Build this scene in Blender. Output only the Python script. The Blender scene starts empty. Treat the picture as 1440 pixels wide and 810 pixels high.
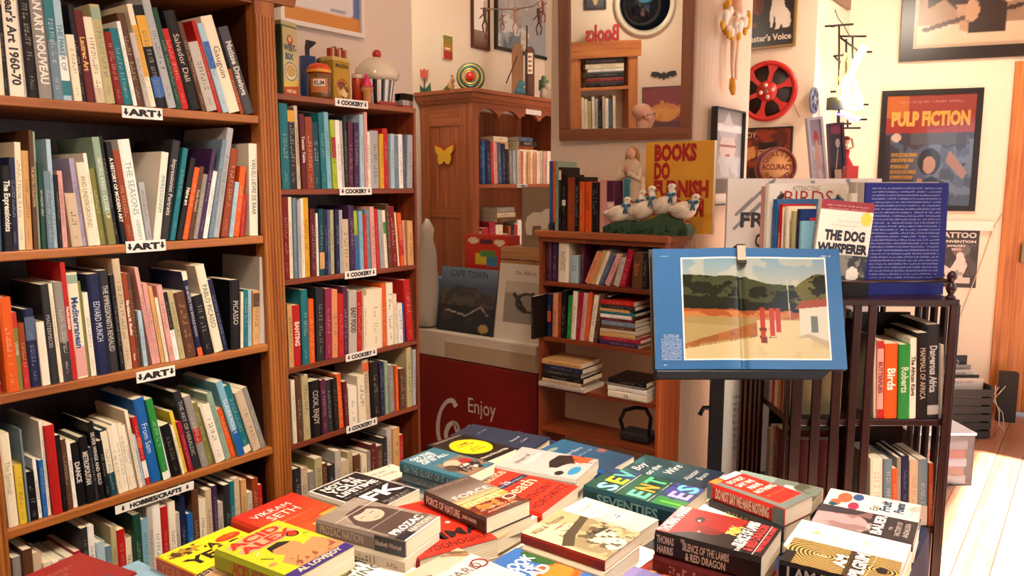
import bpy, math, random
import numpy as np
from mathutils import Vector, Matrix
S = bpy.context.scene
COL = S.collection
R = math.radians
random.seed(7)

# ---------------------------------------------------------------- camera
FPX, HZ = 1100.0, 258.0
PITCH = math.atan((405 - HZ) / FPX)
AZ = R(36.8)
EYE = Vector((0, 0, 1.5))
FW = Vector((math.cos(AZ) * math.cos(PITCH), math.sin(AZ) * math.cos(PITCH), -math.sin(PITCH)))
RT = Vector((math.sin(AZ), -math.cos(AZ), 0))
UP = RT.cross(FW)
cam = bpy.data.cameras.new('camera')
cam.sensor_width = 36
cam.lens = 36 * FPX / 1440
cam.clip_start = 0.02
camo = bpy.data.objects.new('camera', cam)
COL.objects.link(camo)
camo.matrix_world = Matrix(((RT.x, UP.x, -FW.x, EYE.x), (RT.y, UP.y, -FW.y, EYE.y), (RT.z, UP.z, -FW.z, EYE.z), (0, 0, 0, 1)))
S.camera = camo

# ---------------------------------------------------------------- world, sun, area lights, exposure
S.view_settings.view_transform = 'Standard'
S.view_settings.look = 'None'
S.view_settings.gamma = 1
S.view_settings.use_curve_mapping = False
S.view_settings.exposure = -0.06
S.cycles.max_bounces = 7
S.cycles.diffuse_bounces = 4
S.cycles.sample_clamp_indirect = 4
W = bpy.data.worlds.new('world'); S.world = W; W.use_nodes = True
bg = W.node_tree.nodes['Background']
bg.inputs[0].default_value = (0.75, 0.86, 1.0, 1); bg.inputs[1].default_value = 1.2

def lamp(name, kind, loc, power, color, rot=None, target=None, **kw):
    l = bpy.data.lights.new(name, kind); l.energy = power; l.color = color
    for k, v in kw.items(): setattr(l, k, v)
    o = bpy.data.objects.new(name, l); COL.objects.link(o); o.location = loc
    if target is not None:
        d = Vector(target) - Vector(loc)
        o.rotation_euler = d.to_track_quat('-Z', 'Y').to_euler()
    return o
WARM = (1.0, 0.85, 0.67)
DAY = (1.0, 0.95, 0.90)
lamp('sun', 'SUN', (4, -6, 6), 75, (1, .95, .88), target=(4.1, -5.13, 5.0), angle=R(1.5))
lamp('door_daylight', 'AREA', (4.2, -1.62, 1.35), 39, DAY, target=(3.9, 3.0, 1.0), shape='RECTANGLE', size=2.8, size_y=2.1)
lamp('window_daylight', 'AREA', (1.3, -1.62, 1.65), 4, DAY, target=(1.4, 3.0, 0.5), shape='RECTANGLE', size=1.6, size_y=1.1)
lamp('ceiling_lamp_table', 'AREA', (1.35, 0.25, 2.72), 25, WARM, target=(1.4, 1.0, 0.6), shape='DISK', size=0.3, spread=R(95))
lamp('ceiling_lamp_shelves', 'AREA', (0.4, 0.7, 2.78), 16, WARM, target=(0.9, 1.9, 1.2), shape='DISK', size=0.3)
lamp('ceiling_lamp_recess', 'AREA', (2.9, 2.6, 2.75), 9.5, WARM, target=(3.7, 3.2, 1.9), shape='DISK', size=0.25)
lamp('ceiling_lamp_back', 'AREA', (4.5, 0.6, 2.75), 20, WARM, target=(5.3, 1.0, 1.2), shape='DISK', size=0.4)
lamp('ceiling_lamp_rear', 'AREA', (-0.9, 0.3, 2.75), 14, WARM, target=(-1.6, 0.6, 1.2), shape='DISK', size=0.4)

# ---------------------------------------------------------------- pixel -> world helpers (points on real planes)
def ray(px, py): return FW + RT * ((px - 720) / FPX) - UP * ((py - 405) / FPX)
def on_plane(px, py, P, N):
    d = ray(px, py); P = Vector(P); N = Vector(N)
    return EYE + d * ((P - EYE).dot(N) / d.dot(N))
def at_z(px, py, z): return on_plane(px, py, (0, 0, z), (0, 0, 1))
def at_x(px, py, x): return on_plane(px, py, (x, 0, 0), (1, 0, 0))
def at_y(px, py, y): return on_plane(px, py, (0, y, 0), (0, 1, 0))
def at_f(px, py, F):                      # at forward distance F
    return EYE + ray(px, py) * (F / math.cos(PITCH) / (1 if True else 1)) if False else EYE + ray(px, py) * F
def on_line(px, P, D):                    # point of the line P + t D seen in pixel column px
    n = RT - FW * ((px - 720) / FPX); P = Vector(P) if len(P) > 2 else Vector((P[0], P[1], 0)); D = Vector(D)
    if P.z == 0: P.z = 1.25
    return P + D * ((EYE - P).dot(n) / D.dot(n))

# ---------------------------------------------------------------- materials
def lin(c): return c / 12.92 if c <= 0.04045 else ((c + 0.055) / 1.055) ** 2.4
def rgb(h):
    h = h.lstrip('#'); return tuple(lin(int(h[i:i + 2], 16) / 255) for i in (0, 2, 4))
MC = {}
def mat(hexc, rough=0.5, metal=0.0, emit=0, coat=0.0, trans=0.0, alpha=1, noise=0.0, nscale=8, bump=0.0, spec=None, sheen=0):
    key = ('m', hexc, rough, metal, emit, coat, trans, alpha, noise, nscale, bump, spec, sheen)
    if key in MC: return MC[key]
    m = bpy.data.materials.new('paint_' + hexc.strip('#')); m.use_nodes = True
    nt = m.node_tree; b = nt.nodes['Principled BSDF']; c = rgb(hexc)
    b.inputs['Base Color'].default_value = (*c, 1); b.inputs['Roughness'].default_value = rough
    b.inputs['Metallic'].default_value = metal; b.inputs['Coat Weight'].default_value = coat
    b.inputs['Transmission Weight'].default_value = trans; b.inputs['Alpha'].default_value = alpha
    if sheen: b.inputs['Sheen Weight'].default_value = sheen
    if spec is not None: b.inputs['Specular IOR Level'].default_value = spec
    if emit: b.inputs['Emission Color'].default_value = (*c, 1); b.inputs['Emission Strength'].default_value = emit
    if noise or bump:
        tc = nt.nodes.new('ShaderNodeTexCoord'); n = nt.nodes.new('ShaderNodeTexNoise'); n.inputs['Scale'].default_value = nscale; n.inputs['Detail'].default_value = 5
        nt.links.new(tc.outputs['Object'], n.inputs['Vector'])
        if noise:
            mx = nt.nodes.new('ShaderNodeMix'); mx.data_type = 'RGBA'
            mx.inputs[6].default_value = (*[x * (1 - noise) for x in c], 1); mx.inputs[7].default_value = (*[min(1, x * (1 + noise)) for x in c], 1)
            nt.links.new(n.outputs['Fac'], mx.inputs[0]); nt.links.new(mx.outputs[2], b.inputs['Base Color'])
        if bump:
            bp = nt.nodes.new('ShaderNodeBump'); bp.inputs['Strength'].default_value = bump; bp.inputs['Distance'].default_value = 0.01
            nt.links.new(n.outputs['Fac'], bp.inputs['Height']); nt.links.new(bp.outputs[0], b.inputs['Normal'])
    MC[key] = m; return m
def wood(name, c1, c2, axis='Z', rough=0.42, scale=1.0):
    key = ('w', name, axis)
    if key in MC: return MC[key]
    m = bpy.data.materials.new('wood_' + name); m.use_nodes = True; nt = m.node_tree; b = nt.nodes['Principled BSDF']
    tc = nt.nodes.new('ShaderNodeTexCoord'); mp = nt.nodes.new('ShaderNodeMapping')
    s = [38 * scale] * 3; s['XYZ'.index(axis)] = 1.6 * scale; mp.inputs['Scale'].default_value = s
    n = nt.nodes.new('ShaderNodeTexNoise'); n.inputs['Scale'].default_value = 1; n.inputs['Detail'].default_value = 6; n.inputs['Roughness'].default_value = .6
    n2 = nt.nodes.new('ShaderNodeTexNoise'); n2.inputs['Scale'].default_value = 2.2; n2.inputs['Detail'].default_value = 2
    rp = nt.nodes.new('ShaderNodeValToRGB'); rp.color_ramp.elements[0].position = .3; rp.color_ramp.elements[1].position = .72
    rp.color_ramp.elements[0].color = (*rgb(c1), 1); rp.color_ramp.elements[1].color = (*rgb(c2), 1)
    ad = nt.nodes.new('ShaderNodeMath'); ad.operation = 'MULTIPLY_ADD'; ad.inputs[1].default_value = .3; 
    nt.links.new(tc.outputs['Object'], mp.inputs[0]); nt.links.new(mp.outputs[0], n.inputs['Vector']); nt.links.new(tc.outputs['Object'], n2.inputs['Vector'])
    nt.links.new(n2.outputs['Fac'], ad.inputs[0]); sb = nt.nodes.new('ShaderNodeMath'); sb.operation = 'SUBTRACT'; sb.inputs[1].default_value = .15
    nt.links.new(n.outputs['Fac'], sb.inputs[0]); nt.links.new(sb.outputs[0], ad.inputs[2]); nt.links.new(ad.outputs[0], rp.inputs[0])
    nt.links.new(rp.outputs[0], b.inputs['Base Color']); b.inputs['Roughness'].default_value = rough
    bp = nt.nodes.new('ShaderNodeBump'); bp.inputs['Strength'].default_value = .12; bp.inputs['Distance'].default_value = .004
    nt.links.new(n.outputs['Fac'], bp.inputs['Height']); nt.links.new(bp.outputs[0], b.inputs['Normal'])
    MC[key] = m; return m
def pagemat():
    if 'pg' in MC: return MC['pg']
    m = bpy.data.materials.new('paper_page_edges'); m.use_nodes = True; nt = m.node_tree; b = nt.nodes['Principled BSDF']
    tc = nt.nodes.new('ShaderNodeTexCoord'); mp = nt.nodes.new('ShaderNodeMapping'); mp.inputs['Scale'].default_value = (1800, 3, 3)
    n = nt.nodes.new('ShaderNodeTexNoise'); n.inputs['Scale'].default_value = 1; n.inputs['Detail'].default_value = 2
    rp = nt.nodes.new('ShaderNodeValToRGB'); rp.color_ramp.elements[0].color = (*rgb('#d2c19a'), 1); rp.color_ramp.elements[1].color = (*rgb('#fbf2d8'), 1)
    rp.color_ramp.elements[0].position = .25; rp.color_ramp.elements[1].position = .6
    for a, c in ((tc.outputs['Object'], mp.inputs[0]), (mp.outputs[0], n.inputs['Vector']), (n.outputs['Fac'], rp.inputs[0]), (rp.outputs[0], b.inputs['Base Color'])): nt.links.new(a, c)
    b.inputs['Roughness'].default_value = .85; MC['pg'] = m; return m
def printmat(rough=.35):
    key = ('print', rough)
    if key in MC: return MC[key]
    m = bpy.data.materials.new('printed_paper'); m.use_nodes = True; nt = m.node_tree; b = nt.nodes['Principled BSDF']
    a = nt.nodes.new('ShaderNodeAttribute'); a.attribute_name = 'Col'; nt.links.new(a.outputs['Color'], b.inputs['Base Color'])
    b.inputs['Roughness'].default_value = rough; MC[key] = m; return m
def glassmat(tint='#ffffff', rough=0.02):
    key = ('glass', tint)
    if key in MC: return MC[key]
    m = bpy.data.materials.new('clear_glass'); m.use_nodes = True; nt = m.node_tree; nt.nodes.remove(nt.nodes['Principled BSDF'])
    t = nt.nodes.new('ShaderNodeBsdfTransparent'); t.inputs[0].default_value = (*rgb(tint), 1); g = nt.nodes.new('ShaderNodeBsdfGlossy'); g.inputs['Roughness'].default_value = rough
    fr = nt.nodes.new('ShaderNodeFresnel'); fr.inputs[0].default_value = 1.45; mx = nt.nodes.new('ShaderNodeMixShader')
    nt.links.new(fr.outputs[0], mx.inputs[0]); nt.links.new(t.outputs[0], mx.inputs[1]); nt.links.new(g.outputs[0], mx.inputs[2])
    nt.links.new(mx.outputs[0], nt.nodes['Material Output'].inputs[0]); MC[key] = m; return m

# ---------------------------------------------------------------- mesh builder
class MB:
    def __init__(s): s.v = []; s.f = []; s.mi = []; s.sm = []
    def add(s, vs, fs, mi=0, M=None, smooth=False):
        b = len(s.v)
        s.v += [tuple(M @ Vector(v)) if M is not None else tuple(v) for v in vs]
        s.f += [tuple(b + i for i in f) for f in fs]; s.mi += [mi] * len(fs); s.sm += [smooth] * len(fs); return s
    def box(s, x0, y0, z0, x1, y1, z1, mi=0, M=None):
        vs = [(x, y, z) for z in (z0, z1) for y in (y0, y1) for x in (x0, x1)]
        return s.add(vs, [(0, 2, 3, 1), (4, 5, 7, 6), (0, 1, 5, 4), (2, 6, 7, 3), (0, 4, 6, 2), (1, 3, 7, 5)], mi, M)
    def cbox(s, c, d, mi=0, M=None):
        return s.box(c[0] - d[0] / 2, c[1] - d[1] / 2, c[2] - d[2] / 2, c[0] + d[0] / 2, c[1] + d[1] / 2, c[2] + d[2] / 2, mi, M)
    def lathe(s, prof, n=24, mi=0, M=None, cap=True, smooth=True):
        vs = []; fs = []
        for r_, z in prof:
            for k in range(n): a = 2 * math.pi * k / n; vs.append((r_ * math.cos(a), r_ * math.sin(a), z))
        for i in range(len(prof) - 1):
            for k in range(n): k2 = (k + 1) % n; fs.append((i * n + k, i * n + k2, (i + 1) * n + k2, (i + 1) * n + k))
        if cap: fs.append(tuple(range(n))[::-1]); fs.append(tuple((len(prof) - 1) * n + k for k in range(n)))
        return s.add(vs, fs, mi, M, smooth)
    def tube(s, pts, rad, n=8, mi=0, M=None, closed=False):
        pts = [Vector(p) for p in pts]; N = len(pts); vs = []; fs = []
        rads = rad if isinstance(rad, (list, tuple)) else [rad] * N
        prev = None
        for i, p in enumerate(pts):
            if closed: d = pts[(i + 1) % N] - pts[i - 1]
            else: d = pts[min(i + 1, N - 1)] - pts[max(i - 1, 0)]
            if d.length < 1e-9: d = Vector((0, 0, 1))
            d.normalize()
            a = prev if prev is not None else (Vector((0, 0, 1)) if abs(d.z) < .9 else Vector((1, 0, 0)))
            a = (a - d * a.dot(d)); a.normalize(); prev = a; b = d.cross(a)
            for k in range(n):
                t = 2 * math.pi * k / n; vs.append(p + (a * math.cos(t) + b * math.sin(t)) * rads[i])
        for i in range(N if closed else N - 1):
            j = (i + 1) % N
            for k in range(n): k2 = (k + 1) % n; fs.append((i * n + k, i * n + k2, j * n + k2, j * n + k))
        if not closed: fs.append(tuple(range(n))[::-1]); fs.append(tuple((N - 1) * n + k for k in range(n)))
        return s.add(vs, fs, mi, M, True)
    def ball(s, c, r, n=16, mi=0, M=None):
        rx, ry, rz = r if isinstance(r, (tuple, list)) else (r, r, r); vs = []; fs = []; m = n // 2
        for i in range(m + 1):
            ph = math.pi * i / m
            for k in range(n): a = 2 * math.pi * k / n; vs.append((c[0] + rx * math.sin(ph) * math.cos(a), c[1] + ry * math.sin(ph) * math.sin(a), c[2] - rz * math.cos(ph)))
        for i in range(m):
            for k in range(n): k2 = (k + 1) % n; fs.append((i * n + k, i * n + k2, (i + 1) * n + k2, (i + 1) * n + k))
        return s.add(vs, fs, mi, M, True)
    def prism(s, poly, t0, t1, mi=0, M=None):       # polygon in local XY, thickness along local Z
        n = len(poly); vs = [(x, y, t0) for x, y in poly] + [(x, y, t1) for x, y in poly]
        fs = [tuple(range(n))[::-1], tuple(range(n, 2 * n))] + [(i, (i + 1) % n, n + (i + 1) % n, n + i) for i in range(n)]
        return s.add(vs, fs, mi, M)
    def build(s, name, mats, parent=None, M=None, bevel=0):
        me = bpy.data.meshes.new(name); me.from_pydata(s.v, [], s.f); me.update()
        for m in (mats if isinstance(mats, (list, tuple)) else [mats]): me.materials.append(m)
        me.polygons.foreach_set('material_index', s.mi); me.polygons.foreach_set('use_smooth', s.sm)
        o = bpy.data.objects.new(name, me); COL.objects.link(o)
        if parent is not None: o.parent = parent
        if M is not None: o.matrix_world = M if parent is None else M; 
        if M is not None and parent is not None: o.matrix_basis = M
        if bevel:
            b = o.modifiers.new('bevel', 'BEVEL'); b.width = bevel; b.segments = 2; b.limit_method = 'ANGLE'
        return o
def frame(o, x, y=None, z=None):       # matrix from origin and axes
    x = Vector(x).normalized(); 
    if z is None: y = Vector(y); y = (y - x * y.dot(x)).normalized(); z = x.cross(y)
    else: z = Vector(z); z = (z - x * z.dot(x)).normalized(); y = z.cross(x)
    return Matrix(((x.x, y.x, z.x, o[0]), (x.y, y.y, z.y, o[1]), (x.z, y.z, z.z, o[2]), (0, 0, 0, 1)))
LABELS = {}
def tag(o, label, cat, group=None, kind=None):
    w = label.split()
    if len(w) > 16 or len(w) < 4: print('LABEL LEN', len(w), label)
    if label in LABELS: print('DUP LABEL', label)
    LABELS[label] = 1
    o['label'] = label; o['category'] = cat
    if group: o['group'] = group
    if kind: o['kind'] = kind
    return o
def empty(name, M, label=None, cat=None, group=None):
    o = bpy.data.objects.new(name, None); COL.objects.link(o); o.empty_display_size = .05
    o.matrix_world = M if isinstance(M, Matrix) else Matrix.Translation(Vector(M))
    if label: tag(o, label, cat, group)
    return o
def struct(o): o['kind'] = 'structure'; return o
def stuff(o): o['kind'] = 'stuff'; return o

# ---------------------------------------------------------------- glyphs (built-in font turned into meshes once)
GL = {}
def build_glyphs():
    dg = bpy.context.evaluated_depsgraph_get
    def mk(t, off=0):
        c = bpy.data.curves.new('g', 'FONT'); c.body = t; c.resolution_u = 2; c.offset = off; c.size = 1
        o = bpy.data.objects.new('g', c); COL.objects.link(o); return o, c
    chars = [chr(i) for i in range(33, 127)] + ['é']
    objs = {}
    for off, key in ((0, 'r'), (.032, 'b'), (.06, 'x')):
        for ch in chars: objs[(ch, key)] = mk(ch, off)
    for ch in chars: objs[(ch, 'w')] = mk('|' + ch + '|')
    objs[(' ', 'w')] = mk('| |'); objs['base'] = mk('||')
    bpy.context.view_layer.update(); d = dg()
    base = objs['base'][0].dimensions.x
    for k, (o, c) in objs.items():
        if k == 'base': continue
        if k[1] == 'w': GL[k] = o.dimensions.x - base
        else:
            me = bpy.data.meshes.new_from_object(o.evaluated_get(d))
            GL[k] = ([tuple(v.co) for v in me.vertices], [tuple(p.vertices) for p in me.polygons]); bpy.data.meshes.remove(me)
    for o, c in objs.values(): bpy.data.objects.remove(o); bpy.data.curves.remove(c)
build_glyphs()
def text_w(s, track=0): return sum(GL.get((c, 'w'), .5) + track for c in s)
def put_text(mb, s, M, h, width=None, bold=False, mi=0, align='c', shear=0, track=0, depth=0):
    """letters of cap height h on local XY plane of M, normal +Z; origin = baseline middle (or left)"""
    k = h / .70; tw = text_w(s, track) * k; sx = 1
    if width: sx = width / max(tw, 1e-6); tw = width
    x = -tw / 2 if align == 'c' else (0 if align == 'l' else -tw)
    for c in s:
        g = GL.get((c, 'x' if bold == 2 else 'b' if bold else 'r'))
        if g:
            mb.add([M @ Vector((x + (vx + shear * vy) * k * sx, vy * k, depth)) for vx, vy, vz in g[0]], g[1], mi)
        x += (GL.get((c, 'w'), .5) + track) * k * sx
def scribble(mb, M, h, width, mi=0, rnd=random):
    """illegible print: a row of short strokes"""
    x = -width / 2
    while x < width / 2:
        w = h * rnd.uniform(.25, .8)
        if rnd.random() < .16: x += w; continue
        w = min(w, width / 2 - x)
        if rnd.random() < .5: vs = [(x, 0, 0), (x + w * .35, 0, 0), (x + w * .35, h, 0), (x, h, 0)]
        else: vs = [(x, 0, 0), (x + w * .8, 0, 0), (x + w * .8, h * .35, 0), (x, h * .35, 0)]; 
        mb.add([M @ Vector(v) for v in vs], [(0, 1, 2, 3)], mi)
        if rnd.random() < .5:
            y = h * rnd.uniform(.5, .8); mb.add([M @ Vector(v) for v in [(x, y, 0), (x + w * .8, y, 0), (x + w * .8, y + h * .25, 0), (x, y + h * .25, 0)]], [(0, 1, 2, 3)], mi)
        x += w + h * .12

# ---------------------------------------------------------------- canvas: printed pictures as coloured grids
class Canvas:
    def __init__(s, w, h, nx, bgc='#ffffff'):
        s.w, s.h = w, h; s.nx = nx; s.ny = max(2, int(round(nx * h / w)))
        s.X, s.Y = np.meshgrid(np.linspace(0, 1, s.nx), np.linspace(0, 1, s.ny)); s.A = np.empty((s.ny, s.nx, 3)); s.A[:] = rgb(bgc)
        s.rs = np.random.RandomState(int(w * 9999) % 999 + nx)
    def put(s, mask, c, a=1.0):
        c = np.array(rgb(c) if isinstance(c, str) else c); m = (mask * a)[..., None] if mask.dtype != bool else mask[..., None] * a
        s.A = s.A * (1 - m) + c * m; return s
    def rect(s, x0, y0, x1, y1, c, a=1): return s.put((s.X >= x0) & (s.X <= x1) & (s.Y >= y0) & (s.Y <= y1), c, a)
    def ell(s, cx, cy, rx, ry, c, a=1): return s.put(((s.X - cx) / rx) ** 2 + ((s.Y - cy) / ry) ** 2 <= 1, c, a)
    def ring(s, cx, cy, rx, ry, w, c):
        d = np.sqrt(((s.X - cx) / rx) ** 2 + ((s.Y - cy) / ry) ** 2); return s.put(abs(d - 1) < w, c)
    def poly(s, pts, c, a=1):
        ins = np.zeros_like(s.X, bool); n = len(pts)
        for i in range(n):
            x1, y1 = pts[i]; x2, y2 = pts[(i + 1) % n]
            cond = ((y1 > s.Y) != (y2 > s.Y)); xi = (x2 - x1) * (s.Y - y1) / ((y2 - y1) if y2 != y1 else 1e-9) + x1; ins ^= cond & (s.X < xi)
        return s.put(ins, c, a)
    def line(s, x0, y0, x1, y1, w, c, a=1):
        asp = s.h / s.w; dx, dy = x1 - x0, (y1 - y0) * asp; L = dx * dx + dy * dy + 1e-9
        t = np.clip(((s.X - x0) * dx + (s.Y - y0) * asp * dy) / L, 0, 1)
        d = np.hypot(s.X - x0 - t * dx, (s.Y - y0) * asp - t * dy); return s.put(d < w, c, a)
    def grad(s, y0, y1, c0, c1, a=1):
        t = np.clip((s.Y - y0) / (y1 - y0), 0, 1)[..., None]; m = ((s.Y >= y0) & (s.Y <= y1))[..., None] * a
        s.A = s.A * (1 - m) + (np.array(rgb(c0)) * (1 - t) + np.array(rgb(c1)) * t) * m; return s
    def fbm(s, sc=6, seed=0):
        rs = np.random.RandomState(seed); out = np.zeros_like(s.X); amp = 1; tot = 0
        for o in range(4):
            n = int(sc * 2 ** o) + 2; g = rs.rand(n + 1, n + 1); fx = s.X * (n - 1); fy = s.Y * (n - 1)
            ix = fx.astype(int); iy = fy.astype(int); ux = fx - ix; uy = fy - iy
            v = g[iy, ix] * (1 - ux) * (1 - uy) + g[iy, ix + 1] * ux * (1 - uy) + g[iy + 1, ix] * (1 - ux) * uy + g[iy + 1, ix + 1] * ux * uy
            out += v * amp; tot += amp; amp *= .5
        return out / tot
    def blot(s, x0, y0, x1, y1, c, sc=6, seed=0, thr=.5, a=1):
        return s.put((s.X >= x0) & (s.X <= x1) & (s.Y >= y0) & (s.Y <= y1) & (s.fbm(sc, seed) > thr), c, a)
    def mottle(s, amt=.2, sc=8, seed=1):
        s.A = np.clip(s.A * (1 + amt * (s.fbm(sc, seed)[..., None] - .5) * 2), 0, 1); return s
    def build(s, name, M, parent=None, rough=.35, bow=None):
        """grid on local XY of M, from (0,0) to (w,h)"""
        n = s.nx * s.ny; co = np.zeros((n, 3)); co[:, 0] = (s.X * s.w).ravel(); co[:, 1] = (s.Y * s.h).ravel()
        if bow is not None: co[:, 2] = bow(s.X, s.Y).ravel()
        Mn = np.array(M); co = co @ Mn[:3, :3].T + Mn[:3, 3]
        i = (np.arange(s.ny - 1)[:, None] * s.nx + np.arange(s.nx - 1)[None]).ravel()
        fs = np.stack([i, i + 1, i + s.nx + 1, i + s.nx], 1)
        me = bpy.data.meshes.new(name); me.from_pydata(co.tolist(), [], fs.tolist()); me.update()
        at = me.color_attributes.new('Col', 'FLOAT_COLOR', 'POINT')
        buf = np.ones((n, 4), np.float32); buf[:, :3] = s.A.reshape(-1, 3); at.data.foreach_set('color', buf.ravel())
        me.materials.append(printmat(rough)); me.polygons.foreach_set('use_smooth', [True] * len(fs))
        o = bpy.data.objects.new(name, me); COL.objects.link(o)
        if parent is not None: o.parent = parent
        return o
# ---------------------------------------------------------------- books
CN = dict(cream='#efe3c6', ivory='#f3ead6', white='#f4f1ea', tan='#d3a468', beige='#cdb89a', grey='#8f8a84', lightgrey='#bdb7ad', silver='#a9adb0', darkgrey='#46464a',
          black='#141214', charcoal='#2a2a2e', red='#b8201c', crimson='#a31332', darkred='#7d1a18', maroon='#5e1a20', orange='#dd5c1d', peach='#dd9064', pink='#dba199', magenta='#8e2548',
          brown='#5b3a26', rust='#93401f', yellow='#e2c33c', gold='#d9a32a', olive='#7d7a3c', lime='#a9bd2c', green='#2b8a3e', darkgreen='#1c4535', teal='#1b6f7a', darkteal='#164450',
          skyblue='#7fb4cc', lightblue='#a9c6d4', blue='#1e5fa8', navy='#1b2247', slate='#4b5f7d', steel='#6c8494', purple='#40264f', plum='#55223f', lavender='#a39cb8', mint='#8fa893', khaki='#b8ad80')
CW = dict(lightgrey='light grey', darkgrey='dark grey', darkred='dark red', darkgreen='dark green', darkteal='dark teal', skyblue='sky blue', lightblue='light blue')
DARK = {'grey', 'darkgrey', 'black', 'charcoal', 'red', 'crimson', 'darkred', 'maroon', 'orange', 'magenta', 'brown', 'rust', 'olive', 'green', 'darkgreen', 'teal', 'darkteal', 'blue', 'navy', 'slate', 'steel', 'purple', 'plum'}
PG = None
def book(M, w, h, t, colour, name='book', label=None, group=None, title=None, tcol=None, hard=False, bold=False, tfrac=.62, bands=(), art=None, words=(), scrib=False, sub=None, flip=False, lines=()):
    e = empty(name, M)
    if label: tag(e, label, 'book', group)
    hx = CN.get(colour, colour); c = min(.0028 if hard else .0007, t * .2); b = t * .09 if t > .012 else 0
    inset = .003 if hard else .0006
    mb = MB(); mb.prism([(0, w), (0, 0), (t * .2, -b), (t * .8, -b), (t, 0), (t, w), (t - c, w), (t - c, c), (c, c), (c, w)], 0, h)
    mb.build('cover', mat(hx, .42, spec=.3), e)
    mp = MB(); mp.box(c, c, inset, t - c, w - inset, h - inset); mp.build('pages', pagemat(), e)
    ys = -b - .0004
    Ms = frame((t / 2, ys, h * .5), (0, 0, -1), (1, 0, 0))        # spine text frame: reads top to bottom
    tc = tcol or ('#e9e2d2' if colour in DARK else '#33302e')
    if bands:
        for z0, z1, bc in bands:
            q = MB(); q.box(t * .02, ys, h * z0, t * .98, ys + .0003, h * z1); q.build('spine_band', mat(CN.get(bc, bc), .4), e)
    if lines:
        q = MB()
        for (s_, x_, y_, hh_, w_) in lines: put_text(q, s_, Ms @ Matrix.Translation((h * x_, t * y_, .0003)), t * hh_, width=h * w_, bold=True)
        q.build('lettering', mat(tc, .5), e)
    elif t > .006 and (title or scrib):
        q = MB(); th = min(t * (.6 if bold else .52), .022)
        if title:
            tw = min(text_w(title) * th / .7, h * tfrac); put_text(q, title, Ms @ Matrix.Translation((-h * .03 if not flip else 0, -th / 2, .0003)), th, width=tw, bold=bold)
            if sub: put_text(q, sub, Ms @ Matrix.Translation((h * .38, -th * .3, .0003)), th * .6, bold=bold, align='c')
        else:
            rr = random.Random(int(h * 1e5 + t * 1e6)); L = h * rr.uniform(.3, .6)
            scribble(q, Ms @ Matrix.Translation((h * rr.uniform(-.12, .05), -th * .4, .0003)), th * .8, L, rnd=rr)
            scribble(q, Ms @ Matrix.Translation((h * .36, -th * .3, .0003)), th * .5, h * .12, rnd=rr)
        if not title:
            ca, cb = CN.get(tc, tc).lstrip('#'), hx.lstrip('#'); tc = '#' + ''.join('%02x' % ((int(ca[j:j + 2], 16) + int(cb[j:j + 2], 16)) // 2) for j in (0, 2, 4))
        q.build('lettering', mat(tc, .5), e)
    if art:
        cv = Canvas(w, h, art[1], hx); art[0](cv); cv.build('cover_print', frame((t + .0004, 0, 0), (0, 1, 0), (0, 0, 1)), e, rough=.3)
    bycol = {}
    for wd in words:       # (text, x, y, height, colour, opts) in cover fractions; height in fraction of cover width
        bycol.setdefault(wd[4], []).append(wd)
    for cc, ws in bycol.items():
        q = MB()
        for (s_, x, y, hh, _, o) in ws:
            Mt = frame((t + .0011, x * w, y * h), (0, 1, 0), (0, 0, 1))
            if o.get('rot'): Mt = Mt @ Matrix.Rotation(R(o['rot']), 4, 'Z')
            if s_ is None: scribble(q, Mt, hh * w, o.get('width', .4) * w)
            else: put_text(q, s_, Mt, hh * w, width=o['width'] * w if 'width' in o else None, bold=o.get('bold', False), align=o.get('align', 'c'), shear=o.get('shear', 0))
        q.build('cover_lettering', mat(CN.get(cc, cc), .5), e)
    return e

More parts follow.
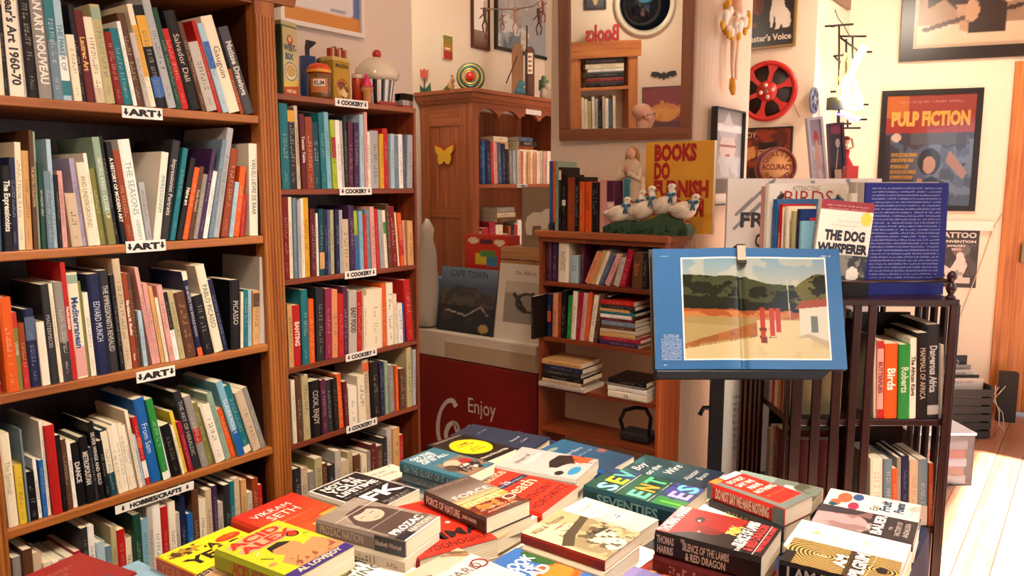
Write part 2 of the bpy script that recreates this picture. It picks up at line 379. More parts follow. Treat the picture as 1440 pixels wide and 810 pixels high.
def cw(c): return CW.get(c, c)
ORD = ['first', 'second', 'third', 'fourth', 'fifth', 'sixth', 'seventh', 'eighth', 'ninth', 'tenth', 'eleventh', 'twelfth', 'thirteenth', 'fourteenth', 'fifteenth', 'sixteenth', 'seventeenth', 'eighteenth', 'nineteenth', 'twentieth']
def ordn(i):
    if i < 20: return ORD[i]
    if i < 29: return 'twenty-' + ORD[i - 20]
    return 'thirtieth' if i == 29 else 'thirty-' + ORD[i - 30]
def shelf_row(rows, sc, ox, oy, P, D, IN, zs, where, group, depth=.17, maxd=.24, hardp=.3, kind='book', lim=None):
    """rows: (base x0, base x1, top-left x, top y, colour[, title[, text colour[, opts]]]) read off a shelf;
       P, D = point and direction of the shelf front, IN = direction into the shelf, zs = board top."""
    D = Vector(D); IN = Vector(IN); P = Vector((P[0], P[1], zs)); N = IN
    items = []
    for r in rows:
        a = on_line(ox + r[0] / sc, P, D); b = on_line(ox + r[1] / sc, P, D); tl = on_plane(ox + r[2] / sc, oy + r[3] / sc, P, N)
        if lim:
            if b.dot(D) < lim[0] + .005 or a.dot(D) > lim[1] - .005: continue
            if a.dot(D) < lim[0]: k_ = D * (lim[0] - a.dot(D)); a = a + k_; tl = tl + k_
            if b.dot(D) > lim[1]: b = b + D * (lim[1] - b.dot(D))
        v = tl - a; hz = v.dot(D); hgt = math.hypot(hz, v.z); th = math.atan2(hz, v.z); wd = (b - a).dot(D)
        items.append([a, b, hgt, th, wd, r])
    for _ in range(40):
        for i in range(1, len(items)):
            I, J = items[i - 1], items[i]
            hh = min(I[2] * math.cos(I[3]), J[2] * math.cos(J[3])); e0 = I[1].dot(D) + hh * math.tan(I[3]); pen = e0 - J[0].dot(D) - hh * math.tan(J[3])
            if pen > 0: I[3] = math.atan(math.tan(I[3]) - pen * .52 / hh); J[3] = math.atan(math.tan(J[3]) + pen * .52 / hh)
    for i, (a, b, hgt, th, wd, r) in enumerate(items):
        t = max(.004, wd * math.cos(th) - .0006); rr = random.Random(i * 31 + int(zs * 977))
        o = r[7] if len(r) > 7 else {}
        back = o.get('back', rr.uniform(0, .010)); w = o.get('w', min(maxd, max(.11, hgt * rr.uniform(.66, .76))))
        up = (Vector((0, 0, 1)) * math.cos(th) + D * math.sin(th)); rt = (D * math.cos(th) - Vector((0, 0, 1)) * math.sin(th))
        org = a if th <= 0 else b - rt * t
        if th > 0: org = b - rt * t; org = org + Vector((0, 0, zs - b.z))
        org = org + IN * back
        M = frame(org + Vector((0, 0, .0004)), rt, IN)
        M = Matrix(((rt.x, IN.x, up.x, org.x), (rt.y, IN.y, up.y, org.y), (rt.z, IN.z, up.z, org.z + .0004), (0, 0, 0, 1)))
        title = r[5] if len(r) > 5 else None; tc = r[6] if len(r) > 6 else None
        c = r[4]; nb = [cw(items[j][5][4]) for j in (i - 1, i + 1) if 0 <= j < len(items)]
        size = ('thick ' if t > .026 else 'thin ' if t < .011 else '') + ('tall ' if hgt > .275 else 'short ' if hgt < .17 else '')
        lean = 'leaning left' if th < -.07 else 'leaning right' if th > .07 else 'upright'
        if len(nb) == 2: nbt = 'between %s and %s ones' % tuple(nb) if nb[0] != nb[1] else 'between two %s ones' % nb[0]
        elif i == 0: nbt = 'at the left end'
        else: nbt = 'at the right end'
        lab = '%s%s book %s, %s' % (size, cw(c), nbt, where)
        if len(lab.split()) > 16 or lab in LABELS or lab in USED: lab = '%s%s book, %s from the left, %s' % (size, cw(c), ordn(i), where)
        USED.add(lab)
        hard = o.get('hard', rr.random() < hardp)
        book(M, w, hgt, t, c, name=kind, label=lab, group=group, title=title, tcol=tc, hard=hard, bold=o.get('bold', rr.random() < .4), tfrac=o.get('tfrac', .62), bands=o.get('bands', ()), scrib=(title is None and t > .007), sub=o.get('sub'))
    return items
USED = set()

# ---------------------------------------------------------------- palette of the place
WALL = mat('#e2d0bc', .8, noise=.03, nscale=3, bump=.05)
WALLW = mat('#f0dfc8', .8, noise=.02, nscale=3, bump=.05)
CEIL = mat('#ece3d4', .85)
PINE = {a: wood('honey_pine', '#86461c', '#c07a38', a) for a in 'XYZ'}
MAHO = {a: wood('red_pine', '#5a2210', '#9a4a24', a) for a in 'XYZ'}
CAB = {a: wood('old_pine', '#7a3c20', '#ac6238', a) for a in 'XYZ'}
INN = {a: wood('shade_painted_pine', '#2c120a', '#522512', a) for a in 'XYZ'}  # pine darkened in its colour to paint the shade inside the bookcases
DARKW = {a: wood('dark_mahogany', '#1c0b0b', '#351718', a, rough=.3) for a in 'XYZ'}
ORW = {a: wood('door_pine', '#9a4f1e', '#d68a44', a) for a in 'XYZ'}

# ---------------------------------------------------------------- room
def slab(name, a, b, z0, z1, th, m, side=1, mi=0, parent=None):
    """vertical wall from a to b (xy), thickness to the left of a->b times side"""
    a = Vector((a[0], a[1], 0)); b = Vector((b[0], b[1], 0)); d = (b - a).normalized(); n = Vector((-d.y, d.x, 0)) * side * th
    poly = [a, b, b + n, a + n]; mb = MB()
    vs = [(p.x, p.y, z0) for p in poly] + [(p.x, p.y, z1) for p in poly]
    mb.add(vs, [(0, 3, 2, 1), (4, 5, 6, 7), (0, 1, 5, 4), (1, 2, 6, 5), (2, 3, 7, 6), (3, 0, 4, 7)])
    return mb.build(name, m, parent)
ZC = 2.9
YL, XS, YR = 2.36, 2.455, 3.35
BKP = Vector((5.88, .5, 0)); BKD = Vector((math.cos(R(107)), math.sin(R(107)), 0))   # back wall point and direction (towards left)
BKL = on_line(1180, BKP, BKD); BKR = on_line(1409, BKP, BKD)
XREC = on_line(1135, (0, BKL.y, 0), (1, 0, 0)).x
WP, WD = Vector((3.07, 2.07, 0)), Vector((math.cos(R(108)), math.sin(R(108)), 0))
WC = WP - WD * .72                       # outer corner of the mirror wall
PX2 = on_line(1046, (0, WC.y, 0), (1, 0, 0)).x
struct(slab('wall_left', (-1.7, YL), (XS, YL), 0, ZC, .12, WALL))
struct(slab('wall_left_recess', (XS, YR), (XREC, YR), 0, ZC, .12, WALLW))
struct(slab('wall_left_return', (XS, YL + .12), (XS, YR + .12), 0, ZC, .12, WALLW, side=1))
struct(slab('wall_recess', (XREC, YR), (XREC, BKL.y), 0, ZC, .12, WALLW))
struct(slab('wall_back_return', (XREC + .12, BKL.y), (BKL.x, BKL.y), 0, ZC, .12, WALLW))
struct(slab('wall_back', (BKL.x, BKL.y), (BKR.x, BKR.y), 0, ZC, .12, WALLW))
DR = BKP - BKD * 1.55
struct(slab('wall_back_above_door', (BKR.x, BKR.y), (DR.x, DR.y), 2.25, ZC, .12, WALLW))
struct(slab('wall_back_right', (DR.x, DR.y), (DR.x + .1, -1.5), 0, ZC, .12, WALLW))
YW = -1.45
struct(slab('wall_right_rear', (2.1, YW), (-1.7, YW), 0, .95, .12, WALL))
struct(slab('wall_right_above_window', (2.1, YW), (-1.7, YW), 2.25, ZC, .12, WALL))
struct(slab('wall_right_corner', (.3, YW), (-1.7, YW), .95, 2.25, .12, WALL))
struct(slab('wall_right_pier', (2.75, YW), (2.1, YW), 0, ZC, .12, WALL))
struct(slab('wall_right_above_door', (4.85, YW), (2.75, YW), 2.3, ZC, .12, WALL))
struct(slab('wall_right_front', (6.6, YW), (4.85, YW), 0, ZC, .12, WALL))
struct(slab('wall_rear', (-1.7, YL), (-1.7, YW), 0, ZC, .12, WALL, side=-1))
mb = MB(); mb.box(-1.9, -1.6, ZC, 6.8, 3.6, ZC + .1); struct(mb.build('ceiling', CEIL))
# mirror wall: free pier with a rounded corner, cut out of one footprint
mb = MB(); c0 = WC; pts = []
arm = WP; rr_ = .06
a_end = Vector((arm.x, arm.y, 0)); back = Vector((PX2, arm.y + .0, 0))
cen = WC + WD * rr_ + Vector((rr_ * 1.1, 0, 0)); 
pts.append((a_end.x, a_end.y))
for k in range(9):
    t = k / 8; p = (WC + WD * .09) * (1 - t) ** 2 + WC * 2 * t * (1 - t) + (WC + Vector((.09, 0, 0))) * t * t
    pts.append((p.x, p.y))
pts += [(PX2, WC.y), (PX2, a_end.y)]
mb.prism(pts, 0, ZC); struct(mb.build('wall_mirror_pier', WALL))
# moulding strips low on the pier return
fl = MB(); fl.box(-1.9, -1.6, -.06, 6.8, 3.6, -.012); floor = struct(fl.build('floor', mat('#3a1c10', .7)))
PLK = [wood('floor_board_%d' % i, a, b, 'X', rough=.32, scale=.5) for i, (a, b) in enumerate((('#86543c', '#b07f60'), ('#8e5a40', '#b88868'), ('#7c4c36', '#a67658')))]
unit = {}
for i in range(3):
    m_ = MB(); m_.box(-4.32, -.0595, -.012, 4.32, .0595, 0); unit[i] = m_
protos = []
for j in range(42):
    y = -1.54 + j * .122
    if j < 3: o = unit[j].build('floor_board', PLK[j], floor); protos.append(o)
    else: o = protos[(j * 7 + j // 3) % 3].copy(); COL.objects.link(o)
    o.parent = floor; o.location = (2.45, y, 0)
# ---------------------------------------------------------------- shelf name strips
def strip(parent, P, D, N, text, w, h=.042, arrows=True, name='shelf_label'):
    """white strip with black bold words; P = centre on the surface, D = reading direction, N = outward normal"""
    D = Vector(D); N = Vector(N); M = frame(Vector(P) + N * .002, D, Vector((0, 0, 1)))
    mb = MB(); mb.box(-w / 2, -h / 2, -.002, w / 2, h / 2, 0, M=M); s = mb.build(name, mat('#f2efe8', .5), parent)
    q = MB(); L = h * .52; put_text(q, text, M @ Matrix.Translation((0, -L / 2, .0006)), L, width=w * (.66 if arrows else .86), bold=2)
    if arrows:
        for sx in (-1, 1):
            cx = sx * w * .41; a = h * .3
            q.add([M @ Vector(v) for v in [(cx - a * .35, a, .0006), (cx - a * .35, -.1 * a, .0006), (cx + a * .35, -.1 * a, .0006), (cx + a * .35, a, .0006)]], [(0, 1, 2, 3)])
            q.add([M @ Vector(v) for v in [(cx - a * .8, 0, .0006), (cx, -a, .0006), (cx + a * .8, 0, .0006)]], [(0, 1, 2)])
    q.build('lettering', mat('#111111', .6), s); return s

# ---------------------------------------------------------------- left (art) bookcase
YA = 1.94
AX0 = at_y(10, 765, YA).x; AX1 = on_line(372, (0, YA, 1.2), (1, 0, 0)).x; AXP = on_line(398, (0, YA, 1.2), (1, 0, 0)).x
AZs = [1.691, 1.350, 1.031, .715, .385]
art = empty('bookcase', (AX0, YA, 0), 'tall honey pine bookcase with fluted posts and five shelves of art books, far left', 'bookcase')
def part(mb, name, m, root, bevel=0):
    o = mb.build(name, m, None, bevel=bevel); o.parent = root; o.matrix_parent_inverse = root.matrix_world.inverted(); return o
ZT = 2.02
def fluted(x0, x1, y, z0, z1):
    mb = MB(); mb.box(x0, y + .004, z0, x1, y + .045, z1); n = 6; w = (x1 - x0) / n
    for k in range(n):
        cx = x0 + (k + .5) * w; a = []
        pf = [(cx + w * .42 * math.cos(t), y + .004 - w * .42 * math.sin(t)) for t in [math.pi * i / 5 for i in range(6)]]
        mb.prism(pf, z0 + .1, z1 - .05)
    return mb
part(fluted(AX1, AXP, YA - .012, 0, ZT), 'fluted_post', PINE['Z'], art)
part(fluted(AX0 - (AXP - AX1), AX0, YA - .012, 0, ZT), 'fluted_post', PINE['Z'], art)
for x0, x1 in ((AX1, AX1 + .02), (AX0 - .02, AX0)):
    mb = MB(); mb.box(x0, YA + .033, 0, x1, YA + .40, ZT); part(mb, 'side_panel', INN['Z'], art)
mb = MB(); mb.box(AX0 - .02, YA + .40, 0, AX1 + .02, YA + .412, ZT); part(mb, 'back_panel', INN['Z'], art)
mb = MB(); mb.box(AX0, YA + .0, ZT - .02, AX1, YA + .40, ZT); part(mb, 'top_panel', PINE['X'], art)
prof = [(0, 0), (.012, 0), (.02, .02), (.035, .03), (.05, .055), (.055, .075), (.07, .08), (.07, .1), (0, .1)]
mb = MB(); X0, X1 = AX0 - .14, AXP + .07
vs = [(X0, YA - p, ZT - .01 + z) for p, z in prof] + [(X1, YA - p, ZT - .01 + z) for p, z in prof]; n = len(prof)
mb.add(vs, [tuple(range(n)), tuple(range(n, 2 * n))[::-1]] + [(i, n + i, n + (i + 1) % n, (i + 1) % n) for i in range(n)]); mb.box(X0, YA, ZT, X1, YA + .41, ZT + .09)
part(mb, 'cornice', PINE['X'], art)
labs = [('ART', 200, 159), ('ART', 205, 346), ('ART', 219, 526), ('HOBBIES/CRAFTS', 219, 699), None]
for i, z in enumerate(AZs):
    mb = MB(); mb.box(AX0, YA - .006, z - .022, AX1, YA + .40, z); sh = part(mb, 'shelf', PINE['X'], art, bevel=.003)
    if labs[i]:
        tx, px, py = labs[i]; p = at_y(px, py, YA - .006); ww = .104 if tx == 'ART' else .215
        s = strip(None, (p.x, YA - .0065, p.z), (1, 0, 0), (0, -1, 0), tx, ww, .029 if tx == 'ART' else .022); s.parent = art; s.matrix_parent_inverse = art.matrix_world.inverted()
A_ = dict(P=(0, YA), D=(1, 0, 0), IN=(0, 1, 0), kind='art_book', lim=(AX0 + .001, AX1 - .001))
W1 = 'top shelf of left bookcase'; W2 = 'second shelf of left bookcase'; W3 = 'third shelf of left bookcase'; W4 = 'hobbies shelf of left bookcase'
shelf_row([
 (-60, 28, -70, 60, 'cream'), (32, 60, 8, 20, 'black'), (62, 140, 28, -70, 'ivory', "Year's Art 1960-70", '#2a2622', dict(bold=True, tfrac=.9)), (141, 151, 110, -40, 'lightgrey'),
 (152, 210, 108, -60, 'black'), (212, 282, 172, -70, 'grey', 'AN ART NOUVEAU', '#ece6da', dict(tfrac=.8)), (283, 335, 252, -40, 'steel', None, None, dict(bands=((.55, .98, 'teal'),))),
 (336, 385, 303, 0, 'lightblue', 'THE MAKER OF', '#20505f', dict(bands=((.05, .2, 'teal'), (.2, .45, 'white')))), (388, 430, 355, 180, 'cream'), (431, 461, 352, 20, 'black'),
 (462, 506, 392, 50, 'maroon', 'Lautrec Art', '#d8b46a'), (508, 553, 430, 85, 'cream', None, None, dict(bands=((0, .18, 'beige'),))), (555, 606, 472, 20, 'khaki', None, '#4b6a5e', dict(bands=((.85, .97, 'mint'),))),
 (608, 646, 541, 165, 'darkred'), (650, 696, 583, 145, 'teal'), (697, 717, 606, 110, 'white'), (718, 760, 616, 65, 'brown'), (762, 789, 678, 170, 'lightgrey'),
 (790, 821, 652, 20, 'cream', None, None, dict(bands=((.3, .8, 'gold'),))), (822, 876, 697, 25, 'black', None, None, dict(bands=((.1, .3, 'blue'), (.6, .9, 'gold')))), (878, 921, 736, -20, 'silver'),
 (922, 950, 792, 40, 'darkgreen'), (952, 991, 841, 150, 'red', None, '#f0ded0'), (994, 1052, 870, 55, 'black', 'Salvador Dali', '#cbb9a0'), (1056, 1082, 935, 110, 'brown'), (1084, 1139, 965, 222, 'lightgrey'),
 (1141, 1160, 958, 115, 'red'), (1161, 1194, 990, 130, 'lightblue', None, None, dict(bands=((.5, .8, 'blue'),))), (1195, 1256, 1018, 90, 'cream', 'Gauguin', '#5a4436', dict(tfrac=.4)),
 (1258, 1281, 1180, 362, 'rust'), (1284, 1334, 1108, 150, 'darkgrey', 'Matisse Drawings', '#cfcac2'), (1336, 1358, 1174, 165, 'grey')],
 3.692, 0, 0, zs=AZs[0], where=W1, group='art books on the top shelf', maxd=.26, **A_)
shelf_row([
 (-14, 19, -18, 215, 'slate'), (21, 72, 4, 235, 'black', 'The Expressionists', '#efe9dc', dict(bold=True, tfrac=.6)), (73, 103, 47, 190, 'navy'), (105, 139, 72, 110, 'cream'), (140, 178, 117, 155, 'tan'),
 (180, 203, 150, 50, 'brown', 'THE BRITISH COLLECTION', '#c9a875', dict(tfrac=.8)), (204, 222, 176, 55, 'mint'), (223, 246, 201, 215, 'darkgreen', 'AN UNQUIET SPIRIT', '#e6e0d0', dict(tfrac=.8)),
 (250, 284, 232, 260, 'steel'), (285, 309, 248, 95, 'lightblue'), (310, 329, 289, 280, 'black'), (332, 359, 311, 260, 'pink'), (376, 432, 345, 378, 'beige'), (433, 461, 370, 195, 'lavender'),
 (463, 508, 385, 218, 'cream', 'AND UNDERGROUND', '#8a7346'), (509, 528, 414, 170, 'ivory'), (530, 565, 456, 250, 'olive'), (566, 604, 471, 85, 'mint', 'GEORG KREIS - CLOSE UP', '#e9eadc', dict(bands=((0, .3, 'olive'),))),
 (606, 634, 503, 80, 'black'), (636, 666, 535, 110, 'black', 'A HISTORY OF MODERN ART', '#efe9dc', dict(bold=True, tfrac=.75)), (668, 704, 582, 155, 'rust'),
 (706, 765, 607, 98, 'white', 'THE SEASONS', '#7fa08a', dict(tfrac=.6, sub='HERBERT')), (768, 798, 722, 320, 'silver'),
 (800, 838, 845, 165, 'ivory', 'IMPRESSIONISM', '#1f8fa0', dict(tfrac=.72)), (840, 883, 905, 105, 'charcoal', 'Impressionist Portraits', '#e9e4da', dict(tfrac=.7)), (885, 913, 955, 145, 'teal'),
 (915, 944, 1000, 200, 'black', 'Naive art', '#efe9dc', dict(tfrac=.4)), (946, 974, 1008, 245, 'orange'), (976, 1001, 1030, 238, 'brown', 'Katia Kameni', '#b9a184'), (1003, 1028, 1056, 280, 'grey'),
 (1030, 1054, 1108, 150, 'purple'), (1056, 1080, 1112, 265, 'white'), (1084, 1108, 1153, 100, 'steel'), (1112, 1145, 1205, 45, 'silver'), (1152, 1188, 1213, 150, 'rust'), (1190, 1211, 1222, 320, 'lightblue'),
 (1213, 1245, 1249, 240, 'orange'), (1250, 1270, 1260, 380, 'red'), (1306, 1350, 1300, 118, 'ivory', 'VAN ELI: LIEVRE DE RAAR', '#1c1a1a', dict(tfrac=.6)), (1352, 1385, 1345, 125, 'black')],
 3.692, 0, 170, zs=AZs[1], where=W2, group='art books on the second shelf', maxd=.26, **A_)
shelf_row([
 (-40, 12, -70, 300, 'white', None, None, dict(bands=((.0, .1, 'red'),))), (36, 93, -8, 268, 'orange', None, None, dict(w=.1)), (95, 121, 60, 338, 'olive', 'LOUVRE', '#efe9dc', dict(bands=((.8, 1, 'red'),), tfrac=.4)),
 (123, 154, 92, 390, 'rust', None, None, dict(bands=((0, .4, 'red'),))), (156, 205, 116, 325, 'navy', None, '#b9c4d8', dict(bands=((.6, .9, 'slate'),))), (207, 246, 172, 385, 'ivory', None, '#d9cdb4'),
 (248, 284, 192, 205, 'charcoal', 'MASTERPIECES', '#b9b4aa', dict(tfrac=.5)), (286, 305, 226, 200, 'cream'), (310, 351, 256, 195, 'grey', None, None, dict(bands=((0, .4, 'charcoal'),))),
 (350, 373, 287, 100, 'red', 'PAARLMANIA', '#f0e6d8', dict(tfrac=.35, bold=True)), (374, 425, 322, 150, 'cream', 'Mediterranean', '#1d4a86', dict(bold=True, tfrac=.74, bands=((0.02, .3, 'pink'), (.9, .98, 'mint')))),
 (425, 440, 377, 190, 'olive'), (441, 467, 393, 245, 'ivory'), (469, 526, 425, 155, 'navy', 'EDVARD MUNCH', '#cfd6e6', dict(tfrac=.4)), (528, 575, 471, 140, 'charcoal', "THE IMPRESSIONISTS REVEALED", '#d8d2c6', dict(tfrac=.65)),
 (577, 598, 512, 160, 'black'), (600, 635, 528, 85, 'beige'), (637, 660, 573, 150, 'rust', 'Magdalena M. Moeller', '#f0e6d8', dict(bold=True, tfrac=.5, sub='Hirmer')), (661, 685, 602, 155, 'brown', None, '#d8b478'),
 (686, 705, 652, 330, 'lightblue'), (728, 746, 640, 125, 'pink'), (748, 770, 690, 200, 'pink'), (772, 790, 712, 215, 'tan'), (791, 806, 730, 270, 'cream'), (808, 834, 740, 210, 'pink'),
 (836, 858, 771, 245, 'black', None, None, dict(bands=((0, .45, 'white'),))), (860, 886, 796, 240, 'khaki'), (888, 940, 832, 245, 'brown', None, '#c9975a'),
 (942, 966, 858, 145, 'navy', '50 ARTISTS YOU SHOULD KNOW', '#e6e2d8', dict(tfrac=.6, bands=((0, .1, 'orange'), (.9, 1, 'cream')))), (970, 1020, 918, 260, 'black'),
 (1025, 1067, 920, 120, 'cream', 'PABLO PICASSO', '#201c1a', dict(tfrac=.5)), (1069, 1091, 985, 185, 'navy'), (1096, 1142, 1090, 185, 'black', 'PICASSO', '#cfc8ba', dict(tfrac=.35)),
 (1144, 1157, 1147, 240, 'cream'), (1158, 1181, 1155, 232, 'teal'), (1183, 1202, 1181, 230, 'lightblue'), (1205, 1237, 1205, 235, 'tan', None, None, dict(bands=((.7, .95, 'brown'),))), (1240, 1278, 1240, 75, 'lightgrey', None, '#d8d2c6')],
 3.374, 0, 340, zs=AZs[2], where=W3, group='art books on the third shelf', maxd=.26, **A_)
shelf_row([
 (47, 91, 0, 290, 'cream', 'The Spiritual', '#b09a6a'), (93, 128, 66, 425, 'yellow'), (129, 138, 93, 260, 'steel', None, None), (140, 178, 115, 455, 'black'), (179, 195, 142, 395, 'white', None, '#111111'), (196, 217, 172, 400, 'blue'),
 (218, 234, 183, 228, 'ivory'), (236, 278, 190, 250, 'red', None, '#7a1010'), (280, 300, 240, 290, 'black', None, '#a03020'), (302, 328, 272, 310, 'brown'), (329, 346, 298, 325, 'white'), (350, 385, 318, 325, 'black', 'DANCE', '#ded8cc'),
 (387, 424, 366, 295, 'black', 'METROPOLITAN', '#d8d2c6', dict(tfrac=.5)), (426, 440, 386, 345, 'charcoal'), (442, 467, 388, 235, 'black', 'SILVER WINGS AND GOLD', '#c9c4ba', dict(tfrac=.7)), (469, 490, 426, 315, 'black'),
 (492, 522, 438, 272, 'darkteal', None, None, dict(bands=((.35, .98, 'cream'),))), (524, 549, 470, 255, 'cream'), (550, 571, 495, 240, 'ivory'), (572, 591, 516, 240, 'cream'), (592, 611, 535, 250, 'ivory'), (612, 627, 548, 180, 'cream'),
 (629, 645, 563, 300, 'lightblue'), (646, 667, 578, 215, 'red', None, '#f4efe4', dict(bands=((.1, .35, 'white'), (.55, .7, 'orange')))), (669, 714, 591, 135, 'blue', 'From Sam', '#d8e4ee', dict(tfrac=.5)),
 (716, 746, 636, 135, 'green', None, None, dict(bands=((0, .1, 'white'),))), (750, 759, 690, 240, 'white'), (761, 799, 706, 250, 'black', None, '#cdb88e'), (800, 812, 742, 250, 'cream'), (814, 830, 756, 185, 'yellow'),
 (832, 850, 781, 230, 'crimson'), (852, 884, 781, 95, 'charcoal', 'THE ART OF HERALDIC', '#b9b4aa', dict(tfrac=.7)), (886, 917, 836, 110, 'grey', None, None, dict(bands=((.35, .55, 'red'),))), (919, 945, 852, 150, 'olive'),
 (950, 991, 868, 170, 'ivory', None, '#33302e'), (993, 1018, 905, 110, 'mint'), (1020, 1045, 945, 185, 'orange'), (1047, 1075, 925, 70, 'skyblue', 'CLAUDE MONET', '#f4f1ea', dict(tfrac=.5, bands=((0, .35, 'blue'),))),
 (1078, 1110, 975, 85, 'teal', None, None, dict(bands=((0, .1, 'cream'),))), (1112, 1148, 1020, 110, 'beige'), (1150, 1173, 1056, 90, 'grey')],
 3.115, 0, 520, zs=AZs[3], where=W4, group='hobby books on the fourth shelf', maxd=.26, **A_)
def packed(x0, x1, z, y, hlo, hhi, cols, where, group, D, IN, seed, lean=0, vert=False, kind='art_book'):
    """row packed book against book, tops seen from above"""
    rr = random.Random(seed); D = Vector(D); IN = Vector(IN); s = x0; i = 0; n = len(cols)
    while i < n and s < x1 - .006:
        t = min((x1 - x0) / n * rr.uniform(.75, 1.2), x1 - s - .001); h = rr.uniform(hlo, hhi); c = cols[i]
        th = lean
        up = Vector((0, 0, 1)) * math.cos(th) + D * math.sin(th); rt = D * math.cos(th) - Vector((0, 0, 1)) * math.sin(th)
        org = (D * (s if vert is False else s)) + Vector(y) + Vector((0, 0, z + .0005)) + IN * rr.uniform(0, .012)
        M = Matrix(((rt.x, IN.x, up.x, org.x), (rt.y, IN.y, up.y, org.y), (rt.z, IN.z, up.z, org.z), (0, 0, 0, 1)))
        nb = [cw(cols[j]) for j in (i - 1, i + 1) if 0 <= j < n]
        lab = '%s book between %s and %s ones, %s' % (cw(c), nb[0], nb[-1], where) if len(nb) == 2 else '%s book at the %s end, %s' % (cw(c), 'left' if i == 0 else 'right', where)
        if lab in LABELS or len(lab.split()) > 16: lab = '%s book, %s from the left, %s' % (cw(c), ordn(i), where)
        book(M, min(.24, h * .72), h, t - .0008, c, name=kind, label=lab, group=group, scrib=t > .01, hard=rr.random() < .4)
        s += t; i += 1
packed(AX0 + .01, AX1 - .02, AZs[4], (0, YA, 0), .20, .275,
  ['grey', 'brown', 'beige', 'cream', 'white', 'lightgrey', 'cream', 'crimson', 'charcoal', 'white', 'lightblue', 'steel', 'khaki', 'red', 'cream', 'darkgreen', 'skyblue', 'lightgrey', 'white', 'red', 'ivory', 'lightgrey', 'navy', 'blue', 'brown', 'cream', 'beige', 'purple', 'lightgrey', 'charcoal', 'teal', 'beige', 'tan', 'lightgrey', 'rust', 'red'],
  'bottom shelf of left bookcase', 'hobby books on the bottom shelf', (1, 0, 0), (0, 1, 0), 5)

# ---------------------------------------------------------------- cookery bookcase
YK = 2.05
KX0 = on_line(398, (0, YK, 1.2), (1, 0, 0)).x; KX1 = on_line(588, (0, YK, 1.2), (1, 0, 0)).x; KXL = AXP + .012
KZ = [1.775, 1.482, 1.196, .908, .652, .39]
ck = empty('bookcase', (KX0, YK, 0), 'lower reddish pine bookcase of cookery books beside the tall left one', 'bookcase')
for x0, x1 in ((KXL, KXL + .018), (KX1 - .012, KX1)):
    mb = MB(); mb.box(x0, YK, 0, x1, YK + .285, KZ[0] - .0); part(mb, 'side_panel', MAHO['Z'], ck, bevel=.002)
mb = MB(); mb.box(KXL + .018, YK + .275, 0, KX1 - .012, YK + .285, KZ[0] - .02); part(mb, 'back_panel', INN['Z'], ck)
klab = [(494, 151), (500, 270), (507, 386), (508, 500), (509, 610), None]
for i, z in enumerate(KZ):
    mb = MB(); mb.box(KXL + (.0185 if i else 0), YK + .002 - (.004 if i == 0 else 0), z - .018, KX1 - (.0125 if i else 0), YK + .274, z); part(mb, 'shelf', MAHO['X'] if i else CAB['X'], ck, bevel=.002)
    if klab[i]:
        p = at_y(klab[i][0], klab[i][1], YK); s = strip(None, (p.x, YK - .0005 - (.002 if i == 0 else 0), z - .008), (1, 0, 0), (0, -1, 0), 'COOKERY', .145, .026); s.parent = ck; s.matrix_parent_inverse = ck.matrix_world.inverted()
K_ = dict(P=(0, YK + .004), D=(1, 0, 0), IN=(0, 1, 0), maxd=.22, kind='cookbook', lim=(KXL + .019, KX1 - .013))
shelf_row([(46, 78, 40, 392, 'teal'), (80, 108, 68, 408, 'charcoal', None, None, dict(bands=((.83, .97, 'gold'),))), (109, 124, 89, 400, 'beige'), (125, 143, 106, 432, 'maroon', 'Tuscan Table', '#e6cfc6'), (144, 170, 133, 443, 'rust'),
 (172, 200, 159, 465, 'darkteal'), (201, 222, 185, 430, 'teal'), (224, 241, 208, 425, 'skyblue'), (242, 258, 226, 455, 'lime', None, None, dict(bands=((.45, .75, 'crimson'),))), (259, 275, 246, 456, 'white'), (276, 291, 265, 458, 'lightgrey'),
 (292, 304, 283, 440, 'charcoal'), (305, 324, 301, 462, 'plum'), (326, 344, 325, 465, 'purple'), (345, 361, 344, 435, 'lightblue'), (362, 373, 350, 425, 'pink'), (374, 389, 368, 500, 'ivory'), (391, 420, 386, 495, 'silver'),
 (421, 436, 418, 508, 'gold'), (438, 457, 430, 487, 'red'), (459, 474, 457, 508, 'lightblue'), (475, 491, 471, 515, 'steel'), (492, 507, 486, 510, 'white'), (508, 519, 502, 512, 'slate'), (521, 541, 522, 512, 'silver')],
 2.7, 380, 0, zs=KZ[1], where='top shelf of cookery bookcase', group='cookery books on the top shelf', **K_)
